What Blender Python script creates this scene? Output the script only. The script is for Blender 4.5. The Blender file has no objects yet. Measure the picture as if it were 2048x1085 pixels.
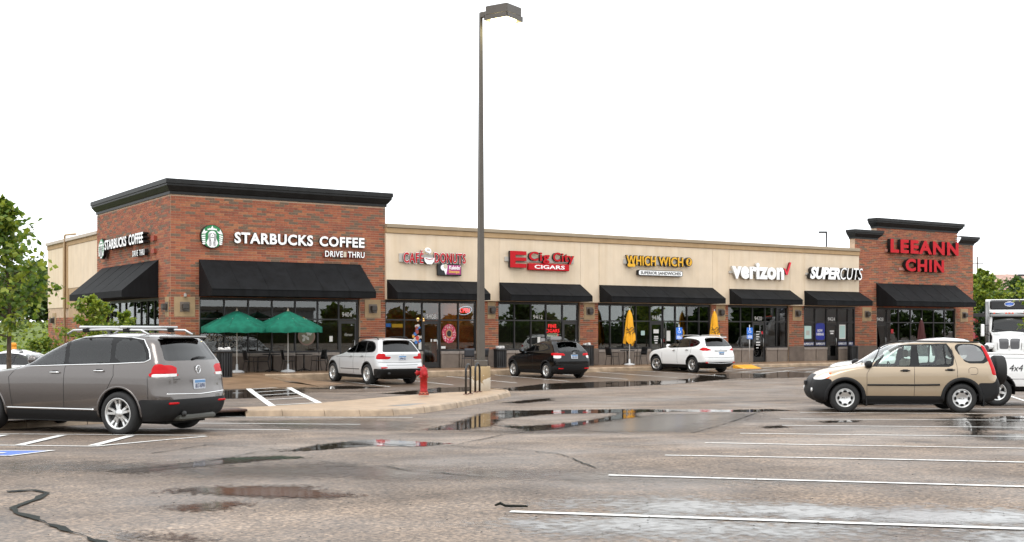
import bpy, bmesh, math, random
import numpy as np
from mathutils import Vector, Matrix, noise
random.seed(7); np.random.seed(7)
PI = math.pi
R_ = math.radians
scene = bpy.context.scene
C = scene.collection

# ------------------------------------------------------------------ camera
CAM = (-15.93, -49.13, 1.85)
AZ = R_(56.66)                       # heading of the optical axis from +X
cd = bpy.data.cameras.new('camera'); cam = bpy.data.objects.new('camera', cd); C.objects.link(cam)
cam.location = CAM; cam.rotation_euler = (R_(90), 0, AZ - PI/2)
cd.lens = 43.66; cd.sensor_width = 36; cd.shift_y = 0.05835; cd.clip_end = 3000; cd.clip_start = 0.1
scene.camera = cam
# ------------------------------------------------------------------ sky
SUN_EL, SUN_AZ = R_(58), R_(215)     # a bright patch of the overcast, behind and left of the camera
world = bpy.data.worlds.new('World'); scene.world = world; world.use_nodes = True
nt = world.node_tree; nt.nodes.clear()
sky = nt.nodes.new('ShaderNodeTexSky'); sky.sky_type = 'NISHITA'; sky.sun_disc = False
sky.sun_elevation = SUN_EL; sky.sun_rotation = PI/2 - SUN_AZ
sky.dust_density = 6; sky.air_density = 1.0; sky.ozone_density = 1.0
mixn = nt.nodes.new('ShaderNodeMix'); mixn.data_type = 'RGBA'; mixn.inputs[0].default_value = 0.94
mixn.inputs[7].default_value = (11.6, 12.0, 12.3, 1)        # the even grey-white of the cloud layer
bg = nt.nodes.new('ShaderNodeBackground'); bg.inputs[1].default_value = 0.15
wo = nt.nodes.new('ShaderNodeOutputWorld')
nt.links.new(sky.outputs[0], mixn.inputs[6]); nt.links.new(mixn.outputs[2], bg.inputs[0]); nt.links.new(bg.outputs[0], wo.inputs[0])
sl = bpy.data.lights.new('sun', 'SUN'); sl.energy = 1.1; sl.angle = R_(25); sl.color = (1, 0.97, 0.93)
so = bpy.data.objects.new('sun', sl); C.objects.link(so)
sd = Vector((math.cos(SUN_EL)*math.cos(SUN_AZ), math.cos(SUN_EL)*math.sin(SUN_AZ), math.sin(SUN_EL)))
so.rotation_euler = sd.to_track_quat('Z', 'Y').to_euler(); so.location = sd*80
vs = scene.view_settings; vs.view_transform = 'Standard'; vs.look = 'None'; vs.exposure = 0.12; vs.gamma = 1; vs.use_curve_mapping = False
scene.cycles.max_bounces = 8; scene.cycles.transparent_max_bounces = 16; scene.cycles.diffuse_bounces = 3; scene.cycles.glossy_bounces = 4
scene.cycles.caustics_reflective = False; scene.cycles.caustics_refractive = False; scene.cycles.sample_clamp_indirect = 6

# ------------------------------------------------------------------ materials
MATS = {}
def mat(name, col, rough=0.6, metal=0.0, var=0.0, scale=8.0, bump=0.0, bscale=None, emit=None, estr=0.0, spec=0.5, coat=0.0, detail=5.0):
    if name in MATS: return MATS[name]
    m = bpy.data.materials.new(name); m.use_nodes = True; n = m.node_tree.nodes; l = m.node_tree.links
    p = n['Principled BSDF']; p.inputs['Base Color'].default_value = (*col, 1); p.inputs['Roughness'].default_value = rough
    p.inputs['Metallic'].default_value = metal; p.inputs['Specular IOR Level'].default_value = spec
    if coat: p.inputs['Coat Weight'].default_value = coat; p.inputs['Coat Roughness'].default_value = 0.03
    if emit: p.inputs['Emission Color'].default_value = (*emit, 1); p.inputs['Emission Strength'].default_value = estr
    if var or bump:
        tc = n.new('ShaderNodeTexCoord'); nz = n.new('ShaderNodeTexNoise'); nz.inputs['Scale'].default_value = scale; nz.inputs['Detail'].default_value = detail
        l.new(tc.outputs['Object'], nz.inputs['Vector'])
    if var:
        r = n.new('ShaderNodeValToRGB'); r.color_ramp.elements[0].position = 0.3; r.color_ramp.elements[1].position = 0.7
        r.color_ramp.elements[0].color = (*[c*(1-var) for c in col], 1); r.color_ramp.elements[1].color = (*[min(1, c*(1+var)) for c in col], 1)
        l.new(nz.outputs[0], r.inputs[0]); l.new(r.outputs[0], p.inputs['Base Color'])
    if bump:
        b = n.new('ShaderNodeBump'); b.inputs['Strength'].default_value = bump; b.inputs['Distance'].default_value = 0.01
        if bscale:
            nb = n.new('ShaderNodeTexNoise'); nb.inputs['Scale'].default_value = bscale; nb.inputs['Detail'].default_value = 4; l.new(tc.outputs['Object'], nb.inputs['Vector']); l.new(nb.outputs[0], b.inputs['Height'])
        else: l.new(nz.outputs[0], b.inputs['Height'])
        l.new(b.outputs[0], p.inputs['Normal'])
    MATS[name] = m; return m
def glassmat(name, tint=(0.7, 0.75, 0.72), ior=1.5, rough=0.0, boost=1.0):
    m = bpy.data.materials.new(name); m.use_nodes = True; n = m.node_tree.nodes; l = m.node_tree.links; n.clear()
    o = n.new('ShaderNodeOutputMaterial'); t = n.new('ShaderNodeBsdfTransparent'); t.inputs[0].default_value = (*tint, 1)
    g = n.new('ShaderNodeBsdfGlossy'); g.inputs['Roughness'].default_value = rough; g.inputs[0].default_value = (1, 1, 1, 1)
    f = n.new('ShaderNodeFresnel'); f.inputs[0].default_value = ior
    mu = n.new('ShaderNodeMath'); mu.operation = 'MULTIPLY'; mu.inputs[1].default_value = boost; mu.use_clamp = True
    mx = n.new('ShaderNodeMixShader'); l.new(f.outputs[0], mu.inputs[0]); l.new(mu.outputs[0], mx.inputs[0]); l.new(t.outputs[0], mx.inputs[1]); l.new(g.outputs[0], mx.inputs[2]); l.new(mx.outputs[0], o.inputs[0])
    MATS[name] = m; return m

# ------------------------------------------------------------------ mesh helpers
class MB:
    def __init__(s): s.v = []; s.f = []; s.m = []; s.sm = []
    def add(s, vs, fs, mi=0, smooth=False):
        o = len(s.v); s.v.extend([tuple(v) for v in vs])
        for f in fs: s.f.append(tuple(i+o for i in f)); s.m.append(mi); s.sm.append(smooth)
        return s
    def box(s, x0, x1, y0, y1, z0, z1, mi=0):
        return s.add([(x0,y0,z0),(x1,y0,z0),(x1,y1,z0),(x0,y1,z0),(x0,y0,z1),(x1,y0,z1),(x1,y1,z1),(x0,y1,z1)],
              [(3,2,1,0),(4,5,6,7),(0,1,5,4),(1,2,6,5),(2,3,7,6),(3,0,4,7)], mi)
    def bbox(s, x0, x1, y0, y1, z0, z1, b=0.02, mi=0):      # box with chamfered edges
        vs = []
        for z, i in ((z0, b), (z0+b, 0), (z1-b, 0), (z1, b)):
            X0, X1, Y0, Y1 = x0+i, x1-i, y0+i, y1-i
            vs += [(X0+b,Y0,z),(X1-b,Y0,z),(X1,Y0+b,z),(X1,Y1-b,z),(X1-b,Y1,z),(X0+b,Y1,z),(X0,Y1-b,z),(X0,Y0+b,z)]
        fs = [tuple(range(7,-1,-1)), tuple(range(24,32))]
        for r in range(3):
            for k in range(8): a = r*8+k; c = r*8+(k+1)%8; fs.append((a, c, c+8, a+8))
        return s.add(vs, fs, mi)
    def prism(s, poly, ax, a0, a1, mi=0, cap=True):          # polygon extruded along axis 0/1/2
        n = len(poly); vs = []
        for a in (a0, a1):
            for u, w in poly: vs.append((a,u,w) if ax == 0 else (u,a,w) if ax == 1 else (u,w,a))
        fs = [(i,(i+1)%n,n+(i+1)%n,n+i) for i in range(n)]
        if cap: fs += [tuple(range(n-1,-1,-1)), tuple(range(n,2*n))]
        return s.add(vs, fs, mi)
    def lathe(s, prof, n=16, mi=0, cx=0, cy=0, axis=2, smooth=True, cap=True):
        vs = []
        for r, z in prof:
            for k in range(n):
                a = 2*PI*k/n; p = (r*math.cos(a), r*math.sin(a), z)
                if axis == 1: p = (p[0], p[2], p[1])
                elif axis == 0: p = (p[2], p[0], p[1])
                vs.append((p[0]+cx, p[1]+cy, p[2]))
        fs = []
        for r in range(len(prof)-1):
            for k in range(n): fs.append((r*n+k, r*n+(k+1)%n, (r+1)*n+(k+1)%n, (r+1)*n+k))
        s.add(vs, fs, mi, smooth)
        if cap:
            o = len(s.v)-len(vs)
            s.f.append(tuple(o+k for k in range(n-1,-1,-1))); s.m.append(mi); s.sm.append(False)
            s.f.append(tuple(o+(len(prof)-1)*n+k for k in range(n))); s.m.append(mi); s.sm.append(False)
        return s
    def tube(s, path, r, n=8, mi=0, cap=True, flat=1.0):
        path = [Vector(p) for p in path]; rs = r if isinstance(r, (list, tuple)) else [r]*len(path)
        vs = []; up = None
        for i, p in enumerate(path):
            t = (path[min(i+1, len(path)-1)]-path[max(i-1, 0)])
            if t.length < 1e-9: t = Vector((0,0,1))
            t.normalize()
            if up is None:
                up = Vector((0,0,1)) if abs(t.z) < 0.9 else Vector((1,0,0))
            a = t.cross(up)
            if a.length < 1e-6: a = t.cross(Vector((1,0,0)))
            a.normalize(); b = a.cross(t).normalized(); up = b
            for k in range(n):
                q = 2*PI*k/n+PI/n; vs.append(p+a*(math.cos(q)*rs[i]*flat)+b*(math.sin(q)*rs[i]))
        fs = []
        for i in range(len(path)-1):
            for k in range(n): fs.append((i*n+k, i*n+(k+1)%n, (i+1)*n+(k+1)%n, (i+1)*n+k))
        if cap: fs += [tuple(range(n-1,-1,-1)), tuple((len(path)-1)*n+k for k in range(n))]
        return s.add(vs, fs, mi, n > 4)
    def ribbon(s, pts, w, z=lambda x, y: 0, mi=0):             # flat strip on the ground
        pts = [Vector((p[0], p[1])) for p in pts]; ws = w if isinstance(w, (list, tuple)) else [w]*len(pts); vs = []
        for i, p in enumerate(pts):
            t = (pts[min(i+1, len(pts)-1)]-pts[max(i-1, 0)]).normalized(); nn = Vector((-t.y, t.x))
            for sg in (1, -1):
                q = p+nn*(sg*ws[i]/2); vs.append((q.x, q.y, z(q.x, q.y)))
        return s.add(vs, [(2*i, 2*i+1, 2*i+3, 2*i+2) for i in range(len(pts)-1)], mi)
    def mesh(s, name, mats):
        me = bpy.data.meshes.new(name); me.from_pydata(s.v, [], s.f)
        for m in (mats if isinstance(mats, (list, tuple)) else [mats]): me.materials.append(m)
        me.polygons.foreach_set('material_index', s.m); me.polygons.foreach_set('use_smooth', s.sm); me.update(); return me
    def obj(s, name, mats, parent=None, loc=None, rz=0, label=None, kind=None):
        return mkobj(name, s.mesh(name, mats), parent, loc, rz, label, kind)
def mkobj(name, me, parent=None, loc=None, rz=0, label=None, kind=None):
    o = bpy.data.objects.new(name, me); C.objects.link(o)
    if parent: o.parent = parent
    if loc: o.location = loc
    if rz: o.rotation_euler = (0, 0, rz)
    if label: o['label'] = label
    if kind: o['kind'] = kind
    return o
def thing(name, label, cat, loc=(0,0,0), rz=0, group=None):
    o = bpy.data.objects.new(name, None); C.objects.link(o); o.empty_display_size = 0.2
    o.location = loc; o.rotation_euler = (0, 0, rz); tag(o, label, cat, group); return o
def tag(o, label, cat, group=None):
    o['label'] = label; o['category'] = cat
    if group: o['group'] = group
    return o
def dup(root, loc, rz=0, label=None):
    kids = {}
    for o in bpy.data.objects:
        if o.parent: kids.setdefault(o.parent, []).append(o)
    def cp(o, par):
        c = o.copy(); C.objects.link(c); c.parent = par
        for k in kids.get(o, []): cp(k, c)
        return c
    r = cp(root, None); r.location = loc; r.rotation_euler = (0, 0, rz)
    if label: r['label'] = label
    return r
def box(name, x0, x1, y0, y1, z0, z1, m, parent=None, b=0, **k):
    mb = MB(); (mb.bbox(x0,x1,y0,y1,z0,z1,b) if b else mb.box(x0,x1,y0,y1,z0,z1)); return mb.obj(name, m, parent, **k)

# ------------------------------------------------------------------ lettering
def textmesh(body, sx=1.0, bold=0.0, ext=0.03, shear=0.0, space=1.0):
    cu = bpy.data.curves.new('t', 'FONT'); cu.body = body; cu.size = 1; cu.extrude = ext; cu.offset = bold; cu.shear = shear; cu.space_character = space; cu.resolution_u = 3
    ob = bpy.data.objects.new('t', cu)
    me = bpy.data.meshes.new_from_object(ob)
    bpy.data.objects.remove(ob); bpy.data.curves.remove(cu); return me
def bounds(me):
    a = np.empty(len(me.vertices)*3, 'f'); me.vertices.foreach_get('co', a); a = a.reshape(-1, 3); return a.min(0), a.max(0), a
def faceside(me, fm, sm_):
    me.materials.clear(); me.materials.append(fm); me.materials.append(sm_)
    nn = np.empty(len(me.polygons)*3, 'f'); me.polygons.foreach_get('normal', nn); nn = nn.reshape(-1, 3)
    me.polygons.foreach_set('material_index', (nn[:, 2] < 0.9).astype('i')); me.update()
def text(body, x0, x1, z0, z1, y, parent, fm, sm_=None, ext=0.05, bold=0.0, shear=0.0, space=1.0, name='letter', rot=0, split=True, halo=None):
    """lettering fitted into the box x0..x1, z0..z1 of the wall plane y; each letter a mesh of its own"""
    sm_ = sm_ or fm
    full = textmesh(body, bold=bold, ext=ext, shear=shear, space=space); lo, hi, _ = bounds(full)
    kx = abs(x1-x0)/(hi[0]-lo[0]); kz = (z1-z0)/(hi[1]-lo[1])
    jobs = []
    if split:
        for i, ch in enumerate(body):
            if ch == ' ': continue
            pre = textmesh(body[:i+1], bold=bold, ext=ext, shear=shear, space=space); lp, hp, _ = bounds(pre); bpy.data.meshes.remove(pre)
            c = textmesh(ch, bold=bold, ext=ext, shear=shear); lc, hc, _ = bounds(c)
            jobs.append((c, hp[0]-hc[0], 0))
            if halo: jobs.append((textmesh(ch, bold=halo[1], ext=ext, shear=shear), hp[0]-hc[0], 1))
        bpy.data.meshes.remove(full)
    else: jobs = [(full, 0, 0)]
    out = []
    for me, off, hl in jobs:
        a = np.empty(len(me.vertices)*3, 'f'); me.vertices.foreach_get('co', a); a = a.reshape(-1, 3)
        a[:, 0] = (a[:, 0]+off-lo[0])*kx; a[:, 1] = (a[:, 1]-lo[1])*kz
        me.vertices.foreach_set('co', a.ravel()); me.update(); faceside(me, halo[0] if hl else fm, black if hl else sm_)
        o = bpy.data.objects.new(name+('_halo' if hl else ''), me); C.objects.link(o); o.parent = parent
        yy = y+(0.025 if hl else 0)
        if rot == 0: o.location = (x0, yy, z0); o.rotation_euler = (PI/2, 0, 0)
        else: o.location = (yy, x0, z0); o.rotation_euler = (PI/2, 0, -PI/2)
        out.append(o)
    return out
def shape(poly, x0, z0, y, parent, fm, sm_=None, ext=0.03, name='shape', sc=1.0, rot=0, sx=1.0):
    """flat cut-out of a 2D outline (list of points), front face towards -y (or -x)"""
    mb = MB(); mb.prism([(p[0]*sc*sx, p[1]*sc) for p in poly], 2, -ext, ext)
    mb.m = [1]*(len(mb.f)-2)+[1, 0]
    o = mb.obj(name, [fm, sm_ or fm], parent)
    if rot == 0: o.location = (x0, y, z0); o.rotation_euler = (PI/2, 0, 0)
    else: o.location = (y, x0, z0); o.rotation_euler = (PI/2, 0, -PI/2)
    return o
def circ(r, n=24, cx=0, cy=0, a0=0, a1=2*PI, ry=None):
    full = abs(a1-a0-2*PI) < 1e-6; k = n if full else n+1
    return [(cx+r*math.cos(a0+(a1-a0)*i/n), cy+(ry or r)*math.sin(a0+(a1-a0)*i/n)) for i in range(k)]
def rrect(w, h, r, n=4):
    p = []
    for cx, cy, a in ((w-r, r, -PI/2), (w-r, h-r, 0), (r, h-r, PI/2), (r, r, PI)):
        p += [(cx+r*math.cos(a+PI/2*i/n), cy+r*math.sin(a+PI/2*i/n)) for i in range(n+1)]
    return p

# ------------------------------------------------------------------ terrain: the lot falls towards a drain, then climbs to the shops
KN = [(-400,.35),(0,.35),(12,.34),(15,.30),(17.7,.21),(20.35,.13),(23,.07),(25.7,.01),(28.3,-.03),(33,-.09),(40,-.14),(46,-.14),(52,-.10),(58,-.05),(66,0),(1500,0)]
KX = np.array([k[0] for k in KN]); KZ = np.array([k[1] for k in KN])
fwx, fwy = math.cos(AZ), math.sin(AZ)
def dep(x, y): return (x-CAM[0])*fwx+(y-CAM[1])*fwy
def G(x, y): return float(np.interp(dep(x, y), KX, KZ))
# ------------------------------------------------------------------ outlines on the ground, in metres
PUD = { 'P1a': [(-5.17,-29.98),(-3.69,-28.34),(-1.1,-25.27),(-0.01,-24.41),(2.91,-25.48),(5.39,-27.54),(2.2,-26.92),(0.1,-26.32),(-1.74,-27.29),(-3.48,-29.54),(-4.58,-30.37)], 'P1b': [(-3.2,-29.1),(-3.88,-31.37),(-2.74,-30.83),(-0.51,-29.28),(1.1,-28.23),(2.29,-26.72),(1.63,-26.81),(-0.08,-28.39),(-2.2,-29.75),(-3.05,-29.82)], 'P2': [(5.64,-14.42),(10.69,-10.92),(13.36,-10.8),(16.01,-11.55),(18.47,-10.55),(20.89,-8.16),(23.82,-8.24),(28.2,-7.74),(31.67,-7.74),(24.9,-11.98),(22.25,-12.48),(20.02,-11.57),(14.51,-13.89),(10.47,-14.59),(7.07,-14.95)], 'P3': [(-12.35,-37.63),(-12.03,-37.4),(-11.59,-37.54),(-10.92,-37.93),(-10.97,-38.5),(-10.77,-38.92),(-11.29,-38.98),(-11.75,-38.48),(-12.05,-38.0)], 'P4': [(-12.6,-38.58),(-12.13,-38.51),(-11.87,-38.6),(-11.88,-38.87),(-12.29,-39.2),(-12.62,-39.05)], 'P5': [(-12.33,-35.5),(-11.63,-35.15),(-10.58,-34.52),(-9.75,-34.41),(-9.64,-35.14),(-10.63,-35.31),(-11.64,-35.7),(-12.04,-35.94)], 'P6': [(-1.38,-9.39),(0.99,-8.81),(2.37,-7.87),(-0.24,-13.49),(-1.72,-14.51),(-3.39,-14.89)], 'P7': [(-9.52,-33.86),(-8.38,-32.61),(-7.58,-31.95),(-7.08,-31.96),(-6.69,-33.44),(-7.35,-33.85),(-7.94,-33.32),(-8.85,-33.8)], 'P8': [(0.68,-32.28),(1.28,-32.36),(0.84,-32.88),(0.18,-32.94)], 'P9': [(3.03,-31.61),(4.02,-31.78),(3.4,-32.32),(2.53,-32.21)], 'P10': [(7.87,-31.44),(8.25,-31.68),(1.69,-36.37),(1.52,-36.26)], 'P11': [(3.26,-26.55),(5.84,-27.41),(5.93,-28.31),(4.46,-28.15),(3.3,-27.39)], 'P12': [(2.23,-20.94),(3.84,-20.0),(4.84,-19.57),(4.27,-20.63),(2.39,-21.67)], 'P13': [(-13.48,-39.7),(-13.18,-39.68),(-12.89,-40.2),(-12.86,-40.55),(-13.43,-40.18)], 'P14': [(7.26,-32.52),(8.52,-32.62),(6.84,-33.88),(5.47,-33.92)], 'P15': [(1.87,-8.48),(3.87,-8.37),(4.34,-10.56),(2.69,-10.8),(1.55,-10.06)], 'P16': [(2.09,-14.18),(5.8,-11.52),(7.38,-11.63),(5.71,-14.47),(4.35,-14.36),(2.54,-15.32)],}
FILM = { 'F1': [(-9.48,-40.48),(-8.7,-40.76),(-8.06,-41.63),(-6.68,-43.02),(-7.16,-43.34),(-8.48,-42.04),(-9.21,-41.02)], 'F2': [(-10.45,-41.06),(-9.56,-41.45),(-8.83,-42.36),(-8.67,-42.81),(-9.45,-42.46),(-10.23,-41.67)], 'F3': [(-11.55,-35.42),(-9.61,-36.12),(-8.95,-37.27),(-7.85,-38.38),(-6.56,-40.2),(-5.06,-41.4),(-5.88,-41.49),(-7.21,-40.16),(-8.68,-38.81),(-10.33,-37.6),(-11.5,-36.42)], 'F4': [(-7.96,-43.33),(-7.51,-43.57),(-7.99,-43.88),(-8.22,-43.61)], 'F5': [(-12.94,-33.64),(-11.32,-34.7),(-11.03,-35.41),(-12.06,-35.67),(-13.12,-34.59)], 'F6': [(-5.39,-30.02),(-4.27,-31.8),(-1.62,-33.21),(4.69,-28.56),(2.11,-27.38),(-0.48,-28.57),(-3.06,-30.81)], 'F7': [(-6.93,-24.82),(-4.1,-25.74),(-3.74,-27.63),(-5.61,-29.87),(-7.12,-28.13)], 'F8': [(6.06,-32.42),(7.98,-33.23),(3.76,-36.04),(3.27,-34.97)], 'F9': [(1.82,-36.13),(3.04,-36.61),(1.51,-37.62),(0.73,-37.11)],}
CRK = { 'C1': [(-13.56,-36.88),(-13.3,-36.88),(-13.26,-37.2),(-13.37,-37.53),(-13.68,-38.01),(-13.79,-38.35),(-13.68,-38.68),(-13.56,-39.28),(-13.52,-39.99),(-13.46,-40.41)], 'C2': [(-12.2,-35.39),(-11.51,-35.3),(-10.66,-34.75),(-9.74,-33.71),(-8.96,-33.21),(-8.26,-32.69),(-7.75,-32.3),(-7.44,-32.66),(-7.63,-34.08),(-6.99,-33.94),(-4.91,-32.03),(-3.88,-31.37)], 'C3': [(-7.05,-33.91),(-6.65,-34.72),(-6.68,-35.73),(-6.96,-36.9),(-7.49,-37.95),(-7.65,-38.25)], 'C4': [(-11.04,-33.22),(-9.71,-31.74),(-9.42,-32.9),(-9.22,-33.81)], 'C5': [(-9.76,-35.34),(-9.44,-37.01),(-9.07,-38.49),(-8.42,-39.14)], 'C6': [(-5.2,-35.54),(-4.43,-35.49),(-3.67,-35.71)], 'C7': [(-10.03,-36.21),(-9.52,-36.69),(-8.87,-36.68)], 'C8': [(10.41,-20.5),(12.34,-20.04),(14.57,-20.3)], 'C9': [(-2.88,-28.87),(-2.86,-32.72),(-1.95,-33.33),(0.19,-31.75),(4.81,-28.12)],}
LINES = { 'l1': [(-10.27,-40.5),(-7.52,-43.4)], 'l2': [(-7.91,-38.78),(-5.22,-41.83)], 'l3': [(-5.75,-37.15),(-2.95,-40.29)], 'l4': [(-3.49,-35.4),(-0.71,-38.76)], 'l5': [(-1.25,-33.79),(1.93,-36.97)], 'l6': [(1.17,-32.39),(4.37,-35.3)], 'l7': [(2.94,-30.6),(6.74,-33.69)], 'l8': [(5.27,-28.94),(8.98,-32.16)], 'l9': [(7.43,-27.87),(10.99,-30.8)], 'l10': [(9.94,-26.64),(13.07,-29.38)], 'lr': [(19.04,-24.45),(14.18,-28.8)], 't1': [(-12.08,-26.75),(-8.94,-29.38)], 't2': [(-12.63,-29.95),(-11.23,-31.3)], 't4': [(-11.23,-31.3),(-9.9,-30.27)], 't5': [(-9.9,-30.27),(-9.04,-29.67)], 'h1': [(-10.9,-28.09),(-12.06,-30.47)], 'h2': [(-10.01,-28.86),(-11.22,-31.16)], 'h3': [(-11.67,-27.5),(-12.58,-29.27)], 'm1': [(-8.25,-25.11),(-5.31,-27.71)], 'm2': [(-7.33,-22.92),(-3.17,-25.89)], 'm3': [(-9.83,-26.35),(-7.16,-28.67)],}
def node_asphalt(name, base, dark, grain=27.0, wet=0.0):
    m = bpy.data.materials.new(name); m.use_nodes = True; n = m.node_tree.nodes; l = m.node_tree.links; p = n['Principled BSDF']
    tc = n.new('ShaderNodeTexCoord')
    def nz(s, d=4, r=0.55):
        q = n.new('ShaderNodeTexNoise'); q.inputs['Scale'].default_value = s; q.inputs['Detail'].default_value = d; q.inputs['Roughness'].default_value = r; l.new(tc.outputs['Object'], q.inputs['Vector']); return q
    def ramp(src, a, b, ca, cb):
        q = n.new('ShaderNodeValToRGB'); q.color_ramp.elements[0].position = a; q.color_ramp.elements[1].position = b; q.color_ramp.elements[0].color = ca; q.color_ramp.elements[1].color = cb; l.new(src, q.inputs[0]); return q
    big = nz(0.16, 5); mid = nz(1.3, 6); fine = nz(grain, 3, 0.7); vor = n.new('ShaderNodeTexVoronoi'); vor.inputs['Scale'].default_value = grain*1.1; l.new(tc.outputs['Object'], vor.inputs['Vector'])
    c1 = ramp(big.outputs[0], 0.35, 0.65, (*dark, 1), (*base, 1))
    c2 = ramp(mid.outputs[0], 0.3, 0.7, (0.66, 0.65, 0.65, 1), (1.2, 1.18, 1.15, 1))
    c3 = ramp(fine.outputs[0], 0.33, 0.67, (0.33, 0.31, 0.30, 1), (1.62, 1.57, 1.52, 1))
    c4 = ramp(vor.outputs['Color'], 0.2, 0.95, (0.75, 0.75, 0.75, 1), (1.35, 1.3, 1.22, 1))
    prev = c1.outputs[0]
    mp = n.new('ShaderNodeMapping'); mp.inputs['Rotation'].default_value = (0, 0, R_(-48)); mp.inputs['Scale'].default_value = (0.09, 1.1, 1); l.new(tc.outputs['Object'], mp.inputs[0])
    trk = n.new('ShaderNodeTexNoise'); trk.inputs['Scale'].default_value = 1.0; trk.inputs['Detail'].default_value = 6; l.new(mp.outputs[0], trk.inputs['Vector'])
    c5 = ramp(trk.outputs[0], 0.34, 0.60, (0.70, 0.69, 0.69, 1), (1.08, 1.08, 1.08, 1))
    oil = nz(0.9, 3, 0.5); c6 = ramp(oil.outputs[0], 0.20, 0.34, (0.38, 0.37, 0.37, 1), (1, 1, 1, 1))
    for c in (c2, c3, c4, c5, c6):
        x = n.new('ShaderNodeMix'); x.data_type = 'RGBA'; x.blend_type = 'MULTIPLY'; x.inputs[0].default_value = 1; l.new(prev, x.inputs[6]); l.new(c.outputs[0], x.inputs[7]); prev = x.outputs[2]
    l.new(prev, p.inputs['Base Color'])
    w = nz(0.35, 6); rr = ramp(w.outputs[0], 0.36, 0.62, (0.42, 0.42, 0.42, 1), (0.76, 0.76, 0.76, 1)); l.new(rr.outputs[0], p.inputs['Roughness'])
    p.inputs['Specular IOR Level'].default_value = 0.32
    b = n.new('ShaderNodeBump'); b.inputs['Strength'].default_value = 0.55; b.inputs['Distance'].default_value = 0.012; l.new(fine.outputs[0], b.inputs['Height']); l.new(b.outputs[0], p.inputs['Normal'])
    MATS[name] = m; return m
asphalt = node_asphalt('asphalt_damp', (0.215, 0.172, 0.138), (0.132, 0.107, 0.089))
def node_water(name, col, rough, soft, fine, amp=1.5, bias=0.0):
    m = bpy.data.materials.new(name); m.use_nodes = True; n = m.node_tree.nodes; l = m.node_tree.links; p = n['Principled BSDF']
    p.inputs['Base Color'].default_value = (*col, 1); p.inputs['Roughness'].default_value = rough; p.inputs['IOR'].default_value = 1.33
    at = n.new('ShaderNodeAttribute'); at.attribute_name = 'depth'; tc = n.new('ShaderNodeTexCoord')
    acc = at.outputs['Fac']
    for s, a in ((1.6, 0.9), (fine, amp)):
        q = n.new('ShaderNodeTexNoise'); q.inputs['Scale'].default_value = s; q.inputs['Detail'].default_value = 5; l.new(tc.outputs['Object'], q.inputs['Vector'])
        k = n.new('ShaderNodeMath'); k.operation = 'MULTIPLY_ADD'; k.inputs[1].default_value = a; k.inputs[2].default_value = -a/2+(bias if s == fine else 0); l.new(q.outputs[0], k.inputs[0])
        z = n.new('ShaderNodeMath'); z.operation = 'ADD'; l.new(acc, z.inputs[0]); l.new(k.outputs[0], z.inputs[1]); acc = z.outputs[0]
    mr = n.new('ShaderNodeMapRange'); mr.interpolation_type = 'SMOOTHSTEP'; mr.inputs[1].default_value = -soft; mr.inputs[2].default_value = soft; l.new(acc, mr.inputs[0])
    tr = n.new('ShaderNodeBsdfTransparent'); mx = n.new('ShaderNodeMixShader'); o = n['Material Output']
    l.new(mr.outputs[0], mx.inputs[0]); l.new(tr.outputs[0], mx.inputs[1]); l.new(p.outputs[0], mx.inputs[2]); l.new(mx.outputs[0], o.inputs[0])
    MATS[name] = m; return m
water = node_water('puddle_water', (0.035, 0.027, 0.02), 0.035, 0.3, 13, 2.0, -0.12)
shallow = node_water('puddle_shallow', (0.045, 0.03, 0.02), 0.10, 0.45, 19, 2.6, -0.25)
lane_film = node_water('lane_film', (0.125, 0.088, 0.062), 0.34, 0.6, 5)
sheen = node_water('water_sheen', (0.10, 0.09, 0.08), 0.13, 0.45, 11, 1.4, 0.1)
filmm = node_water('water_film', (0.09, 0.073, 0.06), 0.2, 0.7, 9, 2.0, -0.3)

# the lot: one sheet to the horizon
mb = MB(); rows = sorted(set(list(KX)+[-100, -20, 36, 43, 49, 80, 110, 160, 260, 500])); lat = [-1200, -300, -80, -40, -20, 0, 20, 40, 80, 300, 1200]
rx, ry = math.sin(AZ), -math.cos(AZ)
for d in rows:
    for q in lat: mb.v.append((CAM[0]+fwx*d+rx*q, CAM[1]+fwy*d+ry*q, float(np.interp(d, KX, KZ))))
nl = len(lat)
for i in range(len(rows)-1):
    for j in range(nl-1): mb.f.append((i*nl+j, i*nl+j+1, (i+1)*nl+j+1, (i+1)*nl+j)); mb.m.append(0); mb.sm.append(True)
lot = mb.obj('parking_lot', asphalt, kind='structure')

# painted lines, worn by traffic
def node_paint(name, col):
    m = mat(name, col, 0.45); n = m.node_tree.nodes; l = m.node_tree.links; p = n['Principled BSDF']
    tc = n.new('ShaderNodeTexCoord'); q = n.new('ShaderNodeTexNoise'); q.inputs['Scale'].default_value = 14; q.inputs['Detail'].default_value = 6; q.inputs['Roughness'].default_value = 0.7; l.new(tc.outputs['Object'], q.inputs['Vector'])
    r = n.new('ShaderNodeValToRGB'); r.color_ramp.elements[0].position = 0.34; r.color_ramp.elements[1].position = 0.47; r.color_ramp.elements[0].color = (0.14, 0.125, 0.11, 1); r.color_ramp.elements[1].color = (*col, 1)
    l.new(q.outputs[0], r.inputs[0]); l.new(r.outputs[0], p.inputs['Base Color']); return m
paint = node_paint('line_paint_white', (0.78, 0.77, 0.74)); blue_paint = node_paint('line_paint_blue', (0.02, 0.11, 0.5)); yellow_paint = mat('pad_yellow', (0.75, 0.33, 0.02), 0.5, var=0.2, scale=5)
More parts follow.
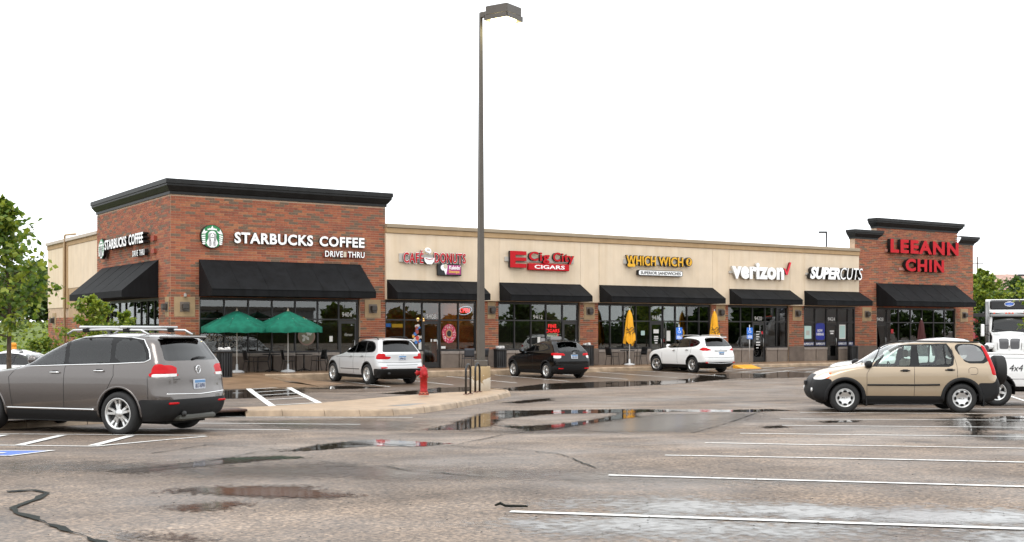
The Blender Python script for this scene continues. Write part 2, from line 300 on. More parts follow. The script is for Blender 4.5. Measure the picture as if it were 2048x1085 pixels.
def pline(pts, w=0.09, m=paint, z=0.009, name='painted_line'):
    P = []
    for a, b in zip(pts, pts[1:]):
        k = max(1, int(math.dist(a, b)/0.8))
        P += [(a[0]+(b[0]-a[0])*i/k, a[1]+(b[1]-a[1])*i/k) for i in range(k)]
    P.append(pts[-1])
    return MB().ribbon(P, w, lambda x, y: G(x, y)+z).obj(name, m, lot)
def ext(a, b, k): d = Vector(b)-Vector(a); d.normalize(); return (b[0]+d.x*k, b[1]+d.y*k)
for k, (a, b) in LINES.items():
    if k in ('l1','l2','l3','l4','l5','l6','l7','l8','l9','l10'): b = ext(a, b, max(0.3, 6.6-math.dist(a, b)))
    pline([a, b], 0.14 if k[0] == 'h' else 0.095, z=0.009 if k[0] != 'h' else 0.013)
dx = (math.cos(R_(84)), math.sin(R_(84)))
for x in (5.35, 7.95, 10.75, 13.2, 16.1, 18.75, 21.35):     # stalls along the shops
    pline([(x, -3.4), (x-dx[0]*6.6, -3.4-dx[1]*6.6)])
pline([(24.15, -3.5), (23.9, -9.4)]); pline([(27.0, -3.5), (26.6, -9.4)]); pline([(30.4, -3.5), (30.0, -9.4)]); pline([(33.3, -3.5), (33.0, -9.4)]); pline([(36.2, -3.5), (35.9, -9.4)])
for i in range(4): pline([(24.15, -4.4-i*1.4), (26.9, -3.4-i*1.4)], 0.12, z=0.013)
for i in range(4): pline([(27.0, -4.4-i*1.4), (30.3, -3.4-i*1.4)], 0.12, z=0.013)
# ladder hatch next to the island
ha, hb, hc, hd = (-0.06,-8.56), (-3.66,-19.4), (1.66,-7.87), (-2.2,-19.2)
pline([ha, hb], 0.19); pline([hc, hd], 0.19)
for t in (0.06, 0.25, 0.45, 0.7, 0.97):
    pline([(ha[0]+(hb[0]-ha[0])*t, ha[1]+(hb[1]-ha[1])*t), (hc[0]+(hd[0]-hc[0])*(t-0.04), hc[1]+(hd[1]-hc[1])*(t-0.04))], 0.13, z=0.014)
# corner of a blue accessible-bay panel
mb = MB(); q = [(-13.1,-31.25), (-11.95,-31.95), (-12.64,-32.73), (-13.6,-32.0)]
mb.add([(x, y, G(x, y)+0.006) for x, y in q], [(0,1,2,3)]); mb.obj('painted_panel', blue_paint, lot)
pline(q+[q[0]], 0.1, z=0.010)
pline([(-13.05,-31.9), (-12.6,-32.2)], 0.16, z=0.013)

# wet: puddles and films of water, thicker in the middle of each outline
def inpoly(P, x, y):
    n = len(P); r = np.zeros(x.shape, bool); j = n-1
    for i in range(n):
        (xi, yi), (xj, yj) = P[i], P[j]
        r ^= ((yi > y) != (yj > y)) & (x < (xj-xi)*(y-yi)/((yj-yi) or 1e-9)+xi); j = i
    return r
def pdist(P, x, y):
    d = np.full(x.shape, 1e9)
    for (ax, ay), (bx, by) in zip(P, P[1:]+P[:1]):
        vx, vy = bx-ax, by-ay; t = np.clip(((x-ax)*vx+(y-ay)*vy)/(vx*vx+vy*vy+1e-9), 0, 1)
        d = np.minimum(d, np.hypot(x-ax-t*vx, y-ay-t*vy))
    return d
def wet(name, P, m, cell, z, k, lim, kind='structure'):
    xs = np.array([p[0] for p in P]); ys = np.array([p[1] for p in P]); M = lim*1.2
    gx = np.arange(xs.min()-M, xs.max()+M, cell); gy = np.arange(ys.min()-M, ys.max()+M, cell)
    X, Y = np.meshgrid(gx, gy); S = pdist(P, X, Y)*np.where(inpoly(P, X, Y), 1, -1)
    idx = -np.ones(X.shape, int); keep = S > -lim; idx[keep] = np.arange(keep.sum())
    D = (X-CAM[0])*fwx+(Y-CAM[1])*fwy; Z = np.interp(D, KX, KZ)+z
    v = np.stack([X[keep], Y[keep], Z[keep]], 1)
    a, b, c, d = idx[:-1,:-1], idx[:-1,1:], idx[1:,1:], idx[1:,:-1]; ok = (a >= 0)&(b >= 0)&(c >= 0)&(d >= 0)
    f = np.stack([a[ok], b[ok], c[ok], d[ok]], 1)
    me = bpy.data.meshes.new(name); me.from_pydata(v.tolist(), [], f.tolist()); me.materials.append(m)
    at = me.attributes.new('depth', 'FLOAT', 'POINT'); at.data.foreach_set('value', np.clip(S[keep]*k, -1.5, 1.5).astype('f'))
    return mkobj(name, me, lot)
FILM['lane'] = [(-4,-9.5),(2,-12.5),(12,-13),(24,-12),(40,-11),(40,-3.6),(4.5,-3.6),(2.5,-8.7)]
for i, (k, P) in enumerate(FILM.items()): wet('water_film', P, lane_film if k == 'lane' else sheen if k in ('F1', 'F2', 'F4', 'F8', 'F9') else filmm, 0.25, 0.0034+0.0002*(i % 5), 1.0, 1.3)
for i, (k, P) in enumerate(PUD.items()): wet('puddle', P, shallow if k in ('P3', 'P4', 'P5', 'P13') else water, 0.14, 0.0062+0.0002*(i % 5), 2.4 if k not in ('P3', 'P4', 'P5', 'P7') else 3.0, 0.45 if k not in ('P3','P4','P5','P7','P13') else 0.3)
# tar-sealed and open cracks
tar = mat('crack_tar', (0.014, 0.017, 0.014), 0.75, spec=0.15, var=0.5, scale=3, bump=0.3, bscale=40)
for k, P in CRK.items():
    Q = []
    for a, b in zip(P, P[1:]):
        n_ = max(2, int(math.dist(a, b)/0.12))
        for i in range(n_):
            t = i/n_; x, y = a[0]+(b[0]-a[0])*t, a[1]+(b[1]-a[1])*t
            o = noise.noise((x*1.2, y*1.2, 3))*0.16+noise.noise((x*6, y*6, 5))*0.05; Q.append((x+o, y+o*0.6))
    base = 0.075 if k == 'C1' else 0.03
    MB().ribbon(Q, [max(0.004, base*(0.6+1.1*noise.noise((p[0]*2.5, p[1]*2.5, 9))+0.6*noise.noise((p[0]*9, p[1]*9, 2)))) for p in Q], lambda x, y: G(x, y)+0.0105).obj('crack', tar, lot)

# concrete: island with kerb, ramp pad, pavement along the shops
conc = mat('concrete_damp', (0.37, 0.262, 0.168), 0.45, spec=0.3, var=0.22, scale=2.2, bump=0.15, bscale=60)
kerbm = mat('concrete_kerb', (0.34, 0.25, 0.168), 0.5, spec=0.3, var=0.3, scale=3.0, bump=0.2, bscale=50)
walkm = mat('pavement_wet', (0.235, 0.148, 0.088), 0.38, spec=0.35, var=0.25, scale=1.2, bump=0.12, bscale=60)
rust = mat('rusty_iron', (0.06, 0.03, 0.02), 0.7, var=0.4, scale=20)
FE = [(-16,-29.2),(-13.6,-27.3),(-11.85,-25.9),(-10.89,-25.4),(-9.62,-24.7),(-8.2,-23.98),(-6.77,-23.52),(-5.97,-23.5),(-5.21,-23.72),(-4.48,-24.32),(-3.84,-24.74),(-3.11,-24.9),(-1.93,-24.21),(-0.11,-22.61),(1.64,-20.87),(3.29,-19.28),(4.6,-17.84),(5.3,-16.7),(5.55,-15.7),(5.3,-15.0)]
BE = [(-18,-25),(-15,-23.5),(-12.6,-22.6),(-10.8,-22.0),(-9.0,-21.5),(-7.2,-21.0),(-6.2,-20.6),(-5.4,-20.2),(-4.7,-20.0),(-3.9,-19.8),(-3.2,-19.5),(-2.4,-19.1),(-1.2,-18.3),(0.4,-17.1),(1.8,-16.3),(3.0,-15.7),(4.1,-15.15),(4.6,-14.95),(4.95,-14.85),(5.2,-14.85)]
island = thing('kerbed_island', '', '', (0,0,0)); del island['label'], island['category']; island['kind'] = 'structure'
def islz(x, y, t): return G(x, y)+0.135*(1-t)+0.03*t
def lerp(a, b, t): return (a[0]+(b[0]-a[0])*t, a[1]+(b[1]-a[1])*t)
for i in range(len(FE)-1):
    drain = FE[i][0] in (-6.77,)
    mb = MB(); vs = []
    for f, b in ((FE[i], BE[i]), (lerp(FE[i], FE[i+1], 0.988), lerp(BE[i], BE[i+1], 0.988))):
        L = max(0.5, math.dist(f, b)); g = G(*f)
        for s, h in ((-0.03, 0.0), (0.0, 0.06), (0.03, 0.115), (0.08, 0.14), (0.17, 0.14), (0.171, -0.05)):
            q = lerp(f, b, s/L); vs.append((q[0], q[1], g+h))
    mb.add(vs, [(k, k+6, k+7, k+1) for k in range(5)]+[(5,4,3,2,1,0),(6,7,8,9,10,11)], smooth=False)
    if not drain: mb.obj('kerb_stone', kerbm, island)
    mb = MB(); vs = []; N = 5
    for f, b in ((FE[i], BE[i]), (lerp(FE[i], FE[i+1], 0.994), lerp(BE[i], BE[i+1], 0.994))):
        L = max(0.5, math.dist(f, b))
        for k in range(N+1):
            t = 0.185/L+(1-0.185/L)*k/N; q = lerp(f, b, t); vs.append((q[0], q[1], islz(q[0], q[1], t)))
    mb.add(vs, [(k, k+N+1, k+N+2, k+1) for k in range(N)]); mb.obj('paving_slab', conc if FE[i][0] > -7 else mat('mulch_soil', (0.05, 0.032, 0.02), 0.9, var=0.5, scale=12, bump=0.8), island)
# storm drain in the kerb
g = G(-6.4,-23.4); mb = MB()
sdn = thing('storm_drain', 'rusty storm drain inlet set into the kerb beside the ladder hatching', 'drain', (-6.37,-23.42,g), R_(2))
MB().box(-0.42,0.42,-0.08,0.3,-0.1,0.02).box(-0.42,0.42,0.28,0.34,0.0,0.12).obj('opening', mat('drain_dark', (0.01,0.008,0.007), 0.8), sdn)
MB().bbox(-0.44,0.44,-0.12,0.42,0.11,0.165,0.02).obj('lid', rust, sdn)
# detectable grey panel on the island
mb = MB(); q = [(-2.25,-22.9),(-1.0,-22.15),(-0.3,-22.35),(-1.55,-23.4)]; mb.add([(x, y, G(x, y)+0.116) for x, y in q], [(0,1,2,3)]); mb.obj('metal_plate', mat('plate_grey', (0.16,0.15,0.14), 0.4, var=0.2, scale=30), island)
# pavement in front of the shops
walk = thing('pavement', '', '', (0,0,0)); del walk['label'], walk['category']; walk['kind'] = 'structure'
x = 2.6; slab = None
while x < 54:
    mb = MB(); mb.bbox(0.006, 1.514, -3.27, -1.74, -0.35, 0, 0.008).bbox(0.006, 1.514, -1.725, -0.002, -0.35, 0, 0.008)
    if slab is None: slab = MB().bbox(0.006, 1.514, -3.27, -1.74, -0.35, 0, 0.008).mesh('paving_slab', walkm); slab2 = MB().bbox(0.006, 1.514, -1.725, -0.002, -0.35, 0, 0.008).mesh('paving_slab', walkm); kb = MB().prism([(-3.52,-0.4),(-3.5,-0.03),(-3.47,0.0),(-3.285,0.004),(-3.285,-0.4)], 0, 0.004, 3.036).mesh('kerb_stone', kerbm)
    mkobj('paving_slab', slab, walk, (x,0,0.15)); mkobj('paving_slab', slab2, walk, (x,0,0.15)); x += 1.52
x = 2.6
while x < 54: mkobj('kerb_stone', kb, walk, (x,0,0.15)); x += 3.04
# sloping pad left of the kerb
for (ax, bx) in ((-4.6,-2.2),(-2.19,0.2),(0.21,2.59)):
    mb = MB(); vs = []
    for xx in (ax, bx):
        for yy, h in ((-0.02, 0.15),(-3.3, 0.12),(-5.5, None),(-8.6, None)): vs.append((xx, yy, h if h is not None else G(xx, yy)+(0.06 if yy > -6 else 0.012)))
    mb.add(vs, [(k+1, k+5, k+4, k) for k in range(3)]); mb.obj('paving_slab', walkm, walk)
mb = MB(); mb.add([(2.6,-3.5,0.12),(4.4,-6.8,G(4.4,-6.8)+0.008),(2.6,-8.6,G(2.6,-8.6)+0.008)], [(2,1,0)]); mb.obj('paving_slab', walkm, walk)
# raised yellow pads under the accessible-bay signs
gz = G(27.8,-4)
o = MB().prism([(-4.35,gz+0.004),(-3.56,gz+0.004),(-3.56,0.152),(-3.62,0.152)], 0, 27.2, 28.4).obj('tactile_ramp', yellow_paint); tag(o, 'yellow painted kerb ramp at the foot of the accessible parking sign by the phone shop', 'ramp')

# grit and leaf crumbs lying on the wet lot
rg = np.random.RandomState(12); mb = MB()
for k in range(420):
    d_ = 9+rg.rand()**1.6*24; q_ = (rg.rand()-0.5)*d_*0.84; x_, y_ = CAM[0]+fwx*d_+rx*q_, CAM[1]+fwy*d_+ry*q_; s_ = rg.uniform(0.005, 0.014); a_ = rg.uniform(0, 6.3); z_ = G(x_, y_)+0.012
    mb.add([(x_+s_*math.cos(a_), y_+s_*math.sin(a_), z_), (x_+s_*math.cos(a_+2), y_+s_*math.sin(a_+2), z_), (x_+s_*math.cos(a_+4), y_+s_*math.sin(a_+4), z_), (x_, y_, z_+s_*0.5)], [(0,1,3),(1,2,3),(2,0,3)])
o = mb.obj('grit', mat('grit_dark', (0.02,0.017,0.014), 0.8), kind='stuff'); o['label'] = 'dark grit and leaf crumbs scattered over the wet asphalt'; o['category'] = 'debris'
# ================================================================== the strip of shops
stucco = mat('stucco_beige', (0.72, 0.59, 0.44), 0.85, var=0.05, scale=1.5, bump=0.25, bscale=90)
band_t = mat('stucco_tan', (0.43, 0.29, 0.155), 0.85, var=0.06, scale=2, bump=0.2, bscale=90)
cap_t = mat('cap_taupe', (0.33, 0.26, 0.175), 0.6, var=0.06, scale=2)
cornice_m = mat('cornice_charcoal', (0.016, 0.0165, 0.0165), 0.5, spec=0.3, var=0.15, scale=1.5)
awn_m = mat('awning_black_fabric', (0.0085, 0.0088, 0.0098), 0.75, spec=0.16, var=0.25, scale=1.2, bump=0.12, bscale=25)
frame_m = mat('frame_dark_bronze', (0.016, 0.014, 0.013), 0.35)
basem = mat('base_block_brown', (0.125, 0.095, 0.075), 0.6, var=0.22, scale=2.5, bump=0.25, bscale=50)
knee_m = mat('knee_block_grey', (0.19, 0.15, 0.12), 0.6, var=0.16, scale=3, bump=0.2, bscale=50)
panel_tan = mat('panel_tan', (0.38, 0.265, 0.145), 0.7, var=0.08, scale=5)
lampm = mat('wall_lamp_bronze', (0.05, 0.042, 0.036), 0.4)
mortar = mat('mortar', (0.52, 0.38, 0.27), 0.9, var=0.15, scale=6)
BC = [(0.302,0.095,0.049),(0.359,0.114,0.054),(0.251,0.080,0.045),(0.182,0.100,0.062),(0.157,0.105,0.069),(0.376,0.146,0.067)]
brickm = [mat('brick_fired_%s' % n, c, 0.8, var=0.18, scale=9, bump=0.3, bscale=70) for n, c in zip(('red','bright','deep','brown','dun','orange'), BC)]
BW = [0.30, 0.22, 0.16, 0.13, 0.10, 0.09]
shopglass = glassmat('shop_glass', (0.50, 0.53, 0.51), 1.5, boost=2.0)
sideglass = glassmat('side_glass', (0.45,0.48,0.46), 1.45, boost=0.8)
def streaks(m, k, zs):        # rain streaks and grime running down a wall
    n = m.node_tree.nodes; l = m.node_tree.links; p = n['Principled BSDF']; src = p.inputs['Base Color'].links[0].from_socket
    tc = n.new('ShaderNodeTexCoord'); mp = n.new('ShaderNodeMapping'); mp.inputs['Scale'].default_value = (2.2, 2.2, zs); l.new(tc.outputs['Object'], mp.inputs[0])
    q = n.new('ShaderNodeTexNoise'); q.inputs['Scale'].default_value = 1.5; q.inputs['Detail'].default_value = 6; q.inputs['Roughness'].default_value = 0.65; l.new(mp.outputs[0], q.inputs['Vector'])
    r = n.new('ShaderNodeValToRGB'); r.color_ramp.elements[0].position = 0.32; r.color_ramp.elements[1].position = 0.58; r.color_ramp.elements[0].color = (k, k*0.97, k*0.92, 1); r.color_ramp.elements[1].color = (1, 1, 1, 1); l.new(q.outputs[0], r.inputs[0])
    x = n.new('ShaderNodeMix'); x.data_type = 'RGBA'; x.blend_type = 'MULTIPLY'; x.inputs[0].default_value = 1; l.new(src, x.inputs[6]); l.new(r.outputs[0], x.inputs[7]); l.new(x.outputs[2], p.inputs['Base Color'])
streaks(stucco, 0.935, 0.12); streaks(awn_m, 0.55, 0.3); streaks(cornice_m, 0.6, 0.2); streaks(band_t, 0.9, 0.3)
bldg = thing('strip_mall', 'long single-storey strip mall with brick end towers, beige stucco middle and black awnings', 'building')
BL, BH, JT = 0.406, 0.1016, 0.010
brick_jobs = []      # (plane, offset, u0, u1, z, colour)
def bricks(plane, off, u0, u1, z0, z1, holes=(), seed=0):
    rg = random.Random(seed); z = z0; r = 0
    while z+BH*0.6 < z1:
        u = u0-(BL/2 if r % 2 else 0)
        while u < u1:
            a, b = max(u, u0), min(u+BL, u1); segs = [(a, b)]
            for h in holes:
                if z+BH*0.5 > h[2] and z+BH*0.5 < h[3]:
                    ns = []
                    for s in segs:
                        if s[1] <= h[0] or s[0] >= h[1]: ns.append(s)
                        else:
                            if s[0] < h[0]: ns.append((s[0], h[0]))
                            if s[1] > h[1]: ns.append((h[1], s[1]))
                    segs = ns
            c = rg.choices(range(6), BW)[0]
            for s in segs:
                if s[1]-s[0] > 0.05: brick_jobs.append((plane, off, s[0], s[1], z, c))
            u += BL
        z += BH; r += 1
def slabs(rects, y0, y1, m, name, par, ax=1):
    mb = MB()
    for u0, u1, z0, z1 in rects:
        if ax == 1: mb.box(u0, u1, y0, y1, z0, z1)
        else: mb.box(y0, y1, u0, u1, z0, z1)
    return mb.obj(name, m, par)
ZB, ZT, ZG = 0.98, 2.34, 3.18     # top of base course, transom, top of glass
# --- tower at the corner
wallA = slabs([(0,1.19,0.15,7.34),(1.19,8.40,3.22,7.34),(8.40,9.66,0.15,7.34)], 0.0, 0.35, mortar, 'wall', bldg)
sideA = slabs([(0.351,1.5,0.15,7.34),(1.5,9.95,3.22,7.34),(9.95,10.85,0.15,7.34)], 0.0, 0.35, mortar, 'wall', bldg, ax=0)
bricks('y', 0.0, 0.0, 9.66, ZB, 7.34, [(1.17,8.42,0,3.24),(0.14,1.01,2.39,3.25),(8.64,9.43,2.42,3.22)], 1)
bricks('x', 0.0, 0.0, 10.85, ZB, 7.34, [(1.48,9.97,0,3.24),(0.16,0.62,2.4,3.22)], 2)
slabs([(0.36,9.3,3.3,7.34)], 10.5, 10.85, mortar, 'wall', bldg)          # back of the tower's parapet
slabs([(0.36,10.49,3.3,7.34)], 9.31, 9.66, mortar, 'wall', bldg, ax=0)
# --- end tower: a tall stepped parapet
TB = 0.10
wallB = slabs([(40.25,42.12,0.15,7.2),(42.12,49.40,3.22,7.9),(49.40,51.1,0.15,7.2)], TB, TB+0.4, mortar, 'wall', bldg)
bricks('y', TB, 40.25, 51.1, ZB, 7.2, [(42.10,49.42,0,3.24),(40.87,41.64,2.43,3.2),(49.83,50.56,2.4,3.22)], 3)
bricks('y', TB, 42.12, 49.55, 7.2+0.0, 7.9, [], 4)
slabs([(0.51,12,0.15,6.6)], 50.75, 51.1, mortar, 'wall', bldg, ax=0)
# --- piers between the shops
PIERS = [(14.46,15.62),(20.38,21.5),(29.02,30.22),(34.78,35.95)]
slabs([(a, b, 0.15, 3.4) for a, b in PIERS], 0.0, 0.35, mortar, 'pier', bldg)
PANELS = [(15.02,15.45),(20.62,21.28),(29.35,30.0),(35.06,35.78)]
for i, (a, b) in enumerate(PIERS): bricks('y', 0.0, a, b, ZB, 3.2, [(PANELS[i][0], PANELS[i][1], 2.42, 3.21)], 10+i)
# bricks: the 300 nearest the corner one by one, the rest in one mesh
unit = [MB().box(0.0075, BL-0.0075, -0.014, 0.02, 0.0075, BH-0.0075).mesh('brick', m) for m in brickm]
def bd(j): return math.dist((j[2], j[4]*1.4), (0.3, 3.4*1.4))+(0 if j[0] == 'y' and j[1] == 0 and j[2] < 10 else 1e3)+(0 if j[3]-j[2] > BL-0.001 else 1e3)
brick_jobs.sort(key=bd)
for j in brick_jobs[:300]: mkobj('brick', unit[j[5]], wallA, (j[2], j[1], j[4]))
mbs = {'A': MB(), 'S': MB(), 'B': MB(), 'P': MB()}
for p, off, u0, u1, z, c in brick_jobs[300:]:
    t = noise.noise((u0*3.1, z*7.7, off))*0.003
    if p == 'y': mbs['A' if u1 < 9.7 and off == 0 else ('B' if off else 'P')].box(u0+0.0075, u1-0.0075, off-0.014+t, off+0.02, z+0.0075, z+BH-0.0075, c)
    else: mbs['S'].box(off-0.014+t, off+0.02, u0+0.0075, u1-0.0075, z+0.0075, z+BH-0.0075, c)
for k, par in (('A', wallA), ('S', sideA), ('B', wallB), ('P', bldg)): mbs[k].obj('brickwork', brickm, par, kind='stuff')
# --- dark base course of the piers and towers
for a, b, y in [(0,1.19,0),(8.40,9.66,0)]+[(p[0], p[1], 0) for p in PIERS]+[(40.25,42.12,TB),(49.40,51.1,TB)]:
    MB().bbox(a-0.01 if a > 0.1 else a-0.04, b+0.01, y-0.045, y+0.02, 0.15, ZB-0.004, 0.012).obj('base_course', basem, bldg)
MB().bbox(-0.045,0.02,-0.045,1.5,0.15,ZB-0.006,0.012).obj('base_course', basem, bldg); MB().bbox(-0.045,0.02,9.95,10.85,0.15,ZB-0.006,0.012).obj('base_course', basem, bldg)
# --- stucco middle, its cap bands and control joints
SX0, SX1 = 9.62, 40.33; SY = -0.15
joints = [9.62, 14.5, 15.57, 20.31, 21.45, 28.98, 30.16, 34.72, 35.82, 40.33]
AW = {}
for a, b in zip(joints, joints[1:]): MB().bbox(a+0.006, b-0.006, SY, 0.4, 3.24, 6.18, 0.006).obj('stucco_panel', stucco, bldg)
MB().box(9.68, 40.3, SY+0.02, 0.35, 3.3, 6.2).obj('wall_core', mat('joint_brown', (0.3,0.23,0.15), 0.9), bldg)  # darker brown core that shows in the gaps between the panels
MB().bbox(SX0-0.001, SX1+0.001, SY-0.05, 0.42, 6.19, 6.42, 0.012).obj('parapet_band', band_t, bldg)
MB().bbox(SX0-0.003, SX1+0.003, SY-0.10, 0.45, 6.425, 6.60, 0.02).obj('parapet_cap', cap_t, bldg)
MB().box(9.7, 50.7, 0.5, 20.8, 5.7, 5.95).obj('roof', mat('roof_membrane', (0.25,0.25,0.24), 0.9), bldg)
MB().box(0.37, 9.3, 0.37, 10.48, 6.6, 6.8).obj('roof', MATS['roof_membrane'], bldg)
MB().box(9.7, 50.7, 20.4, 20.75, 0, 6.4).box(0.5, 9.69, 20.4, 20.75, 0, 6.4).obj('wall', stucco, bldg)
# --- stucco side behind the tower
MB().bbox(0.06,0.4,10.87,16.6,4.02,6.2,0.006).obj('stucco_panel', stucco, bldg); MB().bbox(0.06,0.4,17.55,21.0,3.05,6.2,0.006).obj('stucco_panel', stucco, bldg)
MB().bbox(0.02,0.4,16.6,17.55,3.0,6.2,0.01).obj('pilaster', band_t, bldg)
MB().bbox(0.03,0.45,10.87,21.05,6.2,6.42,0.01).obj('parapet_band', band_t, bldg); MB().bbox(-0.05,0.5,10.86,21.1,6.425,6.60,0.02).obj('parapet_cap', mat('cap_light', (0.5,0.43,0.36), 0.6), bldg)
MB().bbox(0.08,0.4,10.87,16.6,2.55,4.015,0.006).obj('block_band', mat('block_tan', (0.42,0.29,0.17), 0.8, var=0.1, scale=4), bldg)
bricks('x', 0.09, 10.87, 21.0, 0.2, 2.5, [], 6)
sideB = MB().box(0.09,0.4,10.87,21.0,0.1,3.04).obj('wall', mortar, bldg)
mbx = MB()
for p, off, u0, u1, z, c in [j for j in brick_jobs if j[1] == 0.09]: mbx.box(off-0.012, off+0.02, u0+0.0075, u1-0.0075, z+0.0075, z+BH-0.0075, c)
mbx.obj('brickwork', brickm, sideB, kind='stuff')
MB().tube([(-0.04,16.9,0.3),(-0.04,16.9,6.72),(-0.02,16.8,6.78),(0.0,14.9,6.7)], 0.055, 8).obj('downpipe', mat('pipe_tan', (0.5,0.36,0.22), 0.5), bldg)
# --- cornices
def cornice(segs, zb, zt, out, ret_l, ret_r, y, thick):
    """moulded coping: profile run along X at wall plane y, returned at both ends"""
    H_ = zt-zb; prof = [(0.0,0.0),(0.05,0.0),(0.05,0.10*H_/0.6),(0.09,0.14*H_/0.6),(out*0.82,0.33*H_/0.6),(out*0.82,0.40*H_/0.6),(out,0.42*H_/0.6),(out,H_),(-thick,H_)]
    x0, x1 = segs; mb = MB(); vs = []
    for p, q in prof:
        po = max(p, 0)
        if ret_l: vs.append((x0-po, y+thick, zb+q))
        vs.append((x0-(po if ret_l else 0), y-p if p >= 0 else y+thick, zb+q))
        vs.append((x1+(po if ret_r else 0), y-p if p >= 0 else y+thick, zb+q))
        if ret_r: vs.append((x1+po, y+thick, zb+q))
    n = 2+int(ret_l)+int(ret_r)
    mb.add(vs, [(i*n+k, i*n+k+1, (i+1)*n+k+1, (i+1)*n+k) for i in range(len(prof)-1) for k in range(n-1)])
    mb.obj('cornice', cornice_m, bldg)
    return mb
CO = 0.26
H_ = 0.60; prof = [(-0.3,0),(0.05,0.0),(0.05,0.11),(0.09,0.14),(CO*0.85,0.33),(CO*0.85,0.41),(CO,0.42),(CO,H_),(-0.3,H_)]
mb = MB(); vs = []
for p, q in prof:      # runs round the corner tower: side, front, short return
    vs += [(-p, 10.85+max(p,0), 7.34+q), (-p, -p, 7.34+q), (9.66+p, -p, 7.34+q), (9.66+p, 10.85, 7.34+q)]
mb.add(vs, [(i*4+k, i*4+k+1, (i+1)*4+k+1, (i+1)*4+k) for i in range(len(prof)-1) for k in range(3)])
for k in (0,): mb.f.append(tuple(i*4 for i in range(len(prof)))); mb.m.append(0); mb.sm.append(False)
mb.obj('cornice', cornice_m, bldg)
cornice((40.25,42.16), 7.20, 7.72, 0.30, True, True, TB, 0.42); cornice((49.52,51.1), 7.20, 7.72, 0.30, False, True, TB, 0.42); cornice((42.12,49.55), 7.90, 8.47, 0.32, True, True, TB, 0.42)
# --- awnings: sloped face, valance, closed ends
def awning(x0, x1, zt, out, zb, y, zv=0.27, side=False):
    prof = [(0, zt), (-out+0.02, zb+zv+0.02), (-out, zb+zv), (-out, zb), (-out+0.015, zb), (-0.02, zb)]
    mb = MB(); N = 6
    if not side:
        pts = [(y+p, q) for p, q in prof]
        mb.prism(pts, 0, x0, x1)
        a = mb.obj('awning', awn_m, bldg)
        MB().tube([(x0+0.01, y-out-0.006, zb+zv), (x1-0.01, y-out-0.006, zb+zv)], 0.012, 5).obj('piping', awn_m, a)
        ns = max(2, int((x1-x0)/1.15))
        for k in range(1, ns): u = x0+(x1-x0)*k/ns; MB().tube([(u, y-0.005, zt), (u, y-out+0.01, zb+zv+0.02), (u, y-out-0.001, zb+zv), (u, y-out-0.001, zb+0.01)], 0.006, 4).obj('seam', awn_m, a)
    else:
        pts = [(y+p, q) for p, q in prof]
        vs = []
        for u in (x0, x1):
            for p, q in pts: vs.append((p, u, q))
        n = len(pts); mb.add(vs, [(i, n+i, n+(i+1) % n, (i+1) % n) for i in range(n)]+[tuple(range(n)), tuple(range(2*n-1, n-1, -1))])
        a = mb.obj('awning', awn_m, bldg)
        for k in range(1, 5): u = x0+(x1-x0)*k/5; MB().tube([(y-0.01, u, zt), (y-out, u, zb+zv)], 0.008, 4).obj('seam', awn_m, a)
    return a
AWN = [(1.16,8.42,4.75,1.52,3.25,-0.02),(9.66,14.46,4.12,1.0,3.25,SY),(15.58,20.30,4.12,1.0,3.25,SY),(21.46,28.98,4.12,1.0,3.26,SY),(30.17,34.72,4.09,0.95,3.27,SY),(35.83,40.32,4.09,1.0,3.27,SY),(42.06,49.35,4.65,1.5,3.30,TB-0.02)]
for a in AWN: awning(*a)
awning(1.5, 9.9, 4.77, 1.5, 3.22, -0.02, side=True)
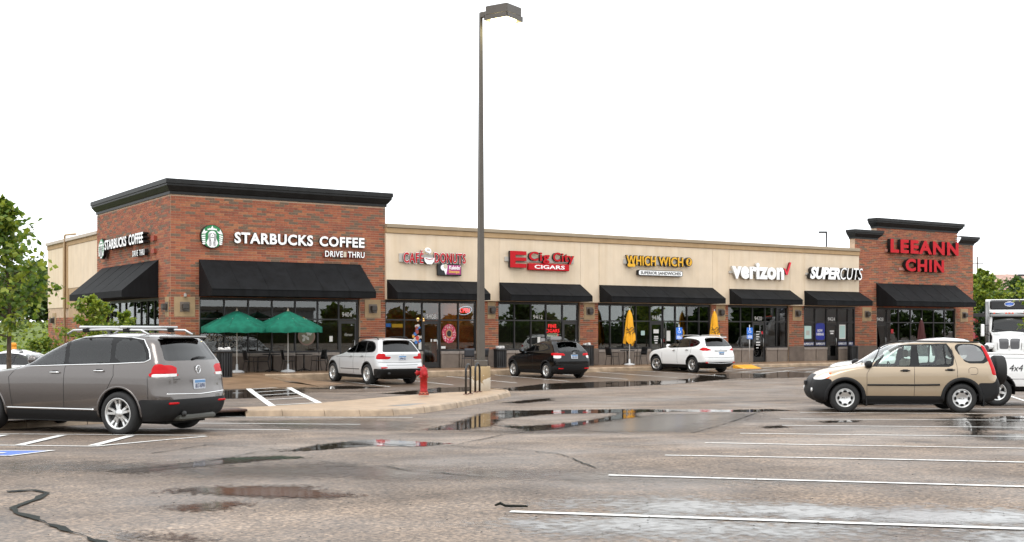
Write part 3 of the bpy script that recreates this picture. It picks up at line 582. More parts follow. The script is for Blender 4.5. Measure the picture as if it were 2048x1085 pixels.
# --- shop fronts: frame, mullions, panes, doors
def front(xs, door, y=0.15, zs=0.94, dz=0.0, transom=True):
    x0, x1 = xs[0], xs[-1]; f = 0.055; z0 = 0.15
    knee = None
    top = MB().box(x0, x1, y-0.06, y+0.06, ZG-0.07, ZG+0.08); top.box(x0, x0+f*1.4, y-0.062, y+0.062, z0, ZG-0.071); top.box(x1-f*1.4, x1, y-0.062, y+0.062, z0, ZG-0.071)
    fr = top.obj('storefront', frame_m, bldg)
    for i, (a, b) in enumerate(zip(xs, xs[1:])):
        if i > 0: MB().box(a-f/2, a+f/2, y-0.058, y+0.058, 0.151 if i in (door, door+1) else zs, ZG-0.072).obj('mullion', frame_m, fr)
        ia, ib = a+(f/2 if i else f*1.4), b-(f/2 if i < len(xs)-2 else f*1.4)
        MB().box(ia+0.001, ib-0.001, y-0.05, y+0.05, ZT-0.03, ZT+0.03).obj('transom', frame_m, fr)
        MB().box(ia, ib, y-0.006, y+0.006, ZT+0.03, ZG-0.07).obj('pane', shopglass, fr)
        if i != door:
            MB().box(ia, ib, y-0.006, y+0.006, zs+0.06, ZT-0.03).obj('pane', shopglass, fr)
            MB().box(ia+0.001, ib-0.001, y-0.07, y+0.05, zs-0.02, zs+0.06).obj('sill', frame_m, fr)
            MB().box(ia, ib, y-0.12, y+0.1, z0, zs-0.16).obj('knee_wall', basem if dz else knee_m, fr)
            MB().bbox(ia-0.02, ib+0.02, y-0.15, y+0.1, zs-0.158, zs-0.022, 0.012).obj('sill_course', mat('sill_grey', (0.27,0.23,0.20), 0.6, var=0.15, scale=6), fr)
        else:
            d = MB().box(ia, ia+0.10, y-0.03, y+0.03, 0.17, ZT-0.04); d.box(ib-0.10, ib, y-0.03, y+0.03, 0.17, ZT-0.04); d.box(ia+0.10, ib-0.10, y-0.029, y+0.029, 0.17, 0.42); d.box(ia+0.10, ib-0.10, y-0.029, y+0.029, ZT-0.18, ZT-0.04)
            d = d.obj('door', frame_m, bldg)
            MB().box(ia+0.1, ib-0.1, y-0.006, y+0.006, 0.42, ZT-0.18).obj('pane', shopglass, d)
            MB().tube([(ib-0.14, y-0.04, 1.0), (ib-0.14, y-0.10, 1.02), (ib-0.14, y-0.10, 1.42), (ib-0.14, y-0.04, 1.44)], 0.014, 6).obj('handle', mat('steel_handle', (0.5,0.5,0.5), 0.3, 1.0), d)
    return fr
FR = {}
FR['04'] = front([1.19,2.28,3.32,4.37,5.42,6.46,7.45,8.40], 6, dz=1)
FR['08'] = front([9.66,10.68,11.60,12.52,13.50,14.46], 2)
FR['12'] = front([15.62,16.60,17.55,18.43,19.41,20.38], 4)
FR['16'] = front([21.50,22.35,23.19,24.00,24.92,25.79,26.63,27.42,28.25,29.02], 4)
FR['20'] = front([30.22,31.23,32.12,33.06,33.94,34.78], 2)
FR['24'] = front([35.95,36.97,37.90,38.81,39.68,40.25], 2)
FR['28'] = front([42.12,43.13,44.16,45.25,46.31,47.38,48.43,49.40], 0, y=TB+0.12)
# side shop front and drive-through bay
ys = [1.5,2.45,3.4,4.35,5.3,6.6,7.6,8.9,9.95]
fr = MB().box(0.1,0.2,1.5,9.95,3.1,3.25).box(0.1,0.2,1.5,1.58,0.15,3.1).box(0.1,0.2,9.87,9.95,0.15,3.1).obj('storefront', frame_m, bldg)
for i, (a, b) in enumerate(zip(ys, ys[1:])):
    if i: MB().box(0.1,0.21,a-0.03,a+0.03,0.95,3.1).obj('mullion', frame_m, fr)
    MB().box(0.145,0.155,a+0.03,b-0.03,0.98,3.1).obj('pane', sideglass, fr)
    MB().box(0.05,0.25,a+0.001,b-0.001,0.15,0.95).obj('knee_wall', basem, fr)
MB().bbox(-0.55,0.08,6.7,8.2,0.9,2.05,0.03).obj('service_window', mat('dark_metal', (0.03,0.03,0.033), 0.4), bldg)
# --- wall lamps on tan panels
def sconce(x, y, z, w=0.78, side=False):
    p = MB().bbox(-w/2, w/2, -0.03, 0.015, -0.4, 0.4, 0.008).obj('lamp_panel', panel_tan, bldg, (x, y, z), -PI/2 if side else 0)
    MB().bbox(-0.2, 0.2, -0.05, -0.028, -0.2, 0.2, 0.006).obj('back_plate', mat('plate_taupe', (0.16,0.13,0.105), 0.5), p)
    MB().bbox(-0.13, 0.13, -0.24, -0.049, -0.10, 0.13, 0.025).box(-0.1,0.1,-0.22,-0.06,-0.14,-0.101).obj('lamp_housing', lampm, p)
for a in ((0.575,0,2.82,0.86),(9.03,0,2.82,0.78),(15.23,0,2.82,0.43),(20.95,0,2.82,0.66),(29.67,0,2.82,0.66),(35.42,0,2.82,0.72),(41.25,TB,2.82,0.77),(50.2,TB,2.82,0.73)): sconce(*a)
sconce(-0.0, 0.39, 2.82, 0.46, True); sconce(0.08, 19.6, 2.4, 0.7, True); sconce(0.0, 10.4, 2.6, 0.5, True)
cam_ = MB().bbox(-0.05,0.05,-0.14,-0.01,-0.07,0.07,0.02).obj('security_camera', mat('camera_shell', (0.4,0.38,0.35), 0.4), bldg, (0.57,-0.02,3.28))
# --- interiors behind the glass
ROOMS = [('r1',0.4,9.3,(0.22,0.16,0.11),(0.10,0.07,0.05)),('r2',9.7,14.9,(0.50,0.14,0.035),(0.16,0.12,0.09)),('r3',15.1,20.9,(0.16,0.15,0.12),(0.1,0.09,0.08)),('r4',21.1,29.5,(0.12,0.11,0.085),(0.1,0.09,0.08)),('r5',29.8,35.3,(0.26,0.27,0.21),(0.2,0.19,0.16)),('r6',35.5,40.2,(0.30,0.29,0.26),(0.2,0.18,0.15)),('r7',40.6,50.6,(0.26,0.24,0.18),(0.14,0.11,0.09))]
ceil_m = mat('ceiling_tile', (0.35,0.34,0.32), 0.9)
led = mat('ceiling_lamp_lit', (1,1,1), 0.5, emit=(1.0,0.80,0.55), estr=13.0); led2 = mat('ceiling_lamp_bright', (1,1,1), 0.5, emit=(1.0,0.80,0.55), estr=26.0); orb = mat('pendant_lit', (1,0.6,0.2), 0.5, emit=(1.0,0.50,0.16), estr=8.0)
for n, a, b, wc, fc in ROOMS:
    D = 7.0 if n != 'r1' else 9.0
    wm_ = mat('room_wall_'+{'r1':'brown','r2':'orange','r3':'olive','r4':'dark','r5':'sage','r6':'grey','r7':'khaki'}[n], wc, 0.8, var=0.1, scale=1); fm_ = mat('room_floor_'+n[1:].replace('1','oak').replace('2','tile').replace('3','slate').replace('4','stone').replace('5','pale').replace('6','vinyl').replace('7','brick'), fc, 0.4)
    mb = MB(); mb.box(a, b, D, D+0.1, 0.16, 3.6, 0).box(a-0.12, a-0.02, 0.4, D, 0.16, 3.6, 0).box(b+0.02, b+0.12, 0.4, D, 0.16, 3.6, 0).box(a-0.02, b+0.02, 0.3, D, 0.10, 0.155, 1).box(a-0.02, b+0.02, 0.4, D, 3.45, 3.55, 2)
    rm = mb.obj('interior', [wm_, fm_, ceil_m], bldg)
    rg = random.Random(n)
    for k in range(3):      # counters and fittings
        cx = rg.uniform(a+0.8, b-2.2); cy = rg.uniform(2.2, D-1.2); MB().bbox(cx, cx+rg.uniform(0.9,2.4), cy, cy+0.6, 0.16, 0.16+rg.uniform(0.8,1.3), 0.02).obj('counter', mat('fitting_%s' % ('oak','grey','white')[k], ((0.16,0.09,0.05),(0.16,0.16,0.16),(0.45,0.44,0.42))[k], 0.5), rm)
    for k in range(2 if n != 'r4' else 1): cx = a+(b-a)*(k+0.6)/2.2; MB().box(cx, cx+0.6, 2.6, 3.2, 3.40, 3.448).obj('ceiling_lamp', led if n != 'r2' else led2, rm)
    if n in ('r1', 'r2', 'r7'):
        for k in range(4): cx = a+(b-a)*(k+0.7)/4.6; pl = MB().lathe([(0.006,3.69),(0.006,2.72)], 6).obj('pendant_cord', frame_m, rm, (cx, 2.6+1.5*(k % 2), -0.25)); MB().lathe([(0.03,2.72),(0.07,2.66),(0.07,2.60),(0.02,2.56)], 8).obj('pendant_lamp', orb, pl)
# ================================================================== signs
wface = mat('sign_face_white', (0.85,0.85,0.84), 0.35, emit=(1,1,1), estr=0.12); black = mat('sign_black', (0.008,0.008,0.009), 0.4)
redf = mat('sign_face_red', (0.50,0.008,0.015), 0.5, spec=0.2); redd = mat('sign_red_dark', (0.16,0.004,0.006), 0.4); yelf = mat('sign_face_yellow', (0.80,0.42,0.01), 0.35); greenf = mat('sign_face_green', (0.01,0.20,0.055), 0.4)
creamf = mat('sign_cream', (0.62,0.55,0.42), 0.5); magf = mat('sign_magenta', (0.42,0.03,0.19), 0.4); gold = mat('sign_gold', (0.8,0.5,0.1), 0.4); brickred = mat('raceway_red', (0.30,0.055,0.03), 0.6)
greyt = mat('raceway_grey', (0.5,0.47,0.42), 0.5)
def sign(label, cat='sign', loc=(0,0,0), group='shop name signs on the facade'): return thing('shop_sign', label, cat, loc, group=group)
def emblem(cx, cz, r, y, par, rot=0):
    """round green and white emblem: crowned long-haired figure with two tails"""
    def S(poly, e, m, nm, dy=0): return shape(poly, cx, cz, y-dy if rot == 0 else y-dy, par, m, m, ext=e, name=nm, sc=r, rot=rot)
    S(circ(1.0, 40), 0.07, black, 'rim'); S(circ(0.95, 40), 0.01, greenf, 'disc', 0.072); w = 0.084
    def W(poly, k=0): S(poly, 0.004, wface, 'figure', w+k)
    def K(poly): S(poly, 0.004, black, 'line', w+0.009)
    W([(-0.42,0.52),(-0.40,0.68),(-0.30,0.62),(-0.22,0.74),(-0.14,0.64),(0,0.92),(0.14,0.64),(0.22,0.74),(0.30,0.62),(0.40,0.68),(0.42,0.52),(0.2,0.56),(0,0.57),(-0.2,0.56)])
    W([(0.36*math.cos(a), 0.10+0.38*math.sin(a)) for a in np.linspace(0, PI, 13)]+[(-0.36,-0.2),(-0.52,-0.55),(-0.38,-0.80),(-0.15,-0.93),(0.15,-0.93),(0.38,-0.80),(0.52,-0.55),(0.36,-0.2)])
    for s in (-1, 1):
        W([(s*0.92,0.20),(s*0.70,0.62),(s*0.62,0.42),(s*0.38,0.45),(s*0.62,0.22)])
        for k in range(5):
            a = -0.02-k*0.17; W([(s*0.62,a+0.16),(s*0.93,a+0.10),(s*(0.93-0.05*k),a-0.01),(s*0.60,a+0.06)] if s > 0 else [(s*0.60,a+0.06),(s*(0.93-0.05*k),a-0.01),(s*0.93,a+0.10),(s*0.62,a+0.16)])
        for q in (0.17, 0.27):
            pts = [(s*(q+0.05*math.sin(t*6)), 0.25-t*1.05) for t in np.linspace(0, 1, 10)]
            K([(x-0.022, z) for x, z in pts]+[(x+0.022, z) for x, z in reversed(pts)])
        K([(s*0.05,0.22),(s*0.15,0.22),(s*0.15,0.26),(s*0.05,0.26)])
    K([(-0.19,-0.02),(-0.12,-0.10),(0.12,-0.10),(0.19,-0.02),(0.12,-0.06),(-0.12,-0.06)]); K([(-0.05,0.06),(0.05,0.06),(0.05,0.085),(-0.05,0.085)])
sg = sign('round green and white emblem sign left of the coffee shop name, front wall', group='round emblem signs'); emblem(1.67, 5.69, 0.48, -0.09, sg)
sg = sign('large white letters of the coffee shop name on the front brick wall')
text('STARBUCKS', 2.62, 6.12, 5.46, 5.92, -0.10, sg, wface, black, 0.06, 0.035, space=1.1); text('COFFEE', 6.42, 8.56, 5.47, 5.91, -0.10, sg, wface, black, 0.06, 0.035, space=1.1)
sg = sign('small white drive-through letters under the coffee shop name, front wall')
MB().box(6.62,8.58,-0.08,-0.02,5.04,5.20).obj('raceway', brickred, sg); MB().box(7.57,7.70,-0.13,-0.081,5.04,5.28).obj('cover_plate', creamf, sg)
text('DRIVE', 6.68, 7.52, 5.03, 5.29, -0.13, sg, wface, black, 0.03, 0.02, space=1.08); text('THRU', 7.76, 8.56, 5.03, 5.29, -0.13, sg, wface, black, 0.03, 0.02, space=1.08)
sg = sign('round green and white emblem sign on the side brick wall', group='round emblem signs'); emblem(9.05, 5.62, 0.47, -0.22, sg, rot=1)
sg = sign('white coffee shop name letters on the side wall above the drive-through awning')
text('STARBUCKS', 8.35, 4.95, 5.52, 5.96, -0.22, sg, wface, black, 0.12, 0.03, rot=1); text('COFFEE', 4.6, 2.55, 5.52, 5.98, -0.22, sg, wface, black, 0.12, 0.03, rot=1)
MB().box(-0.13,-0.01,1.75,2.15,5.58,5.78).obj('junction_box', brickred, sg)
sg = sign('small white drive-through letters on the side wall under the shop name')
text('DRIVE', 4.3, 3.52, 5.02, 5.27, -0.18, sg, wface, black, 0.08, 0.02, rot=1, space=1.1); text('THRU', 3.32, 2.6, 5.02, 5.27, -0.18, sg, wface, black, 0.08, 0.02, rot=1, space=1.1); MB().box(-0.13,-0.01,1.75,2.15,5.06,5.24).obj('junction_box', brickred, sg)
# cafe and donuts
YF = SY-0.14
sg = sign('red and white letters with a steaming cup above the donut shop awning')
MB().box(10.25,13.5,SY-0.06,SY-0.005,4.92,5.30).obj('raceway', greyt, sg)
text('CAF\u00c9', 10.42, 11.42, 4.88, 5.46, YF, sg, redf, redf, 0.03, 0.014, space=1.16, halo=(wface, 0.05))
text('DONUTS', 12.0, 13.64, 4.92, 5.38, YF, sg, redf, redf, 0.03, 0.014, space=1.16, halo=(wface, 0.05))
shape([(-0.28,0.12),(-0.24,-0.05),(-0.12,-0.17),(0.12,-0.17),(0.24,-0.05),(0.28,0.12)], 11.70, 5.02, YF-0.02, sg, wface, black, 0.06, 'cup')
MB().tube([(11.70+0.30*math.cos(a)*(0.35+0.12*a/3)-0.02, YF-0.02, 5.42+0.19*math.sin(a)*(0.35+0.2*a/3)+0.02*a) for a in np.linspace(-1.5, 4.8, 24)], 0.05, 6).obj('steam', wface, sg)
MB().tube([(11.50,YF-0.085,5.10),(11.70,YF-0.085,5.06),(11.90,YF-0.085,5.10)], 0.015, 5).obj('cup_line', redf, sg)
sg = sign('small magenta and black box sign with an ice cream cone under the donut sign')
MB().bbox(12.18,13.42,YF-0.02,SY-0.01,4.36,4.88,0.02).obj('cabinet', black, sg); MB().box(12.62,13.38,YF-0.024,YF-0.0205,4.42,4.84).obj('panel', magf, sg)
shape([(-0.14,0.02),(0.02,-0.34),(0.05,-0.34),(0.12,0.02)], 12.55, 4.74, YF-0.03, sg, wface, wface, 0.006, 'cone')
shape(circ(0.14, 14), 12.45, 4.72, YF-0.034, sg, wface, wface, 0.006, 'scoop'); shape(circ(0.11, 14), 12.56, 4.78, YF-0.038, sg, creamf, creamf, 0.006, 'scoop')
text("Kaleido'", 12.76, 13.36, 4.64, 4.83, YF-0.032, sg, wface, wface, 0.006, 0.02, split=False, name='lettering'); text('Scoops', 12.74, 13.30, 4.44, 4.62, YF-0.032, sg, gold, gold, 0.006, 0.03, split=False, name='lettering')
# cigars
sg = sign('red letters with a large E above the cigar shop awning')
MB().box(15.85,19.85,SY-0.07,SY-0.005,5.12,5.34).obj('raceway', greyt, sg)
E_ = [(0,0),(0.92,0),(0.92,0.19),(0.3,0.19),(0.3,0.32),(0.92,0.32),(0.92,0.48),(0.3,0.48),(0.3,0.60),(0.92,0.60),(0.92,0.78),(0,0.78)]
shape(E_, 16.05, 4.83, YF, sg, redf, black, 0.08, 'letter')
text('Cig', 17.12, 18.32, 5.05, 5.62, YF, sg, redf, black, 0.07, 0.03, space=1.12); text('City', 18.52, 19.78, 5.05, 5.62, YF, sg, redf, black, 0.07, 0.03, space=1.12)
MB().bbox(17.13,19.5,YF-0.05,SY-0.01,4.74,5.06,0.015).obj('cabinet', redf, sg); text('CIGARS', 17.45, 19.22, 4.81, 4.99, YF-0.056, sg, wface, wface, 0.006, 0.02)
# sandwiches
sg = sign('yellow and black letters with a round question mark, sandwich shop')
MB().box(22.95,27.0,SY-0.07,SY-0.005,5.22,5.45).obj('raceway', greyt, sg)
text('WHICH', 23.06, 24.95, 5.14, 5.63, YF, sg, yelf, yelf, 0.04, 0.02, space=1.1, halo=(black, 0.06)); text('WICH', 25.15, 26.78, 5.16, 5.63, YF, sg, yelf, yelf, 0.04, 0.02, space=1.1, halo=(black, 0.06))
shape(circ(0.24, 24), 27.12, 5.41, YF-0.01, sg, black, black, 0.08, 'disc'); shape(circ(0.20, 24), 27.12, 5.41, YF-0.1, sg, yelf, yelf, 0.008, 'disc'); text('?', 27.04, 27.20, 5.25, 5.57, YF-0.115, sg, black, black, 0.006, 0.03)
shape([(-0.26,0.02),(-0.20,0.12),(0.0,0.08),(0.20,0.12),(0.26,0.02),(0.2,-0.06),(-0.2,-0.06)], 23.3, 5.12, YF-0.05, sg, yelf, black, 0.06, 'smile')
sg = sign('white rounded panel with black lettering under the sandwich shop sign')
shape(rrect(2.95,0.29,0.09), 23.78, 4.64, YF+0.02, sg, black, black, 0.08, 'cabinet'); shape(rrect(2.87,0.23,0.07), 23.82, 4.67, YF-0.066, sg, wface, wface, 0.006, 'panel'); text('SUPERIOR SANDWICHES', 23.92, 26.58, 4.71, 4.86, YF-0.078, sg, black, black, 0.005, 0.015)
# phone shop
sg = sign('bold white lower-case letters with a red tick, phone shop')
MB().box(30.1,34.0,SY-0.07,SY-0.005,4.92,5.05).obj('raceway', greyt, sg)
text('verizon', 30.18, 34.05, 4.63, 5.53, YF, sg, wface, greyt, 0.07, 0.05, space=1.06)
shape([(0,0.36),(0.12,0.36),(0.24,0.16),(0.46,0.70),(0.58,0.70),(0.30,0.0),(0.18,0.0)], 34.02, 4.92, YF-0.02, sg, mat('sign_tick_red', (0.75,0.01,0.035), 0.35), redd, 0.06, 'tick')
# hair salon
sg = sign('white slanted letters, half bold and half thin, hair salon')
MB().box(35.9,40.1,SY-0.07,SY-0.005,4.98,5.10).obj('raceway', greyt, sg)
text('SUPER', 35.97, 38.42, 4.74, 5.43, YF-0.05, sg, wface, black, 0.12, 0.055, 0.22); text('CUTS', 38.42, 40.28, 4.76, 5.44, YF-0.05, sg, wface, black, 0.12, 0.0, 0.22)
# restaurant
sg = sign('two lines of large red letters on the stepped brick tower')
MB().box(42.8,49.0,TB-0.10,TB-0.015,6.52,6.68).box(44.0,47.7,TB-0.10,TB-0.015,5.46,5.62).obj('raceway', mat('raceway_pink', (0.42,0.2,0.16), 0.5), sg)
text('LEEANN', 42.97, 49.26, 6.47, 7.28, TB-0.20, sg, redf, black, 0.12, 0.045, space=1.18); text('CHIN', 44.31, 47.87, 5.40, 6.16, TB-0.20, sg, redf, black, 0.12, 0.045, space=1.18)
# ------------------------------------------------------------------ print on the glass
YG = 0.15-0.012; num = mat('vinyl_white', (0.8,0.8,0.78), 0.5); note = mat('paper_white', (0.75,0.74,0.70), 0.7); paler = mat('vinyl_pale', (0.42,0.42,0.38), 0.6); navy = mat('vinyl_navy', (0.012,0.02,0.09), 0.4); bluep = mat('poster_blue', (0.015,0.03,0.30), 0.4); mint = mat('poster_mint', (0.45,0.62,0.58), 0.6); redp = mat('vinyl_red', (0.6,0.01,0.02), 0.4)
def dec(body, x0, x1, z0, z1, k, m=num, bold=0.0, shear=0.0, y=None): return text(body, x0, x1, z0, z1, YG if y is None else y, FR[k], m, m, 0.002, bold, shear, split=False, name='lettering')
def card(x0, x1, z0, z1, k, m, y=YG, nm='poster'): return MB().box(x0, x1, y-0.003, y, z0, z1).obj(nm, m, FR[k])
dec('9404', 7.62, 8.08, 2.46, 2.66, '04'); dec('9408', 11.80, 12.34, 2.40, 2.61, '08'); dec('9412', 17.7, 18.25, 2.41, 2.62, '12', bold=0.0); dec('9416', 25.08, 25.62, 2.42, 2.63, '16'); dec('9420', 32.3, 32.85, 2.42, 2.63, '20'); dec('9424', 38.05, 38.62, 2.41, 2.62, '24'); dec('9428', 42.3, 42.85, 2.42, 2.63, '28', y=TB+0.12-0.012)
dec('Afternoon', 1.45, 3.1, 1.42, 1.75, '04', paler, 0.0, 0.4); dec('MADE', 2.05, 2.85, 1.18, 1.36, '04', paler)
shape(circ(0.40, 28), 5.95, 1.62, YG, FR['04'], mat('decal_rose', (0.20,0.12,0.09), 0.6), None, 0.002, 'decal'); shape(circ(0.33, 28), 5.95, 1.62, YG-0.004, FR['04'], mat('decal_olive', (0.13,0.12,0.07), 0.6), None, 0.002, 'decal')
for a in range(5): shape([(0.0,0.0),(0.07,0.16),(0.0,0.26),(-0.07,0.16)], 5.95+0.05*math.cos(a*1.257), 1.62+0.05*math.sin(a*1.257), YG-0.008, FR['04'], paler, None, 0.001, 'decal').rotation_euler[1] = a*1.257
card(7.02,7.17,1.38,1.62,'04',note); dec('Afternoon', 7.72,8.12,1.62,1.76,'04',paler,0,0.4)
# donut decal
don = thing('window_decal', 'pink frosted donut picture stuck on the donut shop window', 'decal', (13.02,YG,1.72))
def ringpoly(r, n=30): return [(r*math.cos(2*PI*i/n)*0.86*(1+0.03*math.sin(5*i)), r*math.sin(2*PI*i/n)*(1+0.03*math.cos(4*i))) for i in range(n)]
for r, m, k in ((0.44, mat('icing_pink', (0.55,0.035,0.09), 0.5), 0.0), (0.20, mat('dough_tan', (0.55,0.25,0.10), 0.5), 0.005), (0.14, black, 0.010)):
    o = MB().prism(ringpoly(r), 2, 0, 0.002).obj('decal_layer', m, don); o.location = (0,-k,0); o.rotation_euler = (PI/2,0,0)
rg = random.Random(3); mb = MB()
for i in range(60):
    a, rr = rg.uniform(0, 2*PI), rg.uniform(0.24, 0.41); x, z = rr*math.cos(a)*0.86, rr*math.sin(a); q = rg.uniform(0, PI)
    mb.add([(x+math.cos(q)*0.026*s-math.sin(q)*0.009*t, -0.008, z+math.sin(q)*0.026*s+math.cos(q)*0.009*t) for s, t in ((-1,-1),(1,-1),(1,1),(-1,1))], [(0,1,2,3)])
mb.obj('sprinkles', num, don, kind='stuff')
# ice cream cone picture, notices
ic = thing('window_decal', 'colourful ice cream picture behind the silver SUV at the donut shop window', 'decal', (11.33,YG,1.75))
rg = random.Random(5)
for i in range(22):
    c = rg.choice([(0.6,0.05,0.04),(0.7,0.65,0.6),(0.05,0.2,0.55),(0.75,0.35,0.03),(0.4,0.08,0.05)]); x, z = rg.gauss(0, 0.11), rg.uniform(-0.42, 0.36)
    o = MB().prism(circ(rg.uniform(0.05,0.10), 10), 2, 0, 0.002).obj('blob', mat('decal_c%d' % (hash(c) % 97), c, 0.5), ic); o.location = (x, -0.0015*i, z); o.rotation_euler = (PI/2,0,0)
card(11.42,11.57+0.02,1.0,1.35,'08',note); card(12.60,12.83,1.03,1.14,'08',note); card(9.8,10.15,2.02,2.18,'08',mat('lightbox_blue', (0.05,0.15,0.6), 0.5, emit=(0.1,0.3,1), estr=0.8), 0.4); card(10.2,10.75,2.0,2.16,'08',mat('lightbox_amber', (0.8,0.4,0.05), 0.5, emit=(1,0.5,0.05), estr=1.0), 0.4)
card(12.05,12.12,1.35,1.47,'08',note); card(12.2,12.38,1.36,1.46,'08',note)
# neon signs
nr = mat('neon_red', (1,0.05,0.05), 0.4, emit=(1,0.03,0.04), estr=5.0); nw = mat('neon_white', (0.8,0.85,1), 0.4, emit=(0.7,0.8,1), estr=3.0)
ne = thing('neon_sign', 'red neon open sign with pale blue oval in the donut shop window', 'neon sign', (0,0,0))
text('OPEN', 13.66, 14.18, 2.68, 2.90, 0.20, ne, nr, nr, 0.01, 0.03, 0.25)
MB().tube([(13.93+0.37*math.cos(a), 0.23, 2.79+0.19*math.sin(a)+0.10*math.cos(a)*0.5) for a in np.linspace(0, 2*PI, 33)], 0.012, 6).obj('oval_tube', nw, ne)
ne = thing('neon_sign', 'red neon lettering over a cigar outline in the cigar shop window', 'neon sign', (0,0,0))
text('FINE', 18.64, 19.12, 1.99, 2.17, 0.22, ne, nr, nr, 0.01, 0.02, space=1.15); text('CIGARS', 18.48, 19.30, 1.76, 1.94, 0.22, ne, nr, nr, 0.01, 0.02, space=1.15)
MB().tube([(18.62,0.22,1.60),(18.58,0.22,1.64),(18.62,0.22,1.69),(19.1,0.22,1.70),(19.18,0.22,1.69),(19.18,0.22,1.60),(18.62,0.22,1.60)], 0.011, 6).obj('cigar_tube', mat('neon_cream', (0.9,0.85,0.6), 0.4, emit=(1,0.9,0.55), estr=2.5), ne); MB().tube([(19.19,0.22,1.60),(19.26,0.22,1.65),(19.19,0.22,1.70)], 0.014, 6).obj('ember_tube', nr, ne)
card(17.95,18.12,1.25,1.55,'12',note); card(18.15,18.5,1.3,1.5,'12',mat('card_grey', (0.35,0.35,0.35), 0.6)); card(18.72,19.38,1.42,1.56,'12',MATS['card_grey'])
# sandwich shop door print and notices
for z0, z1, a, b in ((1.72,1.92,25.18,25.52),(1.52,1.58,25.22,25.48),(1.44,1.49,25.2,25.5),(1.32,1.39,25.22,25.46),(1.2,1.25,25.26,25.44)): card(a, b, z0, z1, '16', num)
card(24.35,24.6,1.62,1.85,'16',mint); card(26.05,26.3,1.32,1.85,'16',note); card(25.78,25.88,1.28,1.42,'16',redp)
shape(circ(0.27, 20), 26.98, 1.72, YG, FR['16'], yelf, None, 0.002, 'decal'); shape(circ(0.22, 20), 26.98, 1.72, YG-0.004, FR['16'], mat('decal_brown', (0.05,0.03,0.02), 0.5), None, 0.002, 'decal')
MB().tube([(23.5+0.34*math.cos(a), YG, 2.75+0.34*math.sin(a)) for a in np.linspace(-0.3, 4.2, 20)], 0.02, 5).obj('decal_ring', paler, FR['16'])
# phone shop door print
for z0, z1, a, b in ((1.78,1.82,32.42,32.74),(1.62,1.67,32.42,32.64),(1.5,1.55,32.42,32.66),(1.38,1.42,32.42,32.6),(1.18,1.25,32.42,32.72),(1.05,1.1,32.42,32.72),(0.9,0.94,32.42,32.6)): card(a, b, z0, z1, '20', num)
card(32.82,32.94,1.66,1.82,'20',redp); card(34.55,34.66,1.05,2.2,'20',mat('blind_cream', (0.5,0.5,0.42), 0.7), 0.3)
# salon: navy strips with name, posters
for a, b in ((36.03,36.92),(37.02,37.85),(38.86,39.63),(39.73,40.17)):
    card(a, b, 1.0, 1.22, '24', navy); dec('SUPERCUTS', a+0.06, b-0.06, 1.05, 1.17, '24', num, 0.02, 0.2, y=YG-0.006)
card(36.15,36.7,1.4,2.12,'24',mint); card(36.28,36.55,1.6,1.86,'24',paler,YG-0.004)
shape(rrect(0.72,0.95,0.15), 37.06, 1.33, YG, FR['24'], bluep, None, 0.002, 'poster'); dec('NOW', 37.2, 37.6, 1.78, 1.94, '24', num, 0.03, y=YG-0.005); dec('HIRING', 37.12, 37.7, 1.58, 1.73, '24', num, 0.03, y=YG-0.005)
card(38.98,39.5,1.38,2.2,'24',note); card(39.02,39.46,1.44,2.14,'24',mint,YG-0.004); card(38.2,38.55,1.8,1.86,'24',num); card(38.25,38.5,1.66,1.74,'24',num)
card(43.5,43.72,1.7,1.95,'28',redp,TB+0.1); card(45.6,45.95,2.0,2.14,'28',redp,TB+0.3)
# ================================================================== street furniture
# --- lit car-park lamp on a concrete pier
bronze = mat('pole_bronze', (0.085,0.072,0.058), 0.45, var=0.12, scale=2); lx, ly = 4.85, -15.75; lz = G(lx, ly)+0.05
lamp = thing('lamp_post', 'tall bronze car park lamp post with lit box head on a concrete pier', 'lamp post', (lx, ly, lz), AZ-PI/2)
def node_pier():
    m = mat('pier_peeling_paint', (0.40,0.29,0.16), 0.8); n = m.node_tree.nodes; l = m.node_tree.links; p = n['Principled BSDF']
    tc = n.new('ShaderNodeTexCoord'); sp = n.new('ShaderNodeSeparateXYZ'); q = n.new('ShaderNodeTexNoise'); q.inputs['Scale'].default_value = 4.5; q.inputs['Detail'].default_value = 5
    l.new(tc.outputs['Object'], sp.inputs[0]); l.new(tc.outputs['Object'], q.inputs['Vector'])
    k = n.new('ShaderNodeMath'); k.operation = 'MULTIPLY_ADD'; k.inputs[1].default_value = 1.1; k.inputs[2].default_value = -0.95; l.new(q.outputs[0], k.inputs[0])
    a = n.new('ShaderNodeMath'); a.operation = 'ADD'; l.new(sp.outputs[2], a.inputs[0]); l.new(k.outputs[0], a.inputs[1])
    r = n.new('ShaderNodeValToRGB'); r.color_ramp.interpolation = 'CONSTANT'; r.color_ramp.elements[0].color = (0.66,0.61,0.52,1); r.color_ramp.elements[1].position = 0.02; r.color_ramp.elements[1].color = (0.36,0.26,0.14,1); l.new(a.outputs[0], r.inputs[0]); l.new(r.outputs[0], p.inputs['Base Color']); return m
MB().lathe([(0.305,-0.1),(0.305,0.78),(0.29,0.81),(0.0,0.815)], 28).obj('concrete_pier', node_pier(), lamp)
MB().bbox(-0.21,0.21,-0.21,0.21,0.815,1.0,0.015).obj('base_cover', bronze, lamp)
mb = MB(); vs = []
for z, r in ((1.0,0.10),(12.0,0.042)):
    for sx, sy in ((-1,-1),(1,-1),(1,1),(-1,1)): vs.append((sx*r, sy*r, z))
mb.add(vs, [(0,1,5,4),(1,2,6,5),(2,3,7,6),(3,0,4,7),(4,5,6,7)])
pole = mb.obj('pole', bronze, lamp); pole.rotation_euler = (0,0,R_(28))
hd = MB(); hd.bbox(-0.33,0.33,-0.33,0.33,0.14,0.40,0.02)
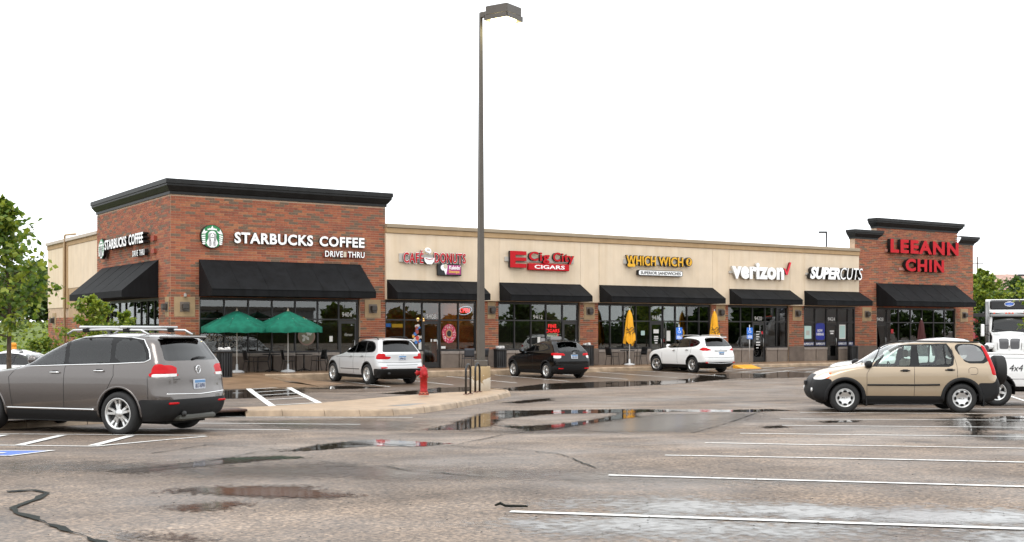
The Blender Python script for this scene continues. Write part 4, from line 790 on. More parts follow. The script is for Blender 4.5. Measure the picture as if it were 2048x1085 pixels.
for k in range(4):
    a, b = [(-0.34,-0.34),(0.34,-0.34),(0.34,0.34),(-0.34,0.34)][k], [(0.34,-0.34),(0.34,0.34),(-0.34,0.34),(-0.34,-0.34)][k]
    hd.box(min(a[0],b[0])-0.01, max(a[0],b[0])+0.01, min(a[1],b[1])-0.01, max(a[1],b[1])+0.01, 0.0, 0.139)
head = hd.obj('lamp_head', bronze, lamp, (0.72,-0.48,11.62), R_(-34))
head.scale = (1.25,1.25,1.1)
MB().lathe([(0.0,-0.16),(0.16,-0.14),(0.26,-0.09),(0.315,0.0),(0.315,0.12)], 20, cap=False).obj('lens', mat('lamp_lit', (1,1,1), 0.5, emit=(1.0,0.88,0.45), estr=14.0), head)
MB().bbox(0.0,0.5,-0.06,0.06,-0.09,0.09,0.012).obj('arm', bronze, lamp, (0.0,0.0,11.92), R_(-34))
# --- bike racks: two separate hoops bolted to the island
rackm = mat('rack_dark_steel', (0.035,0.035,0.036), 0.35, 0.6)
def rack(x, y, rz, label):
    t = thing('bike_rack', label, 'bike rack', (x, y, G(x, y)+0.11), rz, 'hoop bike racks beside the lamp post')
    P = [(-0.19,0,0.0),(-0.19,0,0.68)]+[(0.19*math.cos(a), 0, 0.68+0.19*math.sin(a)) for a in np.linspace(PI*0.93, PI*0.07, 9)]+[(0.19,0,0.68),(0.19,0,0)]
    MB().tube(P, 0.032, 10).obj('hoop', rackm, t)
    for s in (-0.19, 0.19): MB().lathe([(0.085,0.0),(0.085,0.012),(0.04,0.02)], 12, cx=s).obj('flange', mat('flange_rust', (0.10,0.03,0.02), 0.7), t)
rack(2.98,-18.05, R_(38), 'left hoop of the black tube bike rack, nearer the red hydrant'); rack(3.95,-17.0, R_(38), 'right hoop of the black tube bike rack, in front of the lamp pier')
# --- hydrant
hr = mat('hydrant_red', (0.34,0.012,0.014), 0.45, spec=0.3, var=0.25, scale=12); hx, hy = 1.55,-17.95
t = thing('fire_hydrant', 'red fire hydrant on the concrete island left of the bike racks', 'hydrant', (hx, hy, G(hx, hy)+0.11), AZ-PI/2)
MB().lathe([(0.12,0.10),(0.105,0.13),(0.105,0.50),(0.135,0.505),(0.135,0.55),(0.115,0.56),(0.115,0.62),(0.11,0.70),(0.085,0.78),(0.045,0.81),(0.03,0.82)], 18).obj('barrel', hr, t)
MB().lathe([(0.028,0.815),(0.022,0.86),(0.0,0.87)], 5).obj('operating_nut', hr, t)
MB().lathe([(0.15,0.0),(0.15,0.04),(0.125,0.05),(0.125,0.10)], 12).obj('base_flange', mat('hydrant_scuffed', (0.30,0.06,0.03), 0.6, var=0.6, scale=16), t)
for k in range(8): a = k*PI/4; MB().box(-0.016,0.016,-0.016,0.016,0.04,0.065).obj('bolt', rust, t, (0.135*math.cos(a), 0.135*math.sin(a), 0))
MB().lathe([(0.09,-0.02),(0.095,-0.16),(0.075,-0.165),(0.075,-0.19),(0.03,-0.2),(0.03,-0.23)], 14, axis=1).obj('pumper_nozzle', hr, t, (0.03,0,0.60))
MB().lathe([(0.06,0.06),(0.062,-0.16),(0.075,-0.165),(0.075,-0.20),(0.02,-0.21),(0.02,-0.235)], 14, axis=0).obj('hose_nozzle', hr, t, (-0.02,0,0.64))
MB().tube([(-0.2,-0.02,0.58),(-0.17,-0.05,0.47),(-0.12,-0.06,0.46),(-0.09,-0.06,0.55)], 0.008, 5).obj('chain', mat('chain_steel', (0.4,0.4,0.4), 0.4, 0.8), t)
# --- litter bins
binm = mat('bin_black', (0.014,0.014,0.015), 0.4); bagm = mat('bin_contents', (0.6,0.58,0.56), 0.7, var=0.3, scale=14)
def bin_(x, y, z, label, junk=True, h=1.0):
    t = thing('litter_bin', label, 'litter bin', (x, y, z), 0, 'black slatted litter bins along the shops')
    MB().lathe([(0.25,0.03),(0.27,h-0.1)], 20).obj('liner', mat('bin_liner', (0.008,0.008,0.008), 0.7), t)
    for k in range(20):
        a = 2*PI*k/20; o = MB().box(-0.025,0.025,-0.008,0.012,0.04,h-0.06).obj('slat', binm, t, (0.29*math.cos(a), 0.29*math.sin(a), 0), a+PI/2)
    MB().lathe([(0.315,h-0.08),(0.325,h-0.03),(0.30,h),(0.2,h+0.01)], 20).obj('rim', binm, t); MB().lathe([(0.30,0.0),(0.30,0.05)], 20).obj('foot', binm, t)
    if junk:
        rg = random.Random(x); mb = MB()
        for i in range(9): a, r = rg.uniform(0, 6.3), rg.uniform(0, 0.17); s = rg.uniform(0.05, 0.09); mb.bbox(r*math.cos(a)-s, r*math.cos(a)+s, r*math.sin(a)-s, r*math.sin(a)+s, h, h+rg.uniform(0.05, 0.13), 0.02)
        mb.obj('rubbish', bagm, t)
bin_(0.95,-3.5,0.05,'black litter bin behind the grey SUV at the corner of the coffee shop', True, 1.05)
bin_(14.95,-1.2,0.15,'black litter bin heaped with white rubbish right of the lamp post', True, 0.88)
bin_(20.3,-0.75,0.15,'black litter bin half hidden behind the black SUV', True, 1.0); bin_(39.4,-0.5,0.15,'black litter bin standing under the hair salon window', False, 0.85)
# --- parasols
canv = mat('canvas_green', (0.008,0.120,0.075), 0.8, spec=0.2, var=0.28, scale=4, bump=0.2, bscale=60); alum = mat('pole_white', (0.68,0.68,0.66), 0.4); basew = mat('parasol_base_grey', (0.55,0.55,0.55), 0.5)
def parasol(x, y, z, rz, label, R0=1.45, zr=1.83, zt=2.5):
    t = thing('parasol', label, 'parasol', (x, y, z), rz, 'open green parasols outside the coffee shop')
    mb = MB(); n = 8; sub = 5; rings = []
    for k in range(n):
        for s_ in range(sub):
            a = 2*PI*(k+s_/sub)/n; sag = 1-0.055*math.sin(PI*s_/sub); rings.append((a, sag))
    m_ = len(rings); prof = [(0.03,zt),(0.25,zt-0.08),(0.6,zt-0.24),(1.0,zt-0.42),(R0,zr+0.02)]
    for r, zz in prof:
        for a, sag in rings: mb.v.append((r*sag*math.cos(a), r*sag*math.sin(a), zz-(1-sag)*0.8*(r/R0)))
    for a, sag in rings: mb.v.append((R0*1.005*sag*math.cos(a), R0*1.005*sag*math.sin(a), zr-0.19-(1-sag)*0.4+0.012*math.sin(a*24)))
    for i in range(len(prof)):
        for k in range(m_): mb.f.append((i*m_+k, i*m_+(k+1) % m_, (i+1)*m_+(k+1) % m_, (i+1)*m_+k)); mb.m.append(0); mb.sm.append(True)
    cn = mb.obj('canopy', canv, t)
    for k in range(8): a = 2*PI*k/8; MB().tube([(r*math.cos(a)*1.002, r*math.sin(a)*1.002, zz+0.004) for r, zz in prof], 0.007, 4).obj('seam', mat('canvas_seam', (0.006,0.10,0.063), 0.8), cn)
    MB().lathe([(0.05,zt-0.02),(0.05,zt+0.03),(0.02,zt+0.08),(0.012,zt+0.14)], 8).obj('finial', mat('finial_wood', (0.25,0.2,0.14), 0.5), t)
    MB().tube([(0,0,0.1),(0,0,zt-0.02)], 0.022, 10).obj('pole', alum, t); MB().lathe([(0.30,0.0),(0.30,0.05),(0.22,0.09),(0.05,0.12),(0.04,0.35)], 20).obj('base', basew, t)
    for k in range(8): a = 2*PI*k/8; MB().tube([(0.03*math.cos(a),0.03*math.sin(a),zt-0.45),(R0*0.55*math.cos(a),R0*0.55*math.sin(a),zt-0.31)], 0.008, 4).obj('rib', alum, t)
    for k in (0,):
        a = 2*PI*(5.5+k)/n-rz*0; d = R0*0.955*math.cos(PI/n); o = text('STARBUCKS COFFEE', -0.33, 0.33, 0, 0.06, 0, cn, num, num, 0.002, 0.02, split=False, name='lettering')[0]
        o.location = (d*math.cos(a)-0.33*math.cos(a+PI/2)+0.02*math.cos(a), d*math.sin(a)-0.33*math.sin(a+PI/2)+0.02*math.sin(a), zr-0.16); o.rotation_euler = (PI/2, 0, a+PI/2)
    return t
parasol(2.4,-1.0,0.15,R_(12),'left green open parasol outside the coffee shop, nearer the litter bin'); parasol(4.4,-1.5,0.15,R_(-8),'right green open parasol outside the coffee shop, nearer the door')
yfab = mat('canvas_yellow', (0.78,0.37,0.012), 0.75, var=0.12, scale=5)
def furled(x, y, label, m=yfab, h=2.72, marks=True, cap=False):
    t = thing('parasol', label, 'parasol', (x, y, 0.15), 0, 'furled parasols')
    mb = MB(); n = 48; prof = [(0.03,h),(0.10,h-0.16),(0.14,h-0.35),(0.17,h-0.65),(0.20,h-0.95),(0.235,h-1.25),(0.25,h-1.50),(0.245,h-1.62)]
    for i, (r, z) in enumerate(prof):
        for k in range(n):
            a = 2*PI*k/n; w = 1+(0.26*math.sin(a*7+i*0.35)+0.1*math.sin(a*13-i))*(0.25+0.75*i/7); mb.v.append((r*w*math.cos(a), r*w*math.sin(a), z-(0.10*math.sin(a*3+1)+0.06*math.sin(a*7))*(i == 7)))
    for i in range(len(prof)-1):
        for k in range(n): mb.f.append((i*n+k, i*n+(k+1) % n, (i+1)*n+(k+1) % n, (i+1)*n+k)); mb.m.append(0); mb.sm.append(True)
    mb.obj('canopy', m, t)
    MB().tube([(0,0,0.08),(0,0,h+0.06)], 0.022, 8).obj('pole', alum, t); MB().lathe([(0.27,0.0),(0.27,0.06),(0.05,0.10),(0.04,0.3)], 18).obj('base', basew, t)
    MB().lathe([(0.03,h-0.01),(0.02,h+0.07),(0.0,h+0.09)], 8).obj('finial', mat('finial_white', (0.6,0.6,0.58), 0.5), t)
    if marks:
        for z0, amp in ((h-1.02, 0.07), (h-1.14, 0.05), (h-0.9, 0.06)):
            MB().tube([(0.255*math.cos(a), 0.255*math.sin(a), z0+amp*math.sin(a*5+z0*9)) for a in np.linspace(-2.9, 0.2, 22)], 0.014, 5).obj('print_line', black, t)
furled(22.61,-1.1,'yellow furled parasol with black print left of the sandwich shop door'); furled(28.23,-1.1,'yellow furled parasol beside the pier, right end of the sandwich shop')
furled(44.13,-1.5,'dark maroon furled parasol outside the restaurant, seen over the pickup roof', mat('canvas_maroon', (0.06,0.012,0.012), 0.8), 2.35, False)
# --- cafe chairs and tables
mesh_m = mat('chair_black_steel', (0.014,0.014,0.015), 0.4, 0.3)
def cafe_chair(x, y, rz, label, group, m=mesh_m):
    t = thing('cafe_chair', label, 'chair', (x, y, 0.15), rz, group)
    MB().bbox(-0.23,0.23,-0.22,0.22,0.43,0.455,0.01).obj('seat', m, t)
    mb = MB()
    vs = [(-0.23+0.46*i/6, 0.22+0.07*j/4+0.03*math.sin(PI*i/6), 0.5+0.40*j/4) for j in range(5) for i in range(7)]; mb.add(vs, [(j*7+i, j*7+i+1, j*7+i+8, j*7+i+7) for j in range(4) for i in range(6)], smooth=True)
    b = mb.obj('backrest', m, t); b.modifiers.new('s', 'SOLIDIFY').thickness = 0.012
    for sx in (-0.22, 0.22):
        MB().tube([(sx*1.08,-0.24,0),(sx,-0.2,0.43),(sx,-0.2,0.62),(sx,0.16,0.64)], 0.012, 6).obj('leg', m, t); MB().tube([(sx*1.08,0.28,0),(sx,0.2,0.43),(sx,0.30,0.92)], 0.012, 6).obj('leg', m, t)
def cafe_table(x, y, label, m=mesh_m):
    t = thing('cafe_table', label, 'table', (x, y, 0.15), 0, 'round cafe tables outside the shops')
    MB().lathe([(0.36,0.70),(0.37,0.72),(0.36,0.735)], 24).obj('table_top', m, t); MB().tube([(0,0,0.03),(0,0,0.70)], 0.03, 8).obj('pedestal', m, t)
    for k in range(4): a = PI/4+k*PI/2; MB().tube([(0,0,0.12),(0.28*math.cos(a),0.28*math.sin(a),0.015)], 0.018, 6).obj('foot', m, t)
cafe_table(4.0,-0.72,'round black cafe table between the two green parasols'); cafe_table(5.45,-0.72,'round black cafe table right of the right green parasol')
gc = 'black cafe chairs outside the coffee shop'
for x, rz, l in ((3.1,PI/2,'black cafe chair just right of the left parasol pole'),(3.62,-1.9,'black cafe chair under the gap between the green parasols'),(4.75,1.4,'black cafe chair behind the right parasol base'),(6.1,-1.5,'black cafe chair right of the right parasol'),(6.75,1.2,'black cafe chair nearest the coffee shop door')): cafe_chair(x,-0.75,rz,l,gc)
cafe_chair(13.5,-0.75,PI*0.9,'dark steel cafe chair under the donut decal window, left of lamp post','cafe chairs outside the small shops',mat('chair_slate', (0.05,0.055,0.065), 0.5, 0.3)); cafe_chair(14.35,-0.5,PI*1.1,'dark cafe chair partly hidden behind the lamp post','cafe chairs outside the small shops',MATS['chair_slate'])
cafe_table(22.75,-0.75,'black cafe table under the left yellow parasol')
for x, rz, l in ((21.75,PI/2,'black cafe chair left of the yellow parasol pole'),(23.5,-PI/2,'black cafe chair right of the yellow parasol pole, by the white SUV')): cafe_chair(x,-0.85,rz,l,'cafe chairs outside the small shops')
# --- accessible parking signs
pb = mat('sign_blue', (0.02,0.16,0.62), 0.4)
def apsign(x, y, label):
    t = thing('parking_sign', label, 'sign', (x, y, 0.15), R_(-20), 'accessible parking signs at the kerb')
    MB().tube([(0,0,0),(0,0,2.0)], 0.024, 8).obj('post', mat('galvanised', (0.5,0.5,0.5), 0.4, 0.5), t)
    p = shape(rrect(0.32,0.34,0.03), -0.16, 1.52, -0.035, t, pb, wface, 0.004, 'plate'); shape(rrect(0.32,0.22,0.03), -0.16, 1.28, -0.035, t, pb, wface, 0.004, 'plate')
    shape(circ(0.03, 10), 0.0, 1.80, -0.042, t, wface, None, 0.002, 'symbol')
    MB().tube([(0,-0.043,1.77),(0.0,-0.043,1.69),(0.055,-0.043,1.69),(0.075,-0.043,1.61)], 0.012, 5).obj('symbol', wface, t); MB().tube([(0.06*math.cos(a)-0.005,-0.043,1.66+0.06*math.sin(a)) for a in np.linspace(2.2, 5.9, 12)], 0.009, 5).obj('symbol', wface, t)
    for z in (1.44, 1.39, 1.34): MB().box(-0.12,0.12,-0.045,-0.041,z-0.012,z+0.012).obj('print_line', wface, t)
apsign(24.08,-3.1,'blue accessible parking sign showing above the hood of the white SUV'); apsign(28.78,-3.1,'blue accessible parking sign on a full post by the yellow kerb ramp')
# a strip of rubber lying on the asphalt
rx0, ry0 = -10.23,-40.2; rz0 = G(rx0, ry0)
st = MB().tube([(rx0,ry0,rz0+0.02),(rx0+0.05,ry0-0.01,rz0+0.035),(rx0+0.06,ry0-0.07,rz0+0.02),(rx0+0.21,ry0-0.19,rz0+0.018)], [0.008,0.014,0.012,0.009], 6).obj('rubber_strip', tar); tag(st, 'short black strip of torn rubber lying on the wet asphalt', 'debris')
# ================================================================== vehicles
def paintm(name, col, metal=0.5, rough=0.32):
    return mat(name, col, rough, metal, coat=0.7)
blackp = mat('trim_black', (0.007,0.007,0.0075), 0.5, spec=0.3); tyrem = mat('tyre_rubber', (0.012,0.012,0.012), 0.75, bump=0.2, scale=60); clad = mat('cladding_charcoal', (0.014,0.014,0.0145), 0.65, spec=0.25)
alloy = mat('alloy_silver', (0.62,0.62,0.61), 0.30, 0.85); chrome = mat('chrome', (0.75,0.75,0.75), 0.12, 1.0); redlens = mat('lens_red', (0.50,0.004,0.008), 0.25, spec=0.2); clearlens = mat('lens_clear', (0.72,0.72,0.70), 0.12, coat=0.6); amber = mat('lens_amber', (0.7,0.13,0.02), 0.15)
plate_w = mat('plate_white', (0.62,0.66,0.72), 0.5); plate_b = mat('plate_blue', (0.12,0.27,0.5), 0.5); seatm = mat('seat_dark', (0.03,0.03,0.032), 0.8); seatl = mat('seat_beige', (0.30,0.25,0.19), 0.8); darkin = mat('wheel_well', (0.006,0.006,0.006), 0.9); seam_m = mat('panel_gap', (0.01,0.01,0.01), 0.7)
g_clear = glassmat('car_glass_clear', (0.70,0.80,0.76), 1.5, boost=1.5); g_mid = glassmat('car_glass_tint', (0.34,0.37,0.34), 1.5, boost=1.15); g_dark = glassmat('car_glass_privacy', (0.04,0.045,0.045), 1.5, boost=1.2)
g_wet = glassmat('car_glass_beaded', (0.55,0.58,0.56), 1.5, rough=0.3, boost=4.5)
def pchip(xk, yk, x):
    xk = np.array(xk, float); yk = np.array(yk, float); h = np.diff(xk); d = np.diff(yk)/h; m = np.zeros(len(xk))
    for i in range(1, len(xk)-1):
        if d[i-1]*d[i] > 0: w1, w2 = 2*h[i]+h[i-1], h[i]+2*h[i-1]; m[i] = (w1+w2)/(w1/d[i-1]+w2/d[i])
    m[0], m[-1] = d[0], d[-1]
    i = np.clip(np.searchsorted(xk, x)-1, 0, len(xk)-2); t = (x-xk[i])/h[i]
    return (2*t**3-3*t**2+1)*yk[i]+(t**3-2*t**2+t)*h[i]*m[i]+(-2*t**3+3*t**2)*yk[i+1]+(t**3-t**2)*h[i]*m[i+1]
class Shell:
    """car skin: horizontal outlines stacked from sill to roof. x forward from the rear axle, z up from the road."""
    def __init__(s, front, rear, width, cf, cr, bf, br, crown=0.05, cell=0.034, sb=0.03):
        z = np.linspace(front[0][0], front[-1][0], 3000)
        XF = pchip(*zip(*front), z); XR = pchip(*zip(*rear), z); W = pchip(*zip(*width), z); CF = np.interp(z, *zip(*cf)); CR = np.interp(z, *zip(*cr)); BF = np.interp(z, *zip(*bf)); BR = np.interp(z, *zip(*br))
        ds = np.maximum.reduce([np.abs(np.diff(z)), np.abs(np.diff(XF))*0.8, np.abs(np.diff(XR))*0.8, np.abs(np.diff(W))]); cum = np.concatenate([[0], np.cumsum(ds)])
        k = max(8, int(cum[-1]/cell)); pick = np.clip(np.searchsorted(cum, np.linspace(0, cum[-1], k+1)), 0, 2999); pick = np.unique(pick)
        rows = []; s.z = z[pick]; nS = int((XF.max()-XR.min())/cell)
        for i in pick:
            xf, xr, w = XF[i], XR[i], W[i]; cfl, crl = CF[i], CR[i]; cw = min(cfl*0.75, w*0.75); rw = min(crl*0.9, w*0.75)
            y1 = w-cw; ya = np.linspace(0, y1, 14); xa = xf-BF[i]*(ya/w)**2; xs = xa[-1]
            t = np.linspace(0, PI/2, 12)[1:]; yb = y1+cw*np.sin(t)**(2/2.3); xb = xs-cfl+cfl*np.cos(t)**(2/2.3)
            y2 = w-rw; yd = np.linspace(y2, 0, 16); xd = xr+BR[i]*(yd/w)**2; xe = xd[0]
            yc = y2+rw*np.cos(t)**(2/2.6); xc = xe+crl-crl*np.sin(t)**(2/2.6)
            yc = yc[:-1]; xc = xc[:-1]
            xm = np.linspace(xb[-1], xe+crl, nS)[1:]; u = (xm-(xf+xr)/2)/((xf-xr)/2); ym = np.full(nS-1, w)
            X = np.concatenate([xa, xb, xm, xc, xd]); Y = np.concatenate([ya, yb, ym, yc, yd])
            uu = np.abs((X-(xf+xr)/2)/((xf-xr)/2)); Y = Y*(1-sb*uu**3*(Y > 0.5*w))
            rows.append((X, Y))
        s.X = np.array([r[0] for r in rows]); s.Y = np.array([r[1] for r in rows]); s.N = s.X.shape[1]; nr = len(rows)
        Zg = np.repeat(s.z[:, None], s.N, 1)
        # roof
        X, Y, Zt = s.X[-1], s.Y[-1], s.z[-1]; xm_ = (X.max()+X.min())/2; wd = Y.max(); hl = (X.max()-X.min())/2
        ex, ey = [], []; ez = []
        for kk in (0.985, 0.95, 0.88, 0.78, 0.64, 0.48, 0.3, 0.12, 0.0):
            ey.append(Y*kk); ex.append(xm_+(X-xm_)*(1-(1-kk)*wd/hl)); ez.append(np.full(s.N, Zt+crown*(1-kk**2.0)))
        X = np.vstack([s.X, ex]); Y = np.vstack([s.Y, ey]); Z = np.vstack([Zg, ez]); s.nr = X.shape[0]
        XX = np.hstack([X, X[:, -2:0:-1]]); YY = np.hstack([Y, -Y[:, -2:0:-1]]); ZZ = np.hstack([Z, Z[:, -2:0:-1]]); s.M = XX.shape[1]
        s.P = np.stack([XX, YY, ZZ], -1); s.regs = []; s.names = ['body']; 
        P = s.P; A = P[1:, :, :]-P[:-1, :, :]; Bv = np.roll(P, -1, 1)-P
        D1 = P[1:, :][:, :]  # quad diagonals
        p00, p01, p10, p11 = P[:-1], np.roll(P, -1, 1)[:-1], P[1:], np.roll(P, -1, 1)[1:]
        fn = np.cross(p11-p00, p10-p01); ln = np.linalg.norm(fn, axis=-1, keepdims=True); fn = fn/np.maximum(ln, 1e-9); s.fc = (p00+p01+p10+p11)/4
        # make sure normals look outwards
        if (fn[:, :, 1]*np.sign(s.fc[:, :, 1])).sum() < 0: fn = -fn; s.flip = True
        else: s.flip = False
        s.fn = fn; s.lab = np.zeros(s.fc.shape[:2], int)
        vn = np.zeros_like(P); 
        for di, dj in ((0,0),(0,1),(1,0),(1,1)):
            vn[di:s.nr-1+di] += np.roll(fn*ln, dj, 1)
        s.vn = vn/np.maximum(np.linalg.norm(vn, axis=-1, keepdims=True), 1e-9)
    def ys(s, x, z):
        i = float(np.interp(z, s.z, np.arange(len(s.z)))); a = int(i); b = min(a+1, len(s.z)-1); t = i-a
        f = lambda k: np.interp(-x, -np.maximum.accumulate(s.X[k][::-1])[::-1], s.Y[k])
        return f(a)*(1-t)+f(b)*t
    def xrear(s, y, z):
        i = int(round(float(np.interp(z, s.z, np.arange(len(s.z)))))); k = s.N-26; yy = s.Y[i][k:][::-1]; xx = s.X[i][k:][::-1]; return float(np.interp(abs(y), yy, xx))
    def xfront(s, y, z):
        i = int(round(float(np.interp(z, s.z, np.arange(len(s.z)))))); yy = s.Y[i][:25]; xx = s.X[i][:25]; return float(np.interp(abs(y), yy, xx))
    def reg(s, kind, poly, name, m, both=True, cond=None):
        """mark faces inside a side ('S'), rear ('R'), front ('F') outline or a condition ('C')"""
        x, y, z = s.fc[..., 0], s.fc[..., 1], s.fc[..., 2]; nx, ny = s.fn[..., 0], s.fn[..., 1]
        if kind == 'S': ok = inpoly(poly, x, z) & (np.abs(ny) > 0.3)
        elif kind == 'R': ok = inpoly(poly, np.abs(y), z) & (nx < -0.22)
        elif kind == 'F': ok = inpoly(poly, np.abs(y), z) & (nx > 0.2)
        else: ok = cond(x, y, z, nx, ny, s.fn[..., 2])
        for sg in ((1, -1) if both else (0,)):
            o = ok & (y*sg > 0) if sg else ok
            s.names.append((name, m)); s.lab[o] = len(s.names)-1
    def cut(s, cx, cz, r, ymin):
        x, y, z = s.fc[..., 0], s.fc[..., 1], s.fc[..., 2]; s.lab[(np.hypot(x-cx, z-cz) < r) & (np.abs(y) > ymin)] = -1
    def build(s, root, paint):
        L = s.lab; P = s.P.copy(); nr, M = s.nr, s.M; ids = np.arange(nr*M).reshape(nr, M)
        e = []
        v = L != np.roll(L, 1, 1); ii, jj = np.nonzero(v); e.append(np.stack([ids[ii, jj], ids[ii+1, jj]], 1))
        h = L[1:] != L[:-1]; ii, jj = np.nonzero(h); e.append(np.stack([ids[ii+1, jj], ids[ii+1, (jj+1) % M]], 1))
        E_ = np.vstack(e); Pf = P.reshape(-1, 3)
        for it in range(5):
            S = np.zeros_like(Pf); n = np.zeros(len(Pf)); 
            np.add.at(S, E_[:, 0], Pf[E_[:, 1]]); np.add.at(S, E_[:, 1], Pf[E_[:, 0]]); np.add.at(n, E_[:, 0], 1); np.add.at(n, E_[:, 1], 1)
            k = n == 2; Pf[k] = Pf[k]*0.45+0.55*S[k]/n[k, None]
        a, b, c, d = ids[:-1], np.roll(ids, -1, 1)[:-1], np.roll(ids, -1, 1)[1:], ids[1:]; Q = np.stack([a, b, c, d], -1)
        if not s.flip: pass
        vn = s.vn.reshape(-1, 3); out = {}
        for li in np.unique(L):
            if li < 0: continue
            q = Q[L == li]
            nm, m = ('body', paint) if li == 0 else s.names[li]
            used, inv = np.unique(q, return_inverse=True); f = inv.reshape(-1, 4); f = f if s.flipface else f[:, ::-1]
            me = bpy.data.meshes.new(nm); me.from_pydata(Pf[used].tolist(), [], f.tolist()); me.materials.append(m); me.polygons.foreach_set('use_smooth', [True]*len(f)); me.update()
            try: me.normals_set_custom_split_from_vertices(vn[used].tolist())
            except Exception: pass
            out.setdefault(nm, []).append(mkobj(nm, me, root))
        return out
    flipface = True
    def side_line(s, pts, r, m, par, name='trim', closed=False, off=0.0, sides=(1, -1), dense=0.05, flat=1.0):
        P = []; q = pts+[pts[0]] if closed else pts
        for a, b in zip(q, q[1:]):
            k = max(1, int(math.dist(a, b)/dense)); P += [(a[0]+(b[0]-a[0])*i/k, a[1]+(b[1]-a[1])*i/k) for i in range(k)]
        P.append(q[-1])
        for sg in sides: MB().tube([(x, sg*(s.ys(x, z)+off), z) for x, z in P], r, 6, flat=flat).obj(name, m, par)
    def rear_line(s, pts, r, m, par, name='trim', off=0.0):
        P = []
        for a, b in zip(pts, pts[1:]):
            k = max(1, int(math.dist(a, b)/0.06)); P += [(a[0]+(b[0]-a[0])*i/k, a[1]+(b[1]-a[1])*i/k) for i in range(k)]
        P.append(pts[-1]); MB().tube([(s.xrear(y, z)-off, y, z) for y, z in P], r, 6).obj(name, m, par)
def rnd(poly, n=2):                       # round the corners of an outline
    for _ in range(n):
        q = []
        for a, b in zip(poly, poly[1:]+poly[:1]): q += [lerp(a, b, 0.22), lerp(a, b, 0.78)]
        poly = q
    return poly
def wheel_parts(root, x, y, r, wd, style, rimr, m=alloy, steer=0):
    sg = 1 if y > 0 else -1
    t = MB().lathe([(rimr*0.98,-wd/2+0.01),(rimr,-wd/2),(r-0.03,-wd/2),(r-0.008,-wd/2+0.03),(r,-wd/2+0.06),(r,wd/2-0.06),(r-0.008,wd/2-0.03),(r-0.03,wd/2),(rimr,wd/2),(rimr*0.98,wd/2-0.01)], 40, axis=1, cap=False).obj('wheel', tyrem, root, (x, y, r), steer)
    mb = MB(); mb.lathe([(rimr,sg*(wd/2)),(rimr-0.012,sg*(wd/2+0.004)),(rimr-0.03,sg*(wd/2-0.012)),(rimr-0.035,sg*(wd/2-0.12))], 40, axis=1, cap=False)
    yo = wd/2-0.015
    def spoke(a, w0, w1, r0, r1):
        vs = []
        for rr, w, dy in ((r0, w0, -0.012), ((r0+r1)/2, (w0+w1)/2, -0.018), (r1, w1, 0.0)):
            for q, dd in ((-w, -0.03), (-w*0.7, 0), (w*0.7, 0), (w, -0.03)):
                px, pz = rr*math.cos(a)-q*math.sin(a), rr*math.sin(a)+q*math.cos(a); vs.append((px, sg*(yo+dy+dd), pz))
        mb.add(vs, [(i*4+k, i*4+k+1, i*4+5+k, i*4+4+k) for i in range(2) for k in range(3)])
    if style == 'steel':
        mb.lathe([(rimr-0.02,sg*(yo-0.01)),(rimr*0.78,sg*(yo+0.0)),(rimr*0.5,sg*(yo-0.015)),(rimr*0.40,sg*(yo-0.03)),(0.0,sg*(yo-0.025))], 36, axis=1, cap=False)
    else:
        n = style[1]
        for k in range(n):
            a = 2*PI*k/n+0.2
            if style[0] == 'Y':
                for da in (-style[3], style[3]): spoke(a+da, style[2], style[2]*0.9, rimr*0.28, rimr-0.015)
            else: spoke(a, style[2]*1.2, style[2]*0.9, rimr*0.2, rimr-0.015)
        mb.lathe([(rimr*0.30,sg*(yo-0.02)),(rimr*0.26,sg*(yo+0.004)),(0.0,sg*(yo+0.006))], 20, axis=1, cap=False)
    rm = mb.obj('rim', m, t)
    bk = MB().lathe([(rimr-0.02,sg*(wd/2-0.10)),(0.0,sg*(wd/2-0.10))], 24, axis=1, cap=False).obj('brake_disc', mat('brake_dark', (0.03,0.03,0.03), 0.5, 0.3), t)
    if style == 'steel':
        mb = MB()
        for k in range(8):
            a = 2*PI*k/8; c_, s_ = math.cos(a), math.sin(a); R1 = rimr*0.70
            mb.add([((R1+u*0.036)*c_-v*0.050*s_, sg*(yo+0.008), (R1+u*0.036)*s_+v*0.050*c_) for u, v in [(math.cos(q)*0.8, math.sin(q)*0.9) for q in np.linspace(0, 2*PI, 11)[:-1]]], [tuple(range(10))])
        for k in range(5): a = 2*PI*k/5; mb.lathe([(0.012,0),(0.012,0.001)], 6, axis=1, cx=0.055*math.cos(a), cy=sg*(yo-0.02)); 
        mb.obj('slots', darkin, t)
